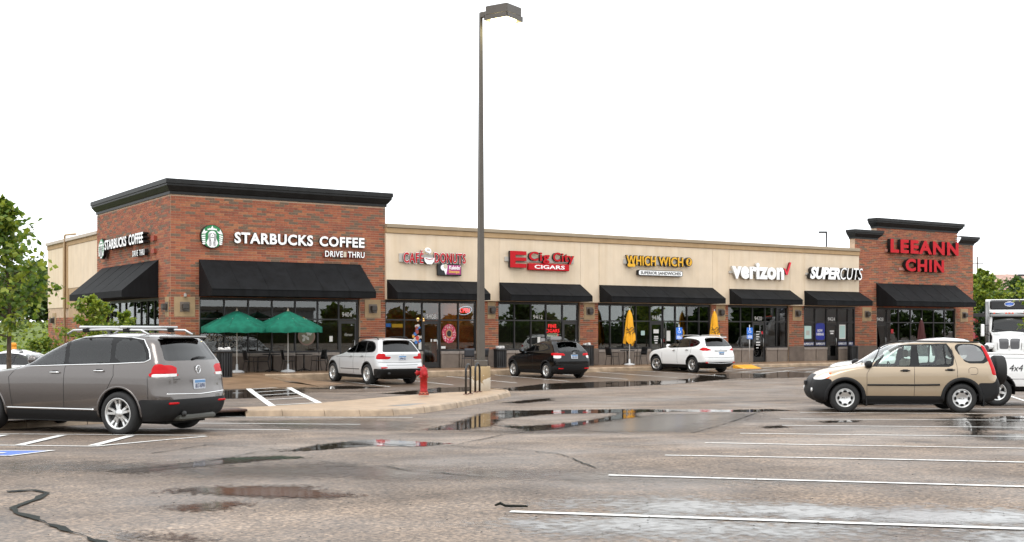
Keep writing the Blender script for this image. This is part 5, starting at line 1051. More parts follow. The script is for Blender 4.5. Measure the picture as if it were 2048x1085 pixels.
def make_car(root, sh, paint, wb, rw, regions, track, style, rimr, wd=0.24, plate=None, glasslines=(), seams=(), handles=(), mirror=None, archr=None, archm=None, interior=True, lip=0.022, steer=0, seats=seatm, zfloor=0.28, mm=None, roofz=None, arch_w=0.0):
    ar = archr or rw+0.06
    for r in regions: sh.reg(*r[:4], **(r[4] if len(r) > 4 else {}))
    for cx in (0, wb): sh.cut(cx, rw+0.01, ar, 0.45)
    parts = sh.build(root, paint)
    body = parts['body'][0]
    wmax = float(sh.Y.max())
    # wheels, wells and lips
    for cx in (0, wb):
        for sg in (1, -1):
            wheel_parts(root, cx, sg*track, rw, wd, style, rimr, steer=steer if cx else 0)
            mb = MB(); n = 18; vs = []
            for k in range(n+1):
                a = PI*1.12*k/n-0.06*PI; x_, z_ = cx+ar*1.02*math.cos(a), rw+0.01+ar*1.02*math.sin(a)
                yo = sh.ys(x_, max(z_, sh.z[0]))-0.01; vs += [(x_, sg*yo, z_), (x_, sg*(wmax-0.42), z_)]
            mb.add(vs, [(2*k, 2*k+1, 2*k+3, 2*k+2) for k in range(n)]); vs2 = [vs[2*k+1] for k in range(n+1)]; mb.add(vs2, [tuple(range(n+1))]); mb.obj('wheel_well', darkin, root)
        P = [(cx+ar*math.cos(a), rw+0.01+ar*math.sin(a)) for a in np.linspace(-0.05*PI, 1.05*PI, 26)]
        P = [p for p in P if p[1] > sh.z[0]]
        sh.side_line(P, lip, archm or paint, body, 'arch_lip', off=-lip*0.35+arch_w, dense=1)
    # underside
    zb = sh.z[0]; x0, x1 = sh.X[0].min()+0.12, sh.X[0].max()-0.12; w0 = sh.Y[0].max()
    MB().box(0.42, wb-0.42, -w0+0.01, w0-0.01, zb-0.03, zb+0.02).box(x0, x1, -w0+0.32, w0-0.32, zb-0.06, zb+0.05).obj('underbody', darkin, root)
    for pts, r, m in glasslines: sh.side_line(pts, r, m, body, 'window_trim', closed=True)
    for pts in seams: sh.side_line(pts, 0.0045, seam_m, body, 'panel_gap', off=0.0)
    for (x, z, m) in handles:
        for sg in (1, -1): y = sh.ys(x, z); MB().tube([(x-0.10, sg*(y+0.002), z), (x-0.08, sg*(y+0.032), z+0.002), (x+0.08, sg*(y+0.032), z), (x+0.10, sg*(y+0.002), z-0.002)], 0.014, 6, flat=1.3).obj('door_handle', m, body); MB().bbox(x-0.06, x+0.06, sg*y-0.004 if sg > 0 else -y-0.004, sg*y+0.004 if sg > 0 else -y+0.004, z-0.03, z+0.03, 0.003).obj('handle_recess', blackp, body)
    if mirror:
        x, z = mirror
        for sg in (1, -1):
            y = sh.ys(x, z); mb = MB()
            pr = [(-0.0,0.45),(0.03,0.85),(0.08,1.0),(0.13,0.8),(0.17,0.3)]; n = 14; vs = []
            for dx_, k in pr:
                for q in range(n): a = 2*PI*q/n; vs.append((x-0.05+dx_, sg*(y+0.15+0.12*k*math.copysign(abs(math.cos(a))**0.7, math.cos(a))), z+0.09*k*math.copysign(abs(math.sin(a))**0.7, math.sin(a))))
            mb.add(vs, [(i*n+q, i*n+(q+1) % n, (i+1)*n+(q+1) % n, (i+1)*n+q) for i in range(4) for q in range(n)]+[tuple(range(n)), tuple(range(4*n, 5*n))], smooth=True)
            mr = mb.obj('mirror', mm or paint, root); MB().tube([(x+0.02, sg*(y-0.03), z-0.07), (x+0.02, sg*(y+0.09), z-0.05)], 0.03, 6).obj('mirror_arm', blackp, mr)
            mb = MB(); mb.add([(x-0.052, sg*(y+0.15+0.05*math.cos(2*PI*q/n)), z+0.04*math.sin(2*PI*q/n)) for q in range(n)], [tuple(range(n))]); mb.obj('mirror_glass', mat('mirror_silver', (0.5,0.55,0.58), 0.05, 1.0), mr)
    if interior:
        xd = float(np.interp(1.1, sh.z, sh.X.max(1)))
        MB().box(-0.45, wb-0.55, -w0+0.12, w0-0.12, zfloor+0.1, zfloor+0.16).obj('floor', seatm, root)
        for sx, n_ in ((1.05, 2), (0.18, 2)):
            for sg in (1, -1):
                y = 0.37*sg; st_ = MB(); st_.bbox(sx, sx+0.5, y-0.25, y+0.25, zfloor+0.16, zfloor+0.42, 0.05); st_.bbox(sx-0.10, sx+0.06, y-0.24, y+0.24, zfloor+0.35, zfloor+0.95, 0.06); st_.bbox(sx-0.10, sx, y-0.12, y+0.12, zfloor+0.98, zfloor+1.16, 0.035); st_.obj('seat', seats, root)
        MB().bbox(wb-1.02, wb-0.55, -w0+0.14, w0-0.14, 0.75, 1.02, 0.06).obj('dashboard', seatm, root)
        MB().tube([(wb-1.12+0.06*math.sin(a), 0.37+0.18*math.cos(a), 1.0+0.17*math.sin(a)) for a in np.linspace(0, 2*PI, 21)], 0.014, 6).obj('steering_wheel', blackp, root)
    if plate:
        y, z, s1, s2 = plate; x = sh.xrear(y, z)
        p = MB().bbox(x-0.022, x+0.02, -0.155+y, 0.155+y, z-0.08, z+0.08, 0.004).obj('number_plate', plate_w, root)
        MB().box(x-0.0245, x-0.0221, y-0.145, y+0.145, z+0.025, z+0.072).obj('plate_band', plate_b, p)
        o = text(s1, -0.13, 0.13, 0, 0.075, 0, p, navy, navy, 0.001, 0.02, split=False, name='plate_text')[0]; o.location = (x-0.025, y+0.13, z-0.062); o.rotation_euler = (PI/2, 0, -PI/2)
    return parts
def car(name, label, x, y, az, cat='SUV', group='parked SUVs'):
    return thing(name, label, cat, (x, y, G(x, y)), az, group)
def place(rlx, rly, az, track):          # rear axle centre from the contact point of the rear left wheel
    return rlx+track*math.sin(az), rly-track*math.cos(az)
def roofrails(sh, root, x0, x1, y, z, m, r=0.018, h=0.05, name='roof_rail'):
    for sg in (1, -1): MB().tube([(x1, sg*y, z-0.01), (x1-0.12, sg*y, z+h), ((x0+x1)/2, sg*y, z+h+0.015), (x0+0.15, sg*y, z+h), (x0, sg*y, z-0.02)], r, 6).obj(name, m, root)
def wiper(sh, root, y0, y1, z):
    MB().tube([(sh.xrear(0.02, z)-0.02, y0, z), (sh.xrear(0.02, z+0.02)-0.03, y0-(y0-y1)*0.4, z+0.03), (sh.xrear(y1, z+0.03)-0.025, y1, z+0.02)], [0.022,0.012,0.006], 6).obj('rear_wiper', blackp, root)
def roundel(sh, root, y, z, r, m):
    x = sh.xrear(y, z); MB().tube([(x-0.012, y+r*math.cos(a), z+r*math.sin(a)) for a in np.linspace(0, 2*PI, 21)], r*0.14, 5).obj('badge', m, root); return x
# ---------------------------------------------------------------- grey SUV, front left of the picture
az = R_(125); X, Y = place(-9.96,-28.22, az, 0.83)
root = car('parked_suv', 'grey-brown SUV with chrome window trim and roof bars, nearest car, left', X, Y, az)
pt = paintm('paint_grey_brown', (0.128,0.114,0.107), 0.65, 0.22)
sh = Shell([(0.24,3.55),(0.36,3.70),(0.55,3.77),(0.75,3.74),(0.88,3.62),(0.97,3.42),(1.05,2.95),(1.12,2.45),(1.17,2.27),(1.30,2.03),(1.45,1.72),(1.58,1.40),(1.65,1.10)],
  [(0.24,-0.78),(0.36,-0.92),(0.55,-0.97),(0.66,-0.96),(0.80,-0.93),(1.0,-0.915),(1.15,-0.88),(1.22,-0.85),(1.40,-0.74),(1.56,-0.64),(1.65,-0.50)],
  [(0.24,0.86),(0.36,0.925),(0.55,0.955),(0.75,0.96),(0.95,0.955),(1.08,0.935),(1.18,0.90),(1.30,0.84),(1.45,0.775),(1.58,0.71),(1.65,0.64)],
  [(0.2,0.6),(0.9,0.7),(1.1,0.5),(1.2,0.25),(1.7,0.25)], [(0.2,0.30),(1.1,0.34),(1.2,0.20),(1.7,0.22)], [(0.2,0.16),(0.9,0.2),(1.1,0.35),(1.7,0.22)], [(0.2,0.10),(0.6,0.12),(1.1,0.10),(1.7,0.10)], 0.06)
w1 = rnd([(2.14,1.145),(1.55,1.52),(1.34,1.585),(1.20,1.175)]); w1 = [(2.10,1.15),(1.78,1.38),(1.50,1.535),(1.28,1.59),(1.17,1.185)]
w2 = [(1.08,1.19),(1.19,1.595),(0.50,1.625),(0.32,1.62),(0.22,1.215)]; w3 = rnd([(0.13,1.22),(0.22,1.615),(-0.30,1.585),(-0.52,1.255),(-0.40,1.235)],1)
daylight = [(2.22,1.125),(1.80,1.41),(1.50,1.57),(1.20,1.625),(0.50,1.650),(-0.05,1.635),(-0.34,1.595),(-0.50,1.42),(-0.57,1.27),(-0.48,1.225),(0.10,1.195),(1.10,1.165)]
regs = [('C', None, 'bumper', clad, dict(both=False, cond=lambda x, y, z, nx, ny, nz: (z < 0.60) & (x < -0.40))), ('C', None, 'sill', clad, dict(cond=lambda x, y, z, nx, ny, nz: (z < 0.40) & (x >= -0.40))),
  ('S', [(2.25,0.42),(1.13,0.42),(1.13,1.17),(2.10,1.13),(2.32,0.95)], 'door', pt), ('S', [(1.13,0.42),(0.42,0.42),(0.10,0.95),(0.14,1.19),(1.13,1.17)], 'door', pt),
  ('S', daylight, 'window_surround', blackp), ('S', w1, 'window', g_clear), ('S', w2, 'window', g_mid), ('S', w3, 'window', g_mid),
  ('C', None, 'windshield', g_clear, dict(both=False, cond=lambda x, y, z, nx, ny, nz: (z > 1.20) & (z < 1.62) & (nx > 0.35) & (np.abs(y) < 0.80-(z-1.2)*0.4))),
  ('R', [(0,1.235),(0.72,1.255),(0.60,1.60),(0,1.62)], 'rear_window', g_dark, dict(both=False)),
  ('R', [(0.52,0.99),(0.99,0.98),(0.99,1.175),(0.60,1.175),(0.52,1.13)], 'taillight', redlens), ('S', [(-0.60,0.98),(-1.1,0.97),(-1.1,1.19),(-0.68,1.19)], 'taillight', redlens),
  ('R', [(0.54,0.985),(0.99,0.975),(0.99,1.035),(0.54,1.035)], 'reverse_light', clearlens), ('S', [(-0.64,0.975),(-1.1,0.965),(-1.1,1.03),(-0.64,1.03)], 'reverse_light', clearlens),
  ('F', [(0.45,0.70),(1,0.70),(1,0.90),(0.55,0.86)], 'headlight', clearlens), ('S', [(3.3,0.72),(3.75,0.72),(3.75,0.9),(3.2,0.88)], 'headlight', clearlens)]
make_car(root, sh, pt, 2.855, 0.368, regs, 0.83, ('Y',5,0.028,0.2), 0.262, 0.255, ((0.0,0.84,'817-RPH','') ), [(daylight, 0.012, chrome)],
  [[(2.25,0.42),(2.33,0.95),(2.16,1.125)], [(1.13,0.42),(1.13,1.15)], [(0.42,0.42),(0.22,0.78),(0.10,1.0),(0.13,1.18)], [(-0.60,0.62),(-0.58,0.97)]], [(1.32,1.04,chrome),(0.40,1.075,chrome)], (2.02,1.24), 0.435, interior=True)
sh.side_line([(2.38,0.425),(0.5,0.425)], 0.016, chrome, root, 'side_moulding', off=0.004)
roofrails(sh, root, -0.35, 1.35, 0.60, 1.70, mat('rail_silver', (0.55,0.55,0.55), 0.35, 0.8), 0.02, 0.055)
for x in (0.95, 0.10):
    MB().tube([(x,-0.76,1.805),(x,0.76,1.805)], 0.028, 8, flat=1.0).obj('roof_bar', MATS['rail_silver'], root)
    for sg in (1, -1): MB().bbox(x-0.07, x+0.07, sg*0.60-0.035, sg*0.60+0.035, 1.72, 1.80, 0.015).obj('bar_foot', blackp, root)
MB().bbox(-0.70,-0.50,-0.56,0.56,1.615,1.66,0.02).obj('spoiler', pt, root)
wiper(sh, root, 0.05, -0.35, 1.27); x = roundel(sh, root, 0.0, 1.09, 0.065, chrome)
for q in ([(-0.04,0.052),(0,-0.0),(0.04,0.052)], [(-0.058,0.03),(-0.028,-0.055),(0,0.01),(0.028,-0.055),(0.058,0.03)]): MB().tube([(x-0.014, a, 1.09+b) for a, b in q], 0.007, 5).obj('badge', chrome, root)
sh.rear_line([(-0.8,0.70),(0,0.675),(0.8,0.70)], 0.012, chrome, root, 'boot_trim')
for sg in (1, -1): MB().bbox(sh.xrear(0.62,0.54)-0.012, sh.xrear(0.62,0.54)+0.03, sg*0.62-0.16, sg*0.62+0.16, 0.525, 0.56, 0.008).obj('reflector', redlens, root)
MB().bbox(-0.93,-0.5,-0.5,0.5,0.24,0.34,0.03).obj('skid_plate', mat('skid_grey', (0.07,0.07,0.06), 0.5), root); MB().tube([(-0.93,0.45,0.36),(-0.97,0.45,0.36)], 0.05, 10).obj('exhaust', mat('exhaust_dark', (0.03,0.03,0.03), 0.5, 0.5), root)  # exhaust: one even dark tone over pipe and end cap
o = text('TOUAREG', 0, 0.24, 0, 0.028, 0, root, chrome, chrome, 0.002, 0.02, split=False, name='badge_text')[0]; o.location = (sh.xrear(0.55,0.93)-0.008, 0.62, 0.925); o.rotation_euler = (PI/2, 0, -PI/2)
# ---------------------------------------------------------------- gold SUV on the right
az = R_(141); X, Y = place(8.36,-30.97, az, 0.77)
root = car('parked_suv', 'gold SUV seen side-on with black cladding and a spare wheel on its tailgate', X, Y, az)
pt = paintm('paint_gold', (0.40,0.312,0.215), 0.5, 0.28)
sh = Shell([(0.24,3.22),(0.33,3.36),(0.48,3.42),(0.62,3.40),(0.75,3.35),(0.85,3.26),(0.94,3.10),(1.00,2.90),(1.06,2.55),(1.11,2.27),(1.20,2.12),(1.35,1.88),(1.50,1.64),(1.58,1.45),(1.62,1.22)],
  [(0.24,-0.70),(0.33,-0.82),(0.50,-0.91),(0.66,-0.905),(0.85,-0.84),(1.0,-0.81),(1.2,-0.75),(1.40,-0.67),(1.54,-0.60),(1.62,-0.50)],
  [(0.24,0.80),(0.35,0.86),(0.55,0.885),(0.70,0.89),(0.90,0.885),(1.02,0.87),(1.10,0.84),(1.25,0.79),(1.40,0.74),(1.54,0.695),(1.62,0.64)],
  [(0.2,0.40),(0.9,0.5),(1.06,0.40),(1.15,0.22),(1.7,0.22)], [(0.2,0.22),(1.0,0.20),(1.7,0.16)], [(0.2,0.16),(0.9,0.2),(1.06,0.3),(1.7,0.18)], [(0.2,0.06),(1.7,0.06)], 0.05, cell=0.03)
w1 = [(1.90,1.075),(1.72,1.31),(1.55,1.50),(1.44,1.535),(1.10,1.545),(1.16,1.09)]; w2 = [(0.94,1.10),(0.97,1.55),(0.40,1.565),(0.37,1.12)]; w2b = [(0.345,1.12),(0.36,1.565),(0.30,1.55),(0.21,1.30),(0.22,1.18),(0.25,1.125)]
w3 = rnd([(0.10,1.57),(-0.42,1.56),(-0.57,1.20),(-0.12,1.19),(0.0,1.28)],2); w3o = rnd([(0.20,1.60),(-0.46,1.595),(-0.67,1.15),(-0.14,1.135),(-0.02,1.24)],2)
d1 = [(2.02,1.06),(1.78,1.32),(1.58,1.535),(1.40,1.57),(1.02,1.58),(1.02,1.06)]; d2 = [(1.02,1.06),(1.02,1.58),(0.30,1.60),(0.20,1.45),(0.15,1.26),(0.19,1.10),(0.30,1.06)]
regs = [('C', None, 'sill', clad, dict(cond=lambda x, y, z, nx, ny, nz: (z < 0.40))), ('C', None, 'bumper', clad, dict(both=False, cond=lambda x, y, z, nx, ny, nz: (z < 0.78+(x-3.0)*0.0-np.clip(2.95-x, 0, 1)*0.5) & (x > 2.62+0.3) | (z < 0.72) & (x > 2.95))), ('C', None, 'bumper', clad, dict(both=False, cond=lambda x, y, z, nx, ny, nz: (x < -0.36) & (z < 0.69+np.clip((-0.70-x)/0.12, 0, 1)*0.19))),
  ('S', [(2.13,0.40),(2.13,0.9),(2.05,1.06),(1.06,1.06),(1.07,0.40)], 'door', pt), ('S', [(1.07,0.40),(1.06,1.06),(0.12,1.06),(0.10,0.78),(0.34,0.62),(0.46,0.40)], 'door', pt),
  ('S', d1, 'window_surround', blackp), ('S', d2, 'window_surround', blackp), ('S', w1, 'window', g_clear), ('S', w2, 'window', g_clear), ('S', w2b, 'window', g_clear), ('S', w3o, 'window_surround', blackp), ('S', w3, 'window', g_wet),
  ('C', None, 'windshield', g_clear, dict(both=False, cond=lambda x, y, z, nx, ny, nz: (z > 1.14) & (z < 1.58) & (nx > 0.35) & (np.abs(y) < 0.74-(z-1.2)*0.3))), ('R', [(0,1.10),(0.60,1.10),(0.55,1.52),(0,1.53)], 'rear_window', g_mid, dict(both=False)),
  ('S', [(-0.50,1.56),(-0.80,1.56),(-1.0,0.88),(-0.745,0.88),(-0.74,1.1)], 'taillight', redlens), ('R', [(0.66,0.88),(0.95,0.88),(0.95,1.56),(0.60,1.56)], 'taillight', redlens), ('S', [(-0.66,1.40),(-0.80,1.5),(-0.72,1.56),(-0.58,1.56)], 'reverse_light', clearlens), ('S', [(-0.765,0.95),(-1.0,0.95),(-1.0,1.08),(-0.765,1.08)], 'reverse_light', clearlens),
  ('S', [(3.26,0.755),(3.0,0.785),(2.92,0.88),(3.0,0.945),(3.35,0.945),(3.45,0.755)], 'headlight', clearlens), ('C', None, 'headlight', clearlens, dict(cond=lambda x, y, z, nx, ny, nz: (nx > 0.45) & (z > 0.76) & (z < 0.94) & (np.abs(y) > 0.42) & (nz < 0.6))), ('S', [(3.0,0.79),(2.94,0.87),(2.90,0.93),(2.945,0.95),(3.03,0.80)], 'indicator', amber), ('F', [(0,0.55),(0.38,0.55),(0.40,0.88),(0,0.88)], 'grille', blackp, dict(both=False))]
make_car(root, sh, pt, 2.62, 0.343, regs, 0.76, 'steel', 0.215, 0.215, None, [(w2b, 0.006, blackp)], [[(2.13,0.40),(2.13,0.90),(2.04,1.06)], [(1.07,0.40),(1.06,1.06)], [(0.46,0.40),(0.30,0.66),(0.10,0.78),(0.11,1.10),(0.2,1.5)], rnd([(-0.15,0.89),(-0.35,0.89),(-0.35,1.05),(-0.15,1.05)],1)], [(1.27,0.975,blackp),(0.27,0.995,blackp)], (2.06,1.12), 0.43, clad, lip=0.048, seats=seatl, mm=blackp, arch_w=0.006)
sh.side_line([(2.12,0.645),(1.07,0.645),(0.50,0.655)], 0.022, blackp, root, 'side_moulding', off=0.006)
sh.side_line([(2.02,1.10),(1.66,1.52),(1.42,1.625),(1.0,1.65),(-0.45,1.63)], 0.016, blackp, root, 'roof_gutter')
t_ = MB().lathe([(0.0,-0.12),(0.33,-0.12),(0.345,-0.09),(0.345,0.09),(0.33,0.12),(0.0,0.12)], 32, axis=0).obj('spare_wheel', tyrem, root, (-1.04,-0.02,0.97))
MB().bbox(-0.93,-0.78,-0.2,0.15,0.8,1.1,0.03).obj('spare_bracket', blackp, root)
for x, z in ((0.45,0.18),(-0.02,0.2)): pass
for cx in (0, 2.62):
    for sg in (1, -1): MB().box(cx-0.50, cx-0.47, sg*0.76-0.10, sg*0.76+0.10, 0.16, 0.42).obj('mud_flap', blackp, root)
MB().bbox(3.30,3.43,-0.12,0.12,0.60,0.72,0.02).obj('badge_plate', blackp, root)
for sg in (1, -1): MB().lathe([(0.05,0.0),(0.045,0.03),(0.0,0.032)], 12, axis=0).obj('fog_light', clearlens, root, (sh.xfront(0.62,0.52)-0.005, sg*0.62, 0.52))
wiper(sh, root, 0.1, -0.3, 1.12)
MB().tube([(2.34,0.62,1.125),(2.05,0.1,1.2)], 0.010, 5).obj('front_wiper', blackp, root)
# ---------------------------------------------------------------- silver SUV at the donut shop
az = R_(90); X, Y = place(4.95,-7.8, az, 0.83)
root = car('parked_suv', 'silver SUV with black roof rails parked outside the donut shop', X, Y, az)
pt = paintm('paint_silver', (0.60,0.60,0.60), 0.35, 0.35)
sh = Shell([(0.26,3.55),(0.38,3.72),(0.58,3.78),(0.75,3.75),(0.88,3.65),(0.97,3.48),(1.05,3.0),(1.12,2.5),(1.17,2.30),(1.30,2.0),(1.45,1.68),(1.60,1.28),(1.66,1.0)],
  [(0.26,-0.82),(0.38,-0.98),(0.58,-1.06),(0.72,-1.05),(0.80,-1.01),(1.0,-1.0),(1.12,-1.0),(1.17,-0.97),(1.24,-0.92),(1.40,-0.78),(1.58,-0.62),(1.66,-0.50)],
  [(0.26,0.86),(0.38,0.93),(0.58,0.96),(0.78,0.965),(0.98,0.95),(1.12,0.92),(1.20,0.88),(1.32,0.82),(1.48,0.75),(1.60,0.69),(1.66,0.62)],
  [(0.2,0.6),(0.9,0.7),(1.1,0.5),(1.2,0.25),(1.7,0.25)], [(0.2,0.30),(1.1,0.34),(1.2,0.22),(1.7,0.24)], [(0.2,0.16),(0.9,0.2),(1.1,0.35),(1.7,0.22)], [(0.2,0.10),(1.1,0.10),(1.7,0.10)], 0.06, cell=0.04)
dl = rnd([(2.16,1.15),(1.70,1.46),(1.40,1.595),(0.6,1.625),(-0.15,1.58),(-0.42,1.40),(-0.46,1.25),(-0.30,1.19)],1)
regs = [('C', None, 'bumper', blackp, dict(both=False, cond=lambda x, y, z, nx, ny, nz: (z < 0.60) & (x < -0.52))), ('C', None, 'sill', blackp, dict(cond=lambda x, y, z, nx, ny, nz: (z < 0.36))), ('S', [(2.3,0.40),(1.12,0.40),(1.14,1.15),(2.12,1.13),(2.35,0.95)], 'door', pt), ('S', [(1.12,0.40),(0.44,0.40),(0.15,0.9),(0.14,1.17),(1.14,1.15)], 'door', pt),
  ('S', dl, 'window_surround', blackp), ('S', [(2.02,1.18),(1.66,1.43),(1.35,1.565),(1.20,1.57),(1.14,1.19)], 'window', g_mid), ('S', [(1.06,1.19),(1.13,1.575),(0.45,1.59),(0.28,1.21)], 'window', g_dark), ('S', rnd([(0.20,1.21),(0.36,1.59),(-0.12,1.55),(-0.38,1.38),(-0.40,1.25),(-0.28,1.215)],1), 'window', g_dark),
  ('C', None, 'windshield', g_clear, dict(both=False, cond=lambda x, y, z, nx, ny, nz: (z > 1.20) & (z < 1.62) & (nx > 0.35) & (np.abs(y) < 0.80-(z-1.2)*0.4))), ('R', [(0,1.20),(0.76,1.21),(0.58,1.60),(0,1.62)], 'rear_window', g_dark, dict(both=False)),
  ('R', [(0.50,0.93),(0.99,0.93),(0.99,1.16),(0.70,1.16),(0.68,1.05),(0.46,1.04)], 'taillight', redlens), ('S', [(-0.70,0.93),(-1.1,0.93),(-1.1,1.16),(-0.86,1.16),(-0.66,1.06)], 'taillight', redlens)]
make_car(root, sh, pt, 2.933, 0.378, regs, 0.83, ('Y',5,0.035,0.16), 0.26, 0.265, (0.0,0.99,'DPM-432',''), [(dl, 0.010, blackp)], [[(1.12,0.40),(1.14,1.15)], [(0.44,0.40),(0.15,0.9),(0.14,1.18)], [(2.3,0.40),(2.33,0.95)]], [(1.35,1.03,pt),(0.42,1.05,pt)], (2.05,1.24), 0.445, blackp, lip=0.036)
sh.side_line([(2.2,0.56),(0.62,0.56)], 0.014, blackp, root, 'side_moulding'); sh.side_line([(2.6,1.0),(0.9,1.01),(-0.6,1.03)], 0.006, seam_m, root, 'crease')
roofrails(sh, root, -0.30, 1.35, 0.62, 1.69, blackp, 0.02, 0.05); MB().bbox(-0.72,-0.50,-0.58,0.58,1.63,1.67,0.015).obj('spoiler', pt, root)
sh.rear_line([(-0.9,0.83),(0,0.815),(0.9,0.83)], 0.007, seam_m, root, 'panel_gap'); sh.rear_line([(-0.9,0.74),(0,0.73),(0.9,0.74)], 0.007, seam_m, root, 'panel_gap'); roundel(sh, root, 0.0, 1.125, 0.04, chrome)
for sg in (1, -1): MB().bbox(sh.xrear(0.72,0.63)-0.012, sh.xrear(0.72,0.63)+0.03, sg*0.74-0.13, sg*0.74+0.13, 0.61, 0.66, 0.01).obj('reflector', redlens, root); MB().tube([(-0.92,sg*0.55,0.42),(-1.04,sg*0.55,0.42)], 0.05, 10).obj('exhaust', mat('exhaust_dark', (0.03,0.03,0.03), 0.5, 0.5), root)
# ---------------------------------------------------------------- black SUV at the cigar shop
az = R_(87.5); X, Y = place(13.22,-7.5, az, 0.75)
root = car('parked_suv', 'small black SUV parked outside the cigar shop', X, Y, az)
pt = mat('paint_black', (0.002,0.002,0.0022), 0.12, spec=0.45)
sh = Shell([(0.24,3.22),(0.35,3.36),(0.52,3.43),(0.70,3.40),(0.82,3.30),(0.90,3.12),(0.98,2.7),(1.05,2.3),(1.10,2.15),(1.22,1.88),(1.38,1.5),(1.48,1.15),(1.52,0.95)],
  [(0.24,-0.68),(0.36,-0.80),(0.55,-0.86),(0.72,-0.86),(0.90,-0.82),(1.02,-0.80),(1.10,-0.76),(1.25,-0.60),(1.40,-0.42),(1.52,-0.25)],
  [(0.24,0.78),(0.36,0.85),(0.55,0.88),(0.72,0.885),(0.88,0.875),(1.02,0.84),(1.12,0.79),(1.25,0.73),(1.40,0.66),(1.52,0.57)],
  [(0.2,0.6),(0.9,0.7),(1.0,0.5),(1.1,0.25),(1.7,0.25)], [(0.2,0.34),(1.0,0.36),(1.1,0.24),(1.7,0.24)], [(0.2,0.16),(0.9,0.2),(1.05,0.3),(1.7,0.2)], [(0.2,0.12),(1.0,0.12),(1.7,0.12)], 0.05, cell=0.04)
dl = rnd([(1.95,1.06),(1.55,1.33),(1.25,1.44),(0.5,1.45),(0.05,1.36),(-0.15,1.24),(-0.10,1.19),(0.4,1.11)],1)
regs = [('C', None, 'bumper', clad, dict(both=False, cond=lambda x, y, z, nx, ny, nz: (z < 0.52) & (x < -0.40))), ('C', None, 'sill', clad, dict(cond=lambda x, y, z, nx, ny, nz: (z < 0.34))), ('S', [(2.1,0.36),(1.0,0.36),(1.02,1.08),(1.95,1.05),(2.12,0.85)], 'door', pt), ('S', [(1.0,0.36),(0.40,0.36),(0.05,0.85),(0.05,1.15),(1.02,1.08)], 'door', pt),
  ('S', dl, 'window_surround', blackp), ('S', [(1.82,1.09),(1.50,1.30),(1.22,1.41),(1.08,1.415),(1.02,1.11)], 'window', g_clear), ('S', [(0.94,1.12),(1.0,1.42),(0.5,1.42),(0.12,1.33),(-0.02,1.24),(0.3,1.16)], 'window', g_mid), ('C', None, 'windshield', g_clear, dict(both=False, cond=lambda x, y, z, nx, ny, nz: (z > 1.12) & (z < 1.49) & (nx > 0.35) & (np.abs(y) < 0.70-(z-1.1)*0.4))),
  ('R', [(0,1.10),(0.64,1.12),(0.52,1.46),(0,1.48)], 'rear_window', g_mid, dict(both=False)), ('R', [(0.42,0.95),(0.99,0.95),(0.99,1.06),(0.45,1.045)], 'taillight', redlens), ('S', [(-0.40,0.96),(-0.9,0.93),(-0.9,1.07),(-0.34,1.05)], 'taillight', redlens), ('R', [(0.60,0.84),(0.99,0.84),(0.99,0.95),(0.56,0.95)], 'reverse_light', clearlens)]
make_car(root, sh, pt, 2.61, 0.328, regs, 0.75, ('Y',5,0.032,0.14), 0.225, 0.215, (0.0,0.90,'AJN-806',''), [(dl, 0.009, blackp)], [[(1.0,0.36),(1.02,1.08)]], [(1.25,0.95,pt)], (1.85,1.13), 0.39, clad, lip=0.03)
MB().bbox(-0.52,-0.26,-0.50,0.50,1.49,1.525,0.015).obj('spoiler', pt, root); wiper(sh, root, 0.05, -0.32, 1.13)
xb = sh.xrear(0.0,1.03); MB().tube([(xb-0.012,0.035,1.06),(xb-0.012,0.03,1.0)], 0.008, 5).tube([(xb-0.012,-0.035,1.06),(xb-0.012,-0.03,1.0)], 0.008, 5).tube([(xb-0.012,0.03,1.03),(xb-0.012,-0.03,1.03)], 0.008, 5).obj('badge', chrome, root)
for sg in (1, -1): MB().bbox(sh.xrear(0.6,0.42)-0.012, sh.xrear(0.6,0.42)+0.03, sg*0.62-0.12, sg*0.62+0.12, 0.40, 0.45, 0.01).obj('reflector', redlens, root)
sh.rear_line([(-0.74,0.60),(0,0.565),(0.74,0.60)], 0.012, clad, root, 'boot_trim')
# ---------------------------------------------------------------- white SUV at the sandwich shop
az = R_(87); X, Y = place(22.05,-6.45, az, 0.79)
root = car('parked_suv', 'white SUV with dark windows parked outside the sandwich shop', X, Y, az)
pt = paintm('paint_white', (0.80,0.80,0.79), 0.0, 0.3)
sh = Shell([(0.26,3.42),(0.38,3.57),(0.56,3.63),(0.74,3.60),(0.88,3.50),(0.97,3.30),(1.05,2.85),(1.11,2.4),(1.16,2.20),(1.30,1.9),(1.45,1.55),(1.57,1.18),(1.62,0.95)],
  [(0.26,-0.80),(0.38,-0.95),(0.58,-1.04),(0.74,-1.03),(0.95,-0.98),(1.08,-0.96),(1.16,-0.92),(1.30,-0.80),(1.48,-0.64),(1.62,-0.46)],
  [(0.26,0.82),(0.38,0.89),(0.56,0.92),(0.76,0.925),(0.95,0.91),(1.08,0.885),(1.18,0.84),(1.32,0.77),(1.48,0.70),(1.62,0.60)],
  [(0.2,0.6),(0.9,0.7),(1.1,0.5),(1.2,0.25),(1.7,0.25)], [(0.2,0.32),(1.1,0.36),(1.2,0.24),(1.7,0.24)], [(0.2,0.16),(0.9,0.2),(1.1,0.35),(1.7,0.22)], [(0.2,0.12),(1.1,0.12),(1.7,0.12)], 0.06, cell=0.04)
dl = rnd([(2.05,1.11),(1.62,1.41),(1.30,1.545),(0.5,1.56),(-0.15,1.50),(-0.42,1.38),(-0.28,1.24),(0.05,1.17)],1)
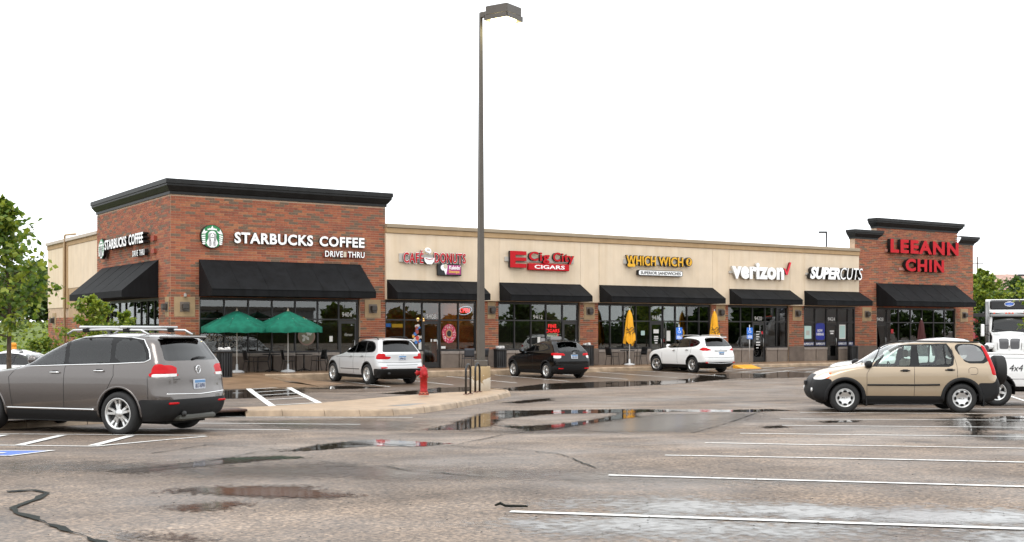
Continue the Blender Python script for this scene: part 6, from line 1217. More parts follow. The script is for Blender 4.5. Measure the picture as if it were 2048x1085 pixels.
regs = [('C', None, 'bumper', blackp, dict(both=False, cond=lambda x, y, z, nx, ny, nz: (z < 0.48) & (x < -0.40))), ('C', None, 'sill', blackp, dict(cond=lambda x, y, z, nx, ny, nz: (z < 0.38))), ('S', [(2.2,0.40),(1.06,0.40),(1.08,1.12),(2.05,1.09),(2.22,0.9)], 'door', pt), ('S', [(1.06,0.40),(0.42,0.40),(0.10,0.9),(0.08,1.15),(1.08,1.12)], 'door', pt),
  ('S', dl, 'window_surround', blackp), ('S', [(1.92,1.14),(1.58,1.385),(1.28,1.515),(1.14,1.52),(1.08,1.15)], 'window', g_clear), ('S', [(1.0,1.155),(1.06,1.52),(0.42,1.53),(0.30,1.18)], 'window', g_dark), ('S', [(0.22,1.19),(0.34,1.53),(-0.13,1.475),(-0.36,1.375),(-0.25,1.26),(0.04,1.20)], 'window', g_dark),
  ('C', None, 'windshield', g_clear, dict(both=False, cond=lambda x, y, z, nx, ny, nz: (z > 1.19) & (z < 1.58) & (nx > 0.35) & (np.abs(y) < 0.75-(z-1.2)*0.4))), ('R', [(0,1.19),(0.72,1.20),(0.56,1.56),(0,1.58)], 'rear_window', g_dark, dict(both=False)),
  ('R', [(0.50,1.03),(0.99,0.99),(0.99,1.15),(0.72,1.14)], 'taillight', redlens), ('S', [(-0.50,1.04),(-1.1,0.98),(-1.1,1.16),(-0.66,1.16)], 'taillight', redlens)]
make_car(root, sh, pt, 2.705, 0.36, regs, 0.79, ('Y',5,0.024,0.2), 0.245, 0.235, (0.0,0.88,'772-LKB',''), [(dl, 0.010, blackp)], [[(1.06,0.40),(1.08,1.12)], [(0.42,0.40),(0.10,0.9),(0.08,1.16)], [(2.2,0.40),(2.22,0.9)]], [(1.30,1.0,chrome),(0.36,1.03,chrome)], (1.98,1.19), 0.43, blackp, lip=0.032, steer=0.22)
roofrails(sh, root, -0.25, 1.25, 0.60, 1.65, MATS['rail_silver'], 0.018, 0.045); MB().bbox(-0.72,-0.46,-0.55,0.55,1.59,1.63,0.015).obj('spoiler', pt, root)
roundel(sh, root, 0.0, 1.09, 0.045, chrome); sh.rear_line([(-0.36,1.0),(0,0.995),(0.36,1.0)], 0.016, blackp, root, 'plate_garnish'); sh.rear_line([(-0.7,0.46),(0,0.43),(0.7,0.46)], 0.016, chrome, root, 'bumper_trim'); sh.rear_line([(-0.85,0.72),(0,0.69),(0.85,0.72)], 0.006, seam_m, root, 'panel_gap')
for sg in (1, -1): MB().bbox(sh.xrear(0.7,0.47)-0.012, sh.xrear(0.7,0.47)+0.03, sg*0.72-0.12, sg*0.72+0.12, 0.455, 0.50, 0.01).obj('reflector', redlens, root)
# ---------------------------------------------------------------- white pickup behind the gold SUV
az = R_(141); hx_, hy_ = math.cos(az), math.sin(az)
PX, PY = 12.55,-28.65
root = car('parked_pickup', 'white pickup truck with covered bed parked behind the gold SUV', PX, PY, az, 'pickup truck', 'parked pickups')
pt = paintm('paint_truck_white', (0.78,0.78,0.77), 0.0, 0.3)
sh = Shell([(0.42,4.0),(0.55,4.12),(0.80,4.12),(0.98,4.05),(1.08,3.85),(1.14,3.4),(1.19,2.9),(1.23,2.72),(1.35,2.48),(1.55,2.12),(1.68,1.8),(1.72,1.6)],
  [(0.42,-1.10),(0.55,-1.18),(0.80,-1.20),(1.15,-1.18),(1.27,-1.17),(1.285,-0.9),(1.295,0.2),(1.31,0.42),(1.45,0.46),(1.65,0.55),(1.72,0.72)],
  [(0.42,0.86),(0.55,0.91),(0.80,0.92),(1.0,0.91),(1.18,0.89),(1.28,0.86),(1.40,0.80),(1.60,0.70),(1.72,0.62)],
  [(0.2,0.4),(1.0,0.5),(1.15,0.4),(1.25,0.22),(1.8,0.22)], [(0.2,0.10),(1.28,0.08),(1.3,0.12),(1.8,0.14)], [(0.2,0.12),(1.0,0.16),(1.2,0.25),(1.8,0.16)], [(0.2,0.02),(1.8,0.04)], 0.04, cell=0.045, sb=0.01)
regs = [('C', None, 'sill', blackp, dict(cond=lambda x, y, z, nx, ny, nz: (z < 0.50))), ('S', [(2.7,0.5),(1.55,0.5),(1.55,1.22),(2.62,1.2)], 'door', pt), ('S', [(2.48,1.27),(2.10,1.60),(1.92,1.64),(1.70,1.645),(1.68,1.28)], 'window', g_clear), ('S', [(1.60,1.29),(1.62,1.645),(0.80,1.63),(0.66,1.55),(0.62,1.31)], 'window', g_mid),
  ('C', None, 'windshield', g_clear, dict(both=False, cond=lambda x, y, z, nx, ny, nz: (z > 1.27) & (z < 1.67) & (nx > 0.35) & (np.abs(y) < 0.76-(z-1.27)*0.4))), ('C', None, 'bed_cover', mat('bed_cover_white', (0.7,0.7,0.69), 0.5), dict(both=False, cond=lambda x, y, z, nx, ny, nz: (x < 0.4) & (nz > 0.8))), ('R', [(0.74,0.85),(0.99,0.85),(0.99,1.2),(0.74,1.2)], 'taillight', redlens), ('F', [(0.55,0.80),(0.99,0.80),(0.99,0.98),(0.6,0.98)], 'headlight', clearlens)]
make_car(root, sh, pt, 3.2, 0.375, regs, 0.80, ('I',6,0.04,0), 0.225, 0.25, None, [], [[(1.55,0.5),(1.55,1.24)], [(0.55,0.5),(0.55,1.29)]], [(1.7,1.08,blackp)], (2.42,1.32), 0.46, blackp, lip=0.03, zfloor=0.4)
sh.side_line([(0.5,1.24),(-1.1,1.235)], 0.008, seam_m, root, 'crease'); sh.side_line([(0.5,0.70),(-1.1,0.70)], 0.006, seam_m, root, 'crease')
o = text('4x4', 0, 0.34, 0, 0.17, 0, root, black, black, 0.002, 0.0, 0.25, split=False, name='decal')[0]; yy = sh.ys(-0.6,0.95)+0.006; o.location = (-0.30, yy, 0.90); o.rotation_euler = (PI/2, 0, PI)
MB().box(-1.19,-1.0,-0.9,0.9,0.42,0.5).obj('bumper', chrome, root)
# ---------------------------------------------------------------- white saloon, far left
az = R_(-40); SX_, SY_ = -8.45,-9.8
root = car('parked_saloon', 'white saloon car half hidden behind the tree trunk at the left edge', SX_, SY_, az, 'car', 'parked saloon cars')
pt = paintm('paint_pearl', (0.72,0.72,0.71), 0.0, 0.3)
sh = Shell([(0.22,3.40),(0.35,3.55),(0.52,3.60),(0.66,3.54),(0.75,3.35),(0.84,2.8),(0.90,2.3),(0.95,2.12),(1.05,1.85),(1.20,1.5),(1.33,1.1),(1.37,0.9)],
  [(0.22,-0.75),(0.35,-0.95),(0.55,-1.02),(0.80,-1.0),(0.95,-0.93),(1.00,-0.6),(1.04,-0.40),(1.15,-0.15),(1.30,0.2),(1.37,0.45)],
  [(0.22,0.80),(0.35,0.87),(0.55,0.90),(0.75,0.895),(0.90,0.86),(1.0,0.80),(1.15,0.70),(1.30,0.62),(1.37,0.54)],
  [(0.2,0.6),(0.8,0.7),(0.95,0.3),(1.5,0.25)], [(0.2,0.4),(1.0,0.4),(1.1,0.25),(1.5,0.25)], [(0.2,0.16),(0.8,0.2),(1.5,0.2)], [(0.2,0.1),(1.5,0.12)], 0.05, cell=0.05)
dl = rnd([(1.90,0.95),(1.45,1.20),(1.15,1.30),(0.5,1.32),(0.1,1.22),(-0.2,1.04),(0.0,0.99)],1)
regs = [('S', dl, 'window_surround', blackp), ('S', [(1.78,0.975),(1.42,1.17),(1.14,1.27),(1.02,1.275),(0.98,0.99)], 'window', g_mid), ('S', [(0.92,0.995),(0.96,1.28),(0.5,1.29),(0.14,1.20),(-0.1,1.05),(0.05,1.01)], 'window', g_mid), ('C', None, 'windshield', g_mid, dict(both=False, cond=lambda x, y, z, nx, ny, nz: (z > 0.98) & (z < 1.34) & (nx > 0.3) & (np.abs(y) < 0.70-(z-1)*0.4))), ('S', [(2.1,0.3),(0.98,0.3),(0.98,0.96),(1.95,0.93)], 'door', pt), ('S', [(0.98,0.3),(0.35,0.3),(0.05,0.7),(0.05,0.98),(0.98,0.96)], 'door', pt), ('F', [(0.5,0.58),(0.95,0.58),(0.95,0.72),(0.5,0.70)], 'headlight', clearlens)]
make_car(root, sh, pt, 2.7, 0.32, regs, 0.77, ('I',7,0.03,0), 0.215, 0.21, None, [(dl, 0.009, chrome)], [[(0.98,0.3),(0.98,0.96)]], [(1.2,0.86,chrome)], (1.85,1.0), 0.38, lip=0.012, zfloor=0.2)
# ================================================================== planting and background
def leafm(name, col, tr=0.35):
    m = bpy.data.materials.new(name); m.use_nodes = True; n = m.node_tree.nodes; l = m.node_tree.links; p = n['Principled BSDF']; o = n['Material Output']
    p.inputs['Base Color'].default_value = (*col, 1); p.inputs['Roughness'].default_value = 0.5
    t = n.new('ShaderNodeBsdfTranslucent'); t.inputs[0].default_value = (min(1, col[0]*1.5), min(1, col[1]*1.5), col[2], 1); x = n.new('ShaderNodeMixShader'); x.inputs[0].default_value = tr
    l.new(p.outputs[0], x.inputs[1]); l.new(t.outputs[0], x.inputs[2]); l.new(x.outputs[0], o.inputs[0]); MATS[name] = m; return m
LM = [leafm('leaf_mid', (0.105, 0.175, 0.022)), leafm('leaf_dark', (0.055, 0.105, 0.016)), leafm('leaf_yellow', (0.24, 0.29, 0.035)), leafm('leaf_far', (0.05,0.085,0.022)), leafm('leaf_conifer', (0.014,0.034,0.012))]
bark = mat('bark_grey', (0.085,0.06,0.042), 0.9, var=0.35, scale=14, bump=0.6, bscale=30)
def leaves(name, pts, size, mats, parent, seed=0, wts=None, elong=1.4):
    r = np.random.RandomState(seed); P = np.array(pts); n = len(P)
    d = r.normal(size=(n, 3)); d[:, 2] = d[:, 2]*0.6-0.2; d /= np.linalg.norm(d, axis=1, keepdims=True); q = r.normal(size=(n, 3)); b = np.cross(d, q); b /= np.linalg.norm(b, axis=1, keepdims=True)
    s = size*r.uniform(0.6, 1.3, (n, 1)); c = np.cross(d, b)
    v = np.stack([P, P+d*s*elong*0.5+b*s*0.5+c*s*0.12, P+d*s*elong, P+d*s*elong*0.5-b*s*0.5+c*s*0.12], 1).reshape(-1, 3)
    f = np.arange(4*n).reshape(n, 4); me = bpy.data.meshes.new(name); me.from_pydata(v.tolist(), [], f.tolist())
    for m in mats: me.materials.append(m)
    me.polygons.foreach_set('material_index', r.choice(len(mats), n, p=wts).astype('i')); me.update(); return mkobj(name, me, parent)
def tree(name, label, x, y, z, h, cr, th, nleaf, ls, mats, wts, seed, cat='tree', group=None, nb=22, trunk=0.07, lean=0.0, flat=1.0, top=0.25, wig=0.3, cone=False):
    rg = random.Random(seed); t = thing(name, label, cat, (x, y, z), rg.uniform(0, 6), group)
    mb = MB(); P = []; tr = [(lean*k*k*h+0.05*noise.noise((seed, k*3, 0)), 0.05*noise.noise((seed, k*3, 9)), h*0.95*k) for k in np.linspace(0, 1, 9)]
    mb.tube(tr, [trunk*(1-0.85*k) for k in np.linspace(0, 1, 9)], 8)
    for i in range(nb):
        f = th/h+(1-th/h)*((i+0.5)/nb)**0.9; a = i*2.4+rg.uniform(-0.5, 0.5); k = (f-th/h)/(1-th/h); L = (cr*(math.sin(PI*min(1, 0.16+k*0.84))**0.75) if not cone else cr*min(1, 0.6+1.6*k)*(1-k**1.5)**0.9)*rg.uniform(0.7, 1.15); L = max(L, cr*top*(1-k*0.6))
        b0 = Vector((np.interp(f, np.linspace(0, 0.95, 9), [p[0] for p in tr]), np.interp(f, np.linspace(0, 0.95, 9), [p[1] for p in tr]), f*h*0.95)); up = 0.25+0.65*k
        pts = [b0]; d = Vector((math.cos(a), math.sin(a), up)).normalized(); N = 5
        for j in range(N): d = (d+Vector((rg.uniform(-wig, wig), rg.uniform(-wig, wig), rg.uniform(-0.18, 0.22)))).normalized(); pts.append(pts[-1]+d*(L/N))
        mb.tube(pts, [trunk*0.42*(1-0.75*f)*(1-0.8*j/N) for j in range(N+1)], 5, cap=False)
        for j in range(1, N+1):
            for q in range(3):
                dd = Vector((rg.gauss(0, 1), rg.gauss(0, 1), rg.gauss(0, 0.5))).normalized(); e = pts[j]+dd*L*rg.uniform(0.1, 0.34)
                mb.tube([pts[j], e], [trunk*0.1, trunk*0.04], 3, cap=False)
                m = max(1, int(nleaf/(nb*N*3))); sp = L*0.10
                for _ in range(m): u = rg.random()**0.6; b = pts[j]*(1-u)+e*u; P.append((b.x+rg.gauss(0, sp), b.y+rg.gauss(0, sp), b.z+rg.gauss(0, sp*0.75)))
    mb.obj('trunk', bark, t); leaves('crown', P, ls, mats, t, seed, wts); return t
ML = [LM[0], LM[1], LM[2]]
tree('maple_tree', 'young maple tree with a pale trunk at the left edge', -9.15,-15.29, G(-9.15,-15.29), 5.55, 1.7, 1.75, 3000, 0.125, ML, [0.42,0.15,0.43], 11, nb=30, trunk=0.075, lean=0.03, group='maple trees', cone=True, top=0.18)
tree('shrub', 'tall pale green shrub between the grey SUV and the drive-through awning', -4.3,-4.6, G(-4.3,-4.6), 3.35, 0.95, 0.3, 3600, 0.10, [LM[2], LM[0]], [0.6,0.4], 21, 'shrub', 'shrubs beside the coffee shop', 16, 0.035)
tree('shrub', 'pale green shrub at the corner of the coffee shop above the roof bars', -2.7,-3.1, G(-2.7,-3.1), 2.75, 0.85, 0.25, 2600, 0.10, [LM[2], LM[0]], [0.5,0.5], 22, 'shrub', 'shrubs beside the coffee shop', 14, 0.03)
tree('shrub', 'low flowering shrub left of the tall pale shrub', -5.9,-4.2, G(-5.9,-4.2), 1.75, 1.0, 0.15, 2200, 0.09, [LM[0], LM[2]], [0.5,0.5], 23, 'shrub', 'shrubs beside the coffee shop', 14, 0.03)
tree('shrub', 'low leafy shrub under the side windows of the coffee shop', -1.3,-1.0, G(-1.3,-1.0), 1.9, 0.9, 0.15, 2000, 0.09, [LM[2], LM[0]], [0.6,0.4], 24, 'shrub', 'shrubs beside the coffee shop', 12, 0.03)
tree('shrub', 'small yellow-green plant at the foot of the maple trunk', -9.3,-15.9, G(-9.3,-15.9), 0.75, 0.55, 0.08, 1200, 0.07, [LM[2], LM[0]], [0.7,0.3], 25, 'shrub', 'shrubs beside the coffee shop', 10, 0.02)
# flowers on the low shrub
tree('shrub', 'round dark shrub on the grass bank behind the white saloon', 8.0,46.0, 1.1, 2.2, 1.9, 0.2, 2600, 0.16, [LM[1], LM[0]], [0.6,0.4], 26, 'shrub', None, 14, 0.05)
# grass bank
grassm = mat('grass', (0.10,0.135,0.018), 0.9, var=0.3, scale=0.5, bump=0.8, bscale=30)
mb = MB(); nx_, ny_ = 30, 16; vs = []
def bank(u, v):   # u across the view, v away from it, metres
    d = 62+v*70; q = d*(-0.95+u*0.60); x = CAM[0]+fwx*d+rx*q; y = CAM[1]+fwy*d+ry*q; s = min(1, v*1.3); zz = 2.55*s*s*(3-2*s)+0.25*noise.noise((x*0.05, y*0.05, 0))*s+0.01; return (x, y, zz)
for j in range(ny_+1):
    for i in range(nx_+1): vs.append(bank(i/nx_, j/ny_))
mb.add(vs, [(j*(nx_+1)+i, j*(nx_+1)+i+1, (j+1)*(nx_+1)+i+1, (j+1)*(nx_+1)+i) for j in range(ny_) for i in range(nx_)], smooth=True); gb = mb.obj('grass_bank', grassm, kind='structure')
rs = np.random.RandomState(2); pts = [bank(*p) for p in zip(rs.uniform(0.45, 1, 9000), rs.uniform(0, 0.9, 9000))]
gl = leaves('grass_blades', pts, 0.28, [grassm, LM[2]], None, 3, [0.7,0.3], 1.2); gl['kind'] = 'stuff'; gl['label'] = 'tufts of grass over the bank behind the drive-through'; gl['category'] = 'grass'
mb = MB(); fl = np.random.RandomState(4)
for k in range(26):
    x, y, z = bank(fl.uniform(0.55, 0.98), fl.uniform(0.75, 0.98)); mb.lathe([(0.0,0.0),(0.13,0.10),(0.0,0.2)], 6, cx=x, cy=y, cap=False); 
    for q in range(18): mb.v[-1-q] = (mb.v[-1-q][0], mb.v[-1-q][1], mb.v[-1-q][2]+z+0.25)
o = mb.obj('wild_flowers', mat('flower_yellow', (0.8,0.55,0.25), 0.6), kind='stuff'); o['label'] = 'small yellow wild flowers along the crest of the bank'; o['category'] = 'flowers'
# planting bed by the building
mb = MB(); mb.add([(x, y, G(x, y)+0.03) for x, y in ((-8.0,-6.5),(-4.7,-6.5),(-4.7,-1.5),(-0.8,-0.4),(-0.8,1.2),(-7.0,1.2))], [(0,1,2,3,4,5)]); mb.obj('planting_bed', MATS['mulch_soil'], kind='structure')
# orange-capped bollard
t = thing('bollard', 'short yellow-orange capped bollard behind the roof of the white saloon', 'bollard', (-5.2,-2.9,G(-5.2,-2.9))); MB().lathe([(0.075,0),(0.075,1.25)], 12).obj('post', mat('bollard_brown', (0.1,0.06,0.03), 0.6), t); MB().lathe([(0.11,1.2),(0.12,1.25),(0.12,1.36),(0.105,1.375),(0.12,1.39),(0.12,1.46),(0.08,1.5)], 14).obj('cap', mat('bollard_orange', (0.75,0.28,0.01), 0.5), t)
t.location = (-7.25,-6.25,G(-6.9,-6.5)+0.1)
# trees beyond the bank
def cam_at(px, d): a = (px-1024)/2484; return (CAM[0]+d*(fwx+rx*a), CAM[1]+d*(fwy+ry*a))
FT = [LM[3], LM[1], LM[0]]
for k in range(14):
    x, y = cam_at(-330-k*135, random.uniform(108, 132)); tree('bank_tree', 'leafy tree beyond the drive-through lane, outside the picture on the left', x, y, 2.0, random.uniform(8, 11), 4.5, 1.2, 1000, 0.6, FT, [0.5,0.3,0.2], 140+k, group='trees beyond the drive-through', nb=10, trunk=0.16)
i = 0
for dx_, d, h, cr in ((-120,118,5,4),(-60,122,4.4,4),(-10,125,4.6,4),(45,120,4.2,3.6),(80,128,5,4),(115,124,5.2,4),(150,135,5,4)):
    x, y = cam_at(dx_, d); i += 1
    tree('background_tree', ['broad hazy green tree beyond the bank, far left edge','hazy green tree beyond the bank, second from the left','rounded hazy tree behind the maple crown','hazy green tree just right of the maple trunk','hazy green tree beside the stucco side wall','low hazy tree behind the end of the stucco side wall','hazy tree hidden mostly by the side of the building'][i-1], x, y, 2.0, h, cr, 1.2, 2600, 0.42, FT, [0.6,0.25,0.15], 40+i, group='trees beyond the grass bank', nb=14, trunk=0.16)
# right side: trees, walls, lorry behind the restaurant
x, y = cam_at(1966, 98); tree('roadside_tree', 'bright green leafy tree just right of the restaurant tower', x, y, 0, 6.9, 2.9, 1.4, 8000, 0.2, ML, [0.4,0.1,0.50], 61, group='trees behind the restaurant', nb=24, trunk=0.13, cone=True)
x, y = cam_at(1950, 104); tree('roadside_tree', 'leafy tree half hidden behind the edge of the restaurant tower', x, y, 0, 6.4, 2.4, 1.4, 5000, 0.22, ML, [0.5,0.25,0.25], 62, group='trees behind the restaurant', nb=18, trunk=0.12)
x, y = cam_at(2040, 150); tree('roadside_tree', 'dark grey-green tree behind the lorry at the right edge', x, y, 0, 8.0, 4.0, 1.4, 5000, 0.34, [LM[3], LM[1]], [0.7,0.3], 63, group='trees behind the restaurant', nb=18, trunk=0.14)
x, y = cam_at(2085, 58); tree('roadside_tree', 'leafy branch tree at the right edge in front of the lorry', x, y, 0, 4.4, 1.35, 1.6, 2200, 0.13, ML, [0.3,0.1,0.6], 64, group='trees behind the restaurant', nb=16, trunk=0.06)
x, y = cam_at(1969, 88); t = tree('conifer', 'dark conical evergreen between the restaurant and the lorry', x, y, 0, 3.6, 0.9, 0.1, 5000, 0.14, [LM[4], LM[1]], [0.85,0.15], 65, nb=26, trunk=0.06, top=0.05)
x, y = cam_at(1990, 92); t = tree('conifer', 'dark evergreen close beside the lorry mirror', x, y, 0, 3.2, 0.9, 0.1, 4000, 0.14, [LM[4], LM[1]], [0.85,0.15], 66, nb=24, trunk=0.06, top=0.05)
# low pale building and gate beyond
bx, by = cam_at(1972, 125); t = thing('far_building', 'low cream building with flat roof behind the evergreens', 'building', (bx, by, 0), AZ-PI/2)
MB().box(-4,5,0,6,0,3.2).obj('wall', stucco, t); MB().box(-4.1,5.1,-0.15,6,3.2,3.5).obj('fascia', mat('fascia_brown', (0.2,0.12,0.09), 0.7), t); MB().box(-4.1,5.1,-0.2,6,3.5,3.75).obj('parapet', mat('fascia_white', (0.75,0.73,0.7), 0.6), t); MB().box(-2.2,3.2,-0.05,-0.01,1.4,2.2).obj('window', mat('far_glass', (0.03,0.035,0.04), 0.2), t)
for k in range(4): MB().box(-3.8,4.8,-0.12,-0.02,0.35+k*0.3,0.42+k*0.3).obj('rail', mat('rail_cream', (0.5,0.45,0.38), 0.6), t)
bx, by = cam_at(2150, 260); t = thing('far_building', 'distant long building with a pinkish tiled roof on the right horizon', 'building', (bx, by, 0), AZ-PI/2)
MB().box(-28,28,0,14,0,10).obj('wall', mat('far_wall', (0.42,0.36,0.3), 0.8), t); MB().prism([(-1.5,10),(15.5,10),(7,14)], 0, -29, 29).obj('roof', mat('far_roof', (0.42,0.27,0.22), 0.8, var=0.2, scale=1), t)
px_, py_ = cam_at(1951, 90); o = MB().box(-0.14,0.14,-0.3,0.3,0,2.75).obj('red_panel', mat('panel_red', (0.35,0.012,0.02), 0.5), None, (px_, py_, 0), AZ-PI/2); tag(o, 'narrow red upright panel at the right corner of the restaurant', 'panel')
# menu canopy frame (dark T) behind
px_, py_ = cam_at(1978, 86); t = thing('drive_lane_gantry', 'dark steel height gantry over the lane behind the restaurant', 'gantry', (px_, py_, 0), AZ-PI/2); MB().bbox(-0.14,0.14,-0.14,0.14,0,2.8,0.02).obj('post', frame_m, t); MB().bbox(-1.2,0.9,-0.12,0.12,2.8,3.05,0.02).obj('beam', frame_m, t); MB().bbox(-0.4,0.5,-0.16,0.16,3.05,3.15,0.02).obj('sign_box', frame_m, t)
# distant lamp posts, utility pole and wires
def farlamp(px, d, h, label, arm=-1):
    x, y = cam_at(px, d); t = thing('far_lamp_post', label, 'lamp post', (x, y, 0), AZ-PI/2, 'distant lamp posts'); MB().tube([(0,0,0),(0,0,h)], [0.12,0.07], 6).obj('pole', mat('pole_dark', (0.03,0.03,0.032), 0.5), t); MB().bbox(min(0, arm*0.65), max(0, arm*0.65), -0.15, 0.15, h-0.14, h, 0.02).obj('lamp_head', MATS['pole_dark'], t)
farlamp(1653, 105, 10.25, 'dark lamp post rising behind the roof left of the restaurant tower'); farlamp(2052, 100, 6.4, 'dark lamp post cut by the right edge of the picture'); farlamp(1948, 100, 6.2, 'small lamp head peeking out at the right edge of the restaurant tower', 1.6)
x, y = cam_at(1955, 210); up = thing('utility_pole', 'thin utility pole above the tree right of the restaurant', 'utility pole', (x, y, 0), AZ-PI/2); MB().tube([(0,0,0),(0,0,14.4)], [0.16,0.1], 6).obj('pole', bark, up); MB().bbox(-0.9,0.9,-0.06,0.06,13.2,13.35,0.01).obj('cross_arm', bark, up)
for k, dz in enumerate((13.35, 12.3)):
    a = Vector((x, y, dz)); b = Vector((*cam_at(2300, 230), dz-1.0)); P = [a.lerp(b, q/10)-Vector((0, 0, 1.2*math.sin(PI*q/10))) for q in range(11)]
    o = MB().tube(P, 0.02, 4).obj('power_line', mat('wire_grey', (0.1,0.1,0.1), 0.6)); tag(o, ['upper thin power line running right from the utility pole','lower thin power line running right from the utility pole'][k], 'power line', 'power lines')
# ---------------------------------------------------------------- white lorry
lx, ly = cam_at(2019, 64); t = thing('lorry', 'white delivery lorry with refrigerator unit, facing the camera at the right', 'lorry', (lx, ly, 0), AZ+PI-R_(21.8))
lw = paintm('paint_lorry', (0.76,0.76,0.75), 0.0, 0.35)
sh = Shell([(0.55,0.0),(0.9,0.05),(1.25,0.05),(1.45,-0.05),(1.6,-0.6),(1.72,-1.35),(1.78,-1.45),(2.1,-1.56),(2.55,-1.72),(2.72,-1.9)], [(0.55,-3.2),(2.0,-3.2),(2.72,-3.15)], [(0.55,0.80),(0.9,0.86),(1.3,0.86),(1.5,0.84),(1.7,0.92),(1.8,1.02),(2.3,1.0),(2.72,0.9)], [(0.2,0.5),(1.5,0.5),(1.8,0.3),(3,0.25)], [(0.2,0.1),(3,0.1)], [(0.2,0.12),(3,0.2)], [(0.2,0.02),(3,0.02)], 0.06, 0.05, 0.0)
for r in [('C', None, 'windshield', g_mid, dict(both=False, cond=lambda x, y, z, nx, ny, nz: (z > 1.83) & (z < 2.55) & (nx > 0.4) & (np.abs(y) < 0.84))), ('F', [(0.02,0.90),(0.50,0.90),(0.52,1.44),(0.02,1.46)], 'grille', mat('grille_grey', (0.09,0.09,0.095), 0.5)), ('F', [(0.58,0.82),(0.95,0.82),(0.95,1.0),(0.60,1.02)], 'headlight', clearlens), ('S', [(-0.05,0.82),(-0.4,0.82),(-0.4,1.0),(0.1,1.0)], 'headlight', clearlens)]: sh.reg(*r[:4], **(r[4] if len(r) > 4 else {}))
sh.build(t, lw)
MB().tube([(0.07,0,0.84),(0.08,0,1.1),(0.02,0,1.42)], 0.025, 6).obj('grille_bar', chrome, t); MB().bbox(-0.02,0.28,-1.15,1.15,0.45,0.74,0.04).obj('bumper', lw, t); MB().box(0.281,0.29,-1.1,1.1,0.62,0.65).obj('bumper_stripe', chrome, t)
for sg in (1, -1):
    MB().bbox(-1.6,0.02,sg*0.98-0.22,sg*0.98+0.22,0.9,1.22,0.1).obj('wing', lw, t)
    for xx in (-0.75,-4.6): wheel_parts(t, xx, sg*0.98, 0.48, 0.28, ('I',8,0.03,0), 0.28)
    MB().bbox(-1.62,-1.5,sg*1.32-0.09,sg*1.32+0.09,1.55,2.2,0.03).obj('mirror', lw, t); MB().tube([(-1.6,sg*1.0,1.6),(-1.58,sg*1.3,1.75)], 0.02, 5).tube([(-1.6,sg*1.0,2.15),(-1.58,sg*1.3,2.1)], 0.02, 5).obj('mirror_arm', blackp, t)
    MB().tube([(-2.3,sg*1.12,0.7),(-2.3,sg*1.12,3.4)], 0.09, 10).obj('exhaust_stack', mat('stack_grey', (0.2,0.2,0.2), 0.4, 0.5), t)
for yy in (-0.75,-0.16,0.0,0.16,0.75): MB().bbox(-1.95,-1.83,yy-0.05,yy+0.05,2.74,2.82,0.02).obj('marker_lamp', mat('lens_orange', (0.75,0.08,0.02), 0.2), t)
MB().tube([(-1.50,0.1,1.86),(-1.57,-0.4,1.95)], 0.012, 5).tube([(-1.50,-0.2,1.86),(-1.57,-0.7,1.95)], 0.012, 5).obj('wiper', blackp, t)
MB().bbox(-1.95,-1.55,-0.95,0.95,2.60,2.74,0.03).obj('sun_visor', mat('visor_grey', (0.22,0.22,0.22), 0.4), t); MB().box(-3.25,-3.18,-1.0,1.0,0.9,2.9).obj('cab_gap_shade', blackp, t)  # black slab standing in for the shade between cab and cargo box
for sg in (1, -1): MB().tube([(0.05,sg*0.56,0.86),(-0.05,sg*0.60,1.42),(-1.3,sg*0.74,1.68)], 0.012, 5).obj('bonnet_edge_shade', seam_m, t)  # dark lines drawn in as shading along the bonnet edges
MB().tube([(-1.50,-0.86,1.82),(-1.50,0.86,1.82),(-1.72,0.82,2.57),(-1.72,-0.82,2.57),(-1.50,-0.86,1.82)], 0.03, 6).obj('windshield_seal', blackp, t)
MB().bbox(-9.5,-3.3,-1.22,1.22,0.95,3.55,0.03).obj('cargo_box', lw, t)
MB().bbox(-3.3,-2.75,-0.98,0.98,2.98,3.5,0.08).obj('refrigerator_unit', mat('unit_black', (0.015,0.015,0.016), 0.4), t); MB().bbox(-3.3,-2.7,-1.02,1.02,2.80,2.98,0.05).obj('unit_shroud', lw, t)
o = MB().lathe([(0.24,0.0),(0.23,0.012),(0.0,0.014)], 24, axis=0).obj('unit_badge', mat('badge_blue', (0.08,0.16,0.5), 0.3), t, (-2.76,0,3.28)); o.scale = (1,1,0.45); o2 = MB().tube([(0.01,0.24*math.cos(a),0.11*math.sin(a)) for a in np.linspace(0, 2*PI, 25)], 0.018, 5).obj('badge_ring', chrome, t, (-2.75,0,3.28))
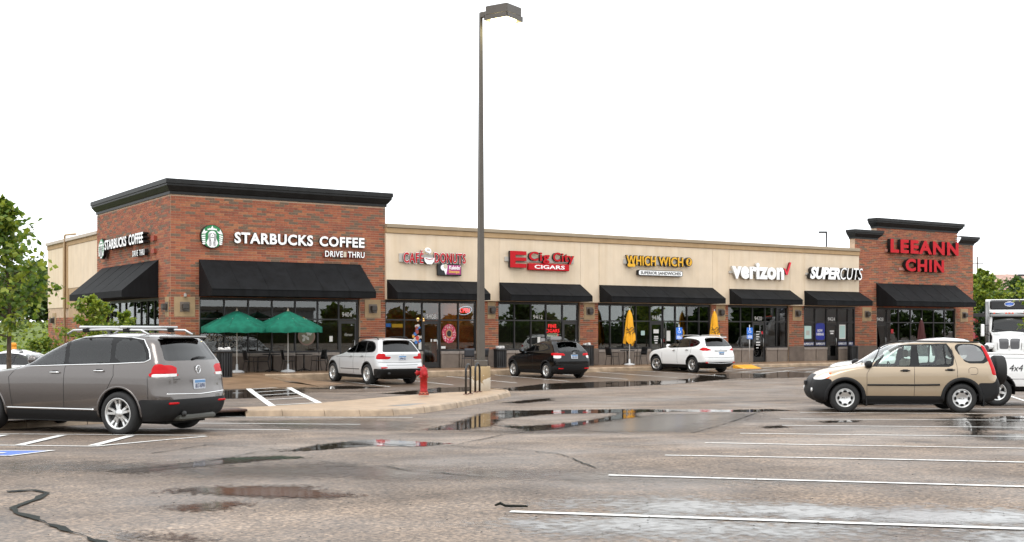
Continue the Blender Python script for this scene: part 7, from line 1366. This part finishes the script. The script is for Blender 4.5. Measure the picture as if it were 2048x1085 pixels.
# ---------------------------------------------------------------- what the windows mirror: the far side of the car park behind the camera
for k in range(15):
    a = -70+k*13+random.uniform(-4, 4); d = -random.uniform(95, 150); x, y = a+20, -95-random.uniform(0, 60)
    tree('far_side_tree', 'leafy tree on the far side of the car park, mirrored in the shop windows', x, y, 0, random.uniform(3.2, 4.6) if x < 97 else random.uniform(4.5, 7), random.uniform(2.4, 3.4), 1.0, 900, 0.75, FT, [0.5,0.3,0.2], 100+k, group='trees across the car park', nb=10, trunk=0.16)
for k, (x, w, h) in enumerate(((-60,40,6.5),(5,36,7.5),(70,44,6))):
    t = thing('far_side_building', ['low tan building across the car park, mirrored at the left','brick-coloured building across the car park, mirrored in the middle','low grey building across the car park, mirrored at the right'][k], 'building', (x,-190,0)); MB().box(-w/2,w/2,-14,0,0,h).obj('wall', mat('far_side_wall_%s' % ('tan','red','grey')[k], ((0.35,0.27,0.18),(0.22,0.10,0.07),(0.25,0.25,0.25))[k], 0.8), t); MB().box(-w/2-0.3,w/2+0.3,-14.3,0.3,h,h+0.7).obj('parapet', mat('far_side_cap', (0.2,0.18,0.16), 0.7), t)
    for q in range(6): MB().box(-w/2+2+q*w/6.2,-w/2+5+q*w/6.2,0.01,0.06,0.9,3.1).obj('window', MATS['far_glass'], t)

for k in range(9):
    x, y = 102+k*6+random.uniform(-3, 3), -66-random.uniform(0, 26)
    tree('far_side_tree', 'leafy tree to the right of the car park, outside the picture', x, y, 0, random.uniform(4, 6.5), random.uniform(2.4, 3.4), 1.0, 900, 0.6, FT, [0.5,0.3,0.2], 170+k, group='trees right of the car park', nb=10, trunk=0.16)
for k in range(5):  # unseen hedge rows, added so the lower shop panes reflect dark
    x0 = -62+k*40; t = thing('hedge', ['unseen hedge added behind the camera, leftmost stretch','unseen hedge added behind the camera, second stretch from the left','unseen hedge added behind the camera, middle stretch','unseen hedge added behind the camera, fourth stretch from the left','unseen hedge added behind the camera, rightmost stretch'][k], 'hedge', (x0,-92,0), 0, 'unseen hedges added behind the camera')
    r_ = np.random.RandomState(k); P = np.stack([r_.uniform(0,39.5,2600), r_.uniform(-1,1,2600), 0.2+r_.rand(2600)**0.7*2.6+0.35*np.sin(r_.uniform(0,39.5,2600))], 1)
    MB().bbox(0,39.5,-0.8,0.8,0,2.5,0.2).obj('core', mat('hedge_core', (0.02,0.035,0.01), 0.9), t); leaves('foliage', P.tolist(), 0.5, [LM[1], LM[3]], t, k, [0.6,0.4])
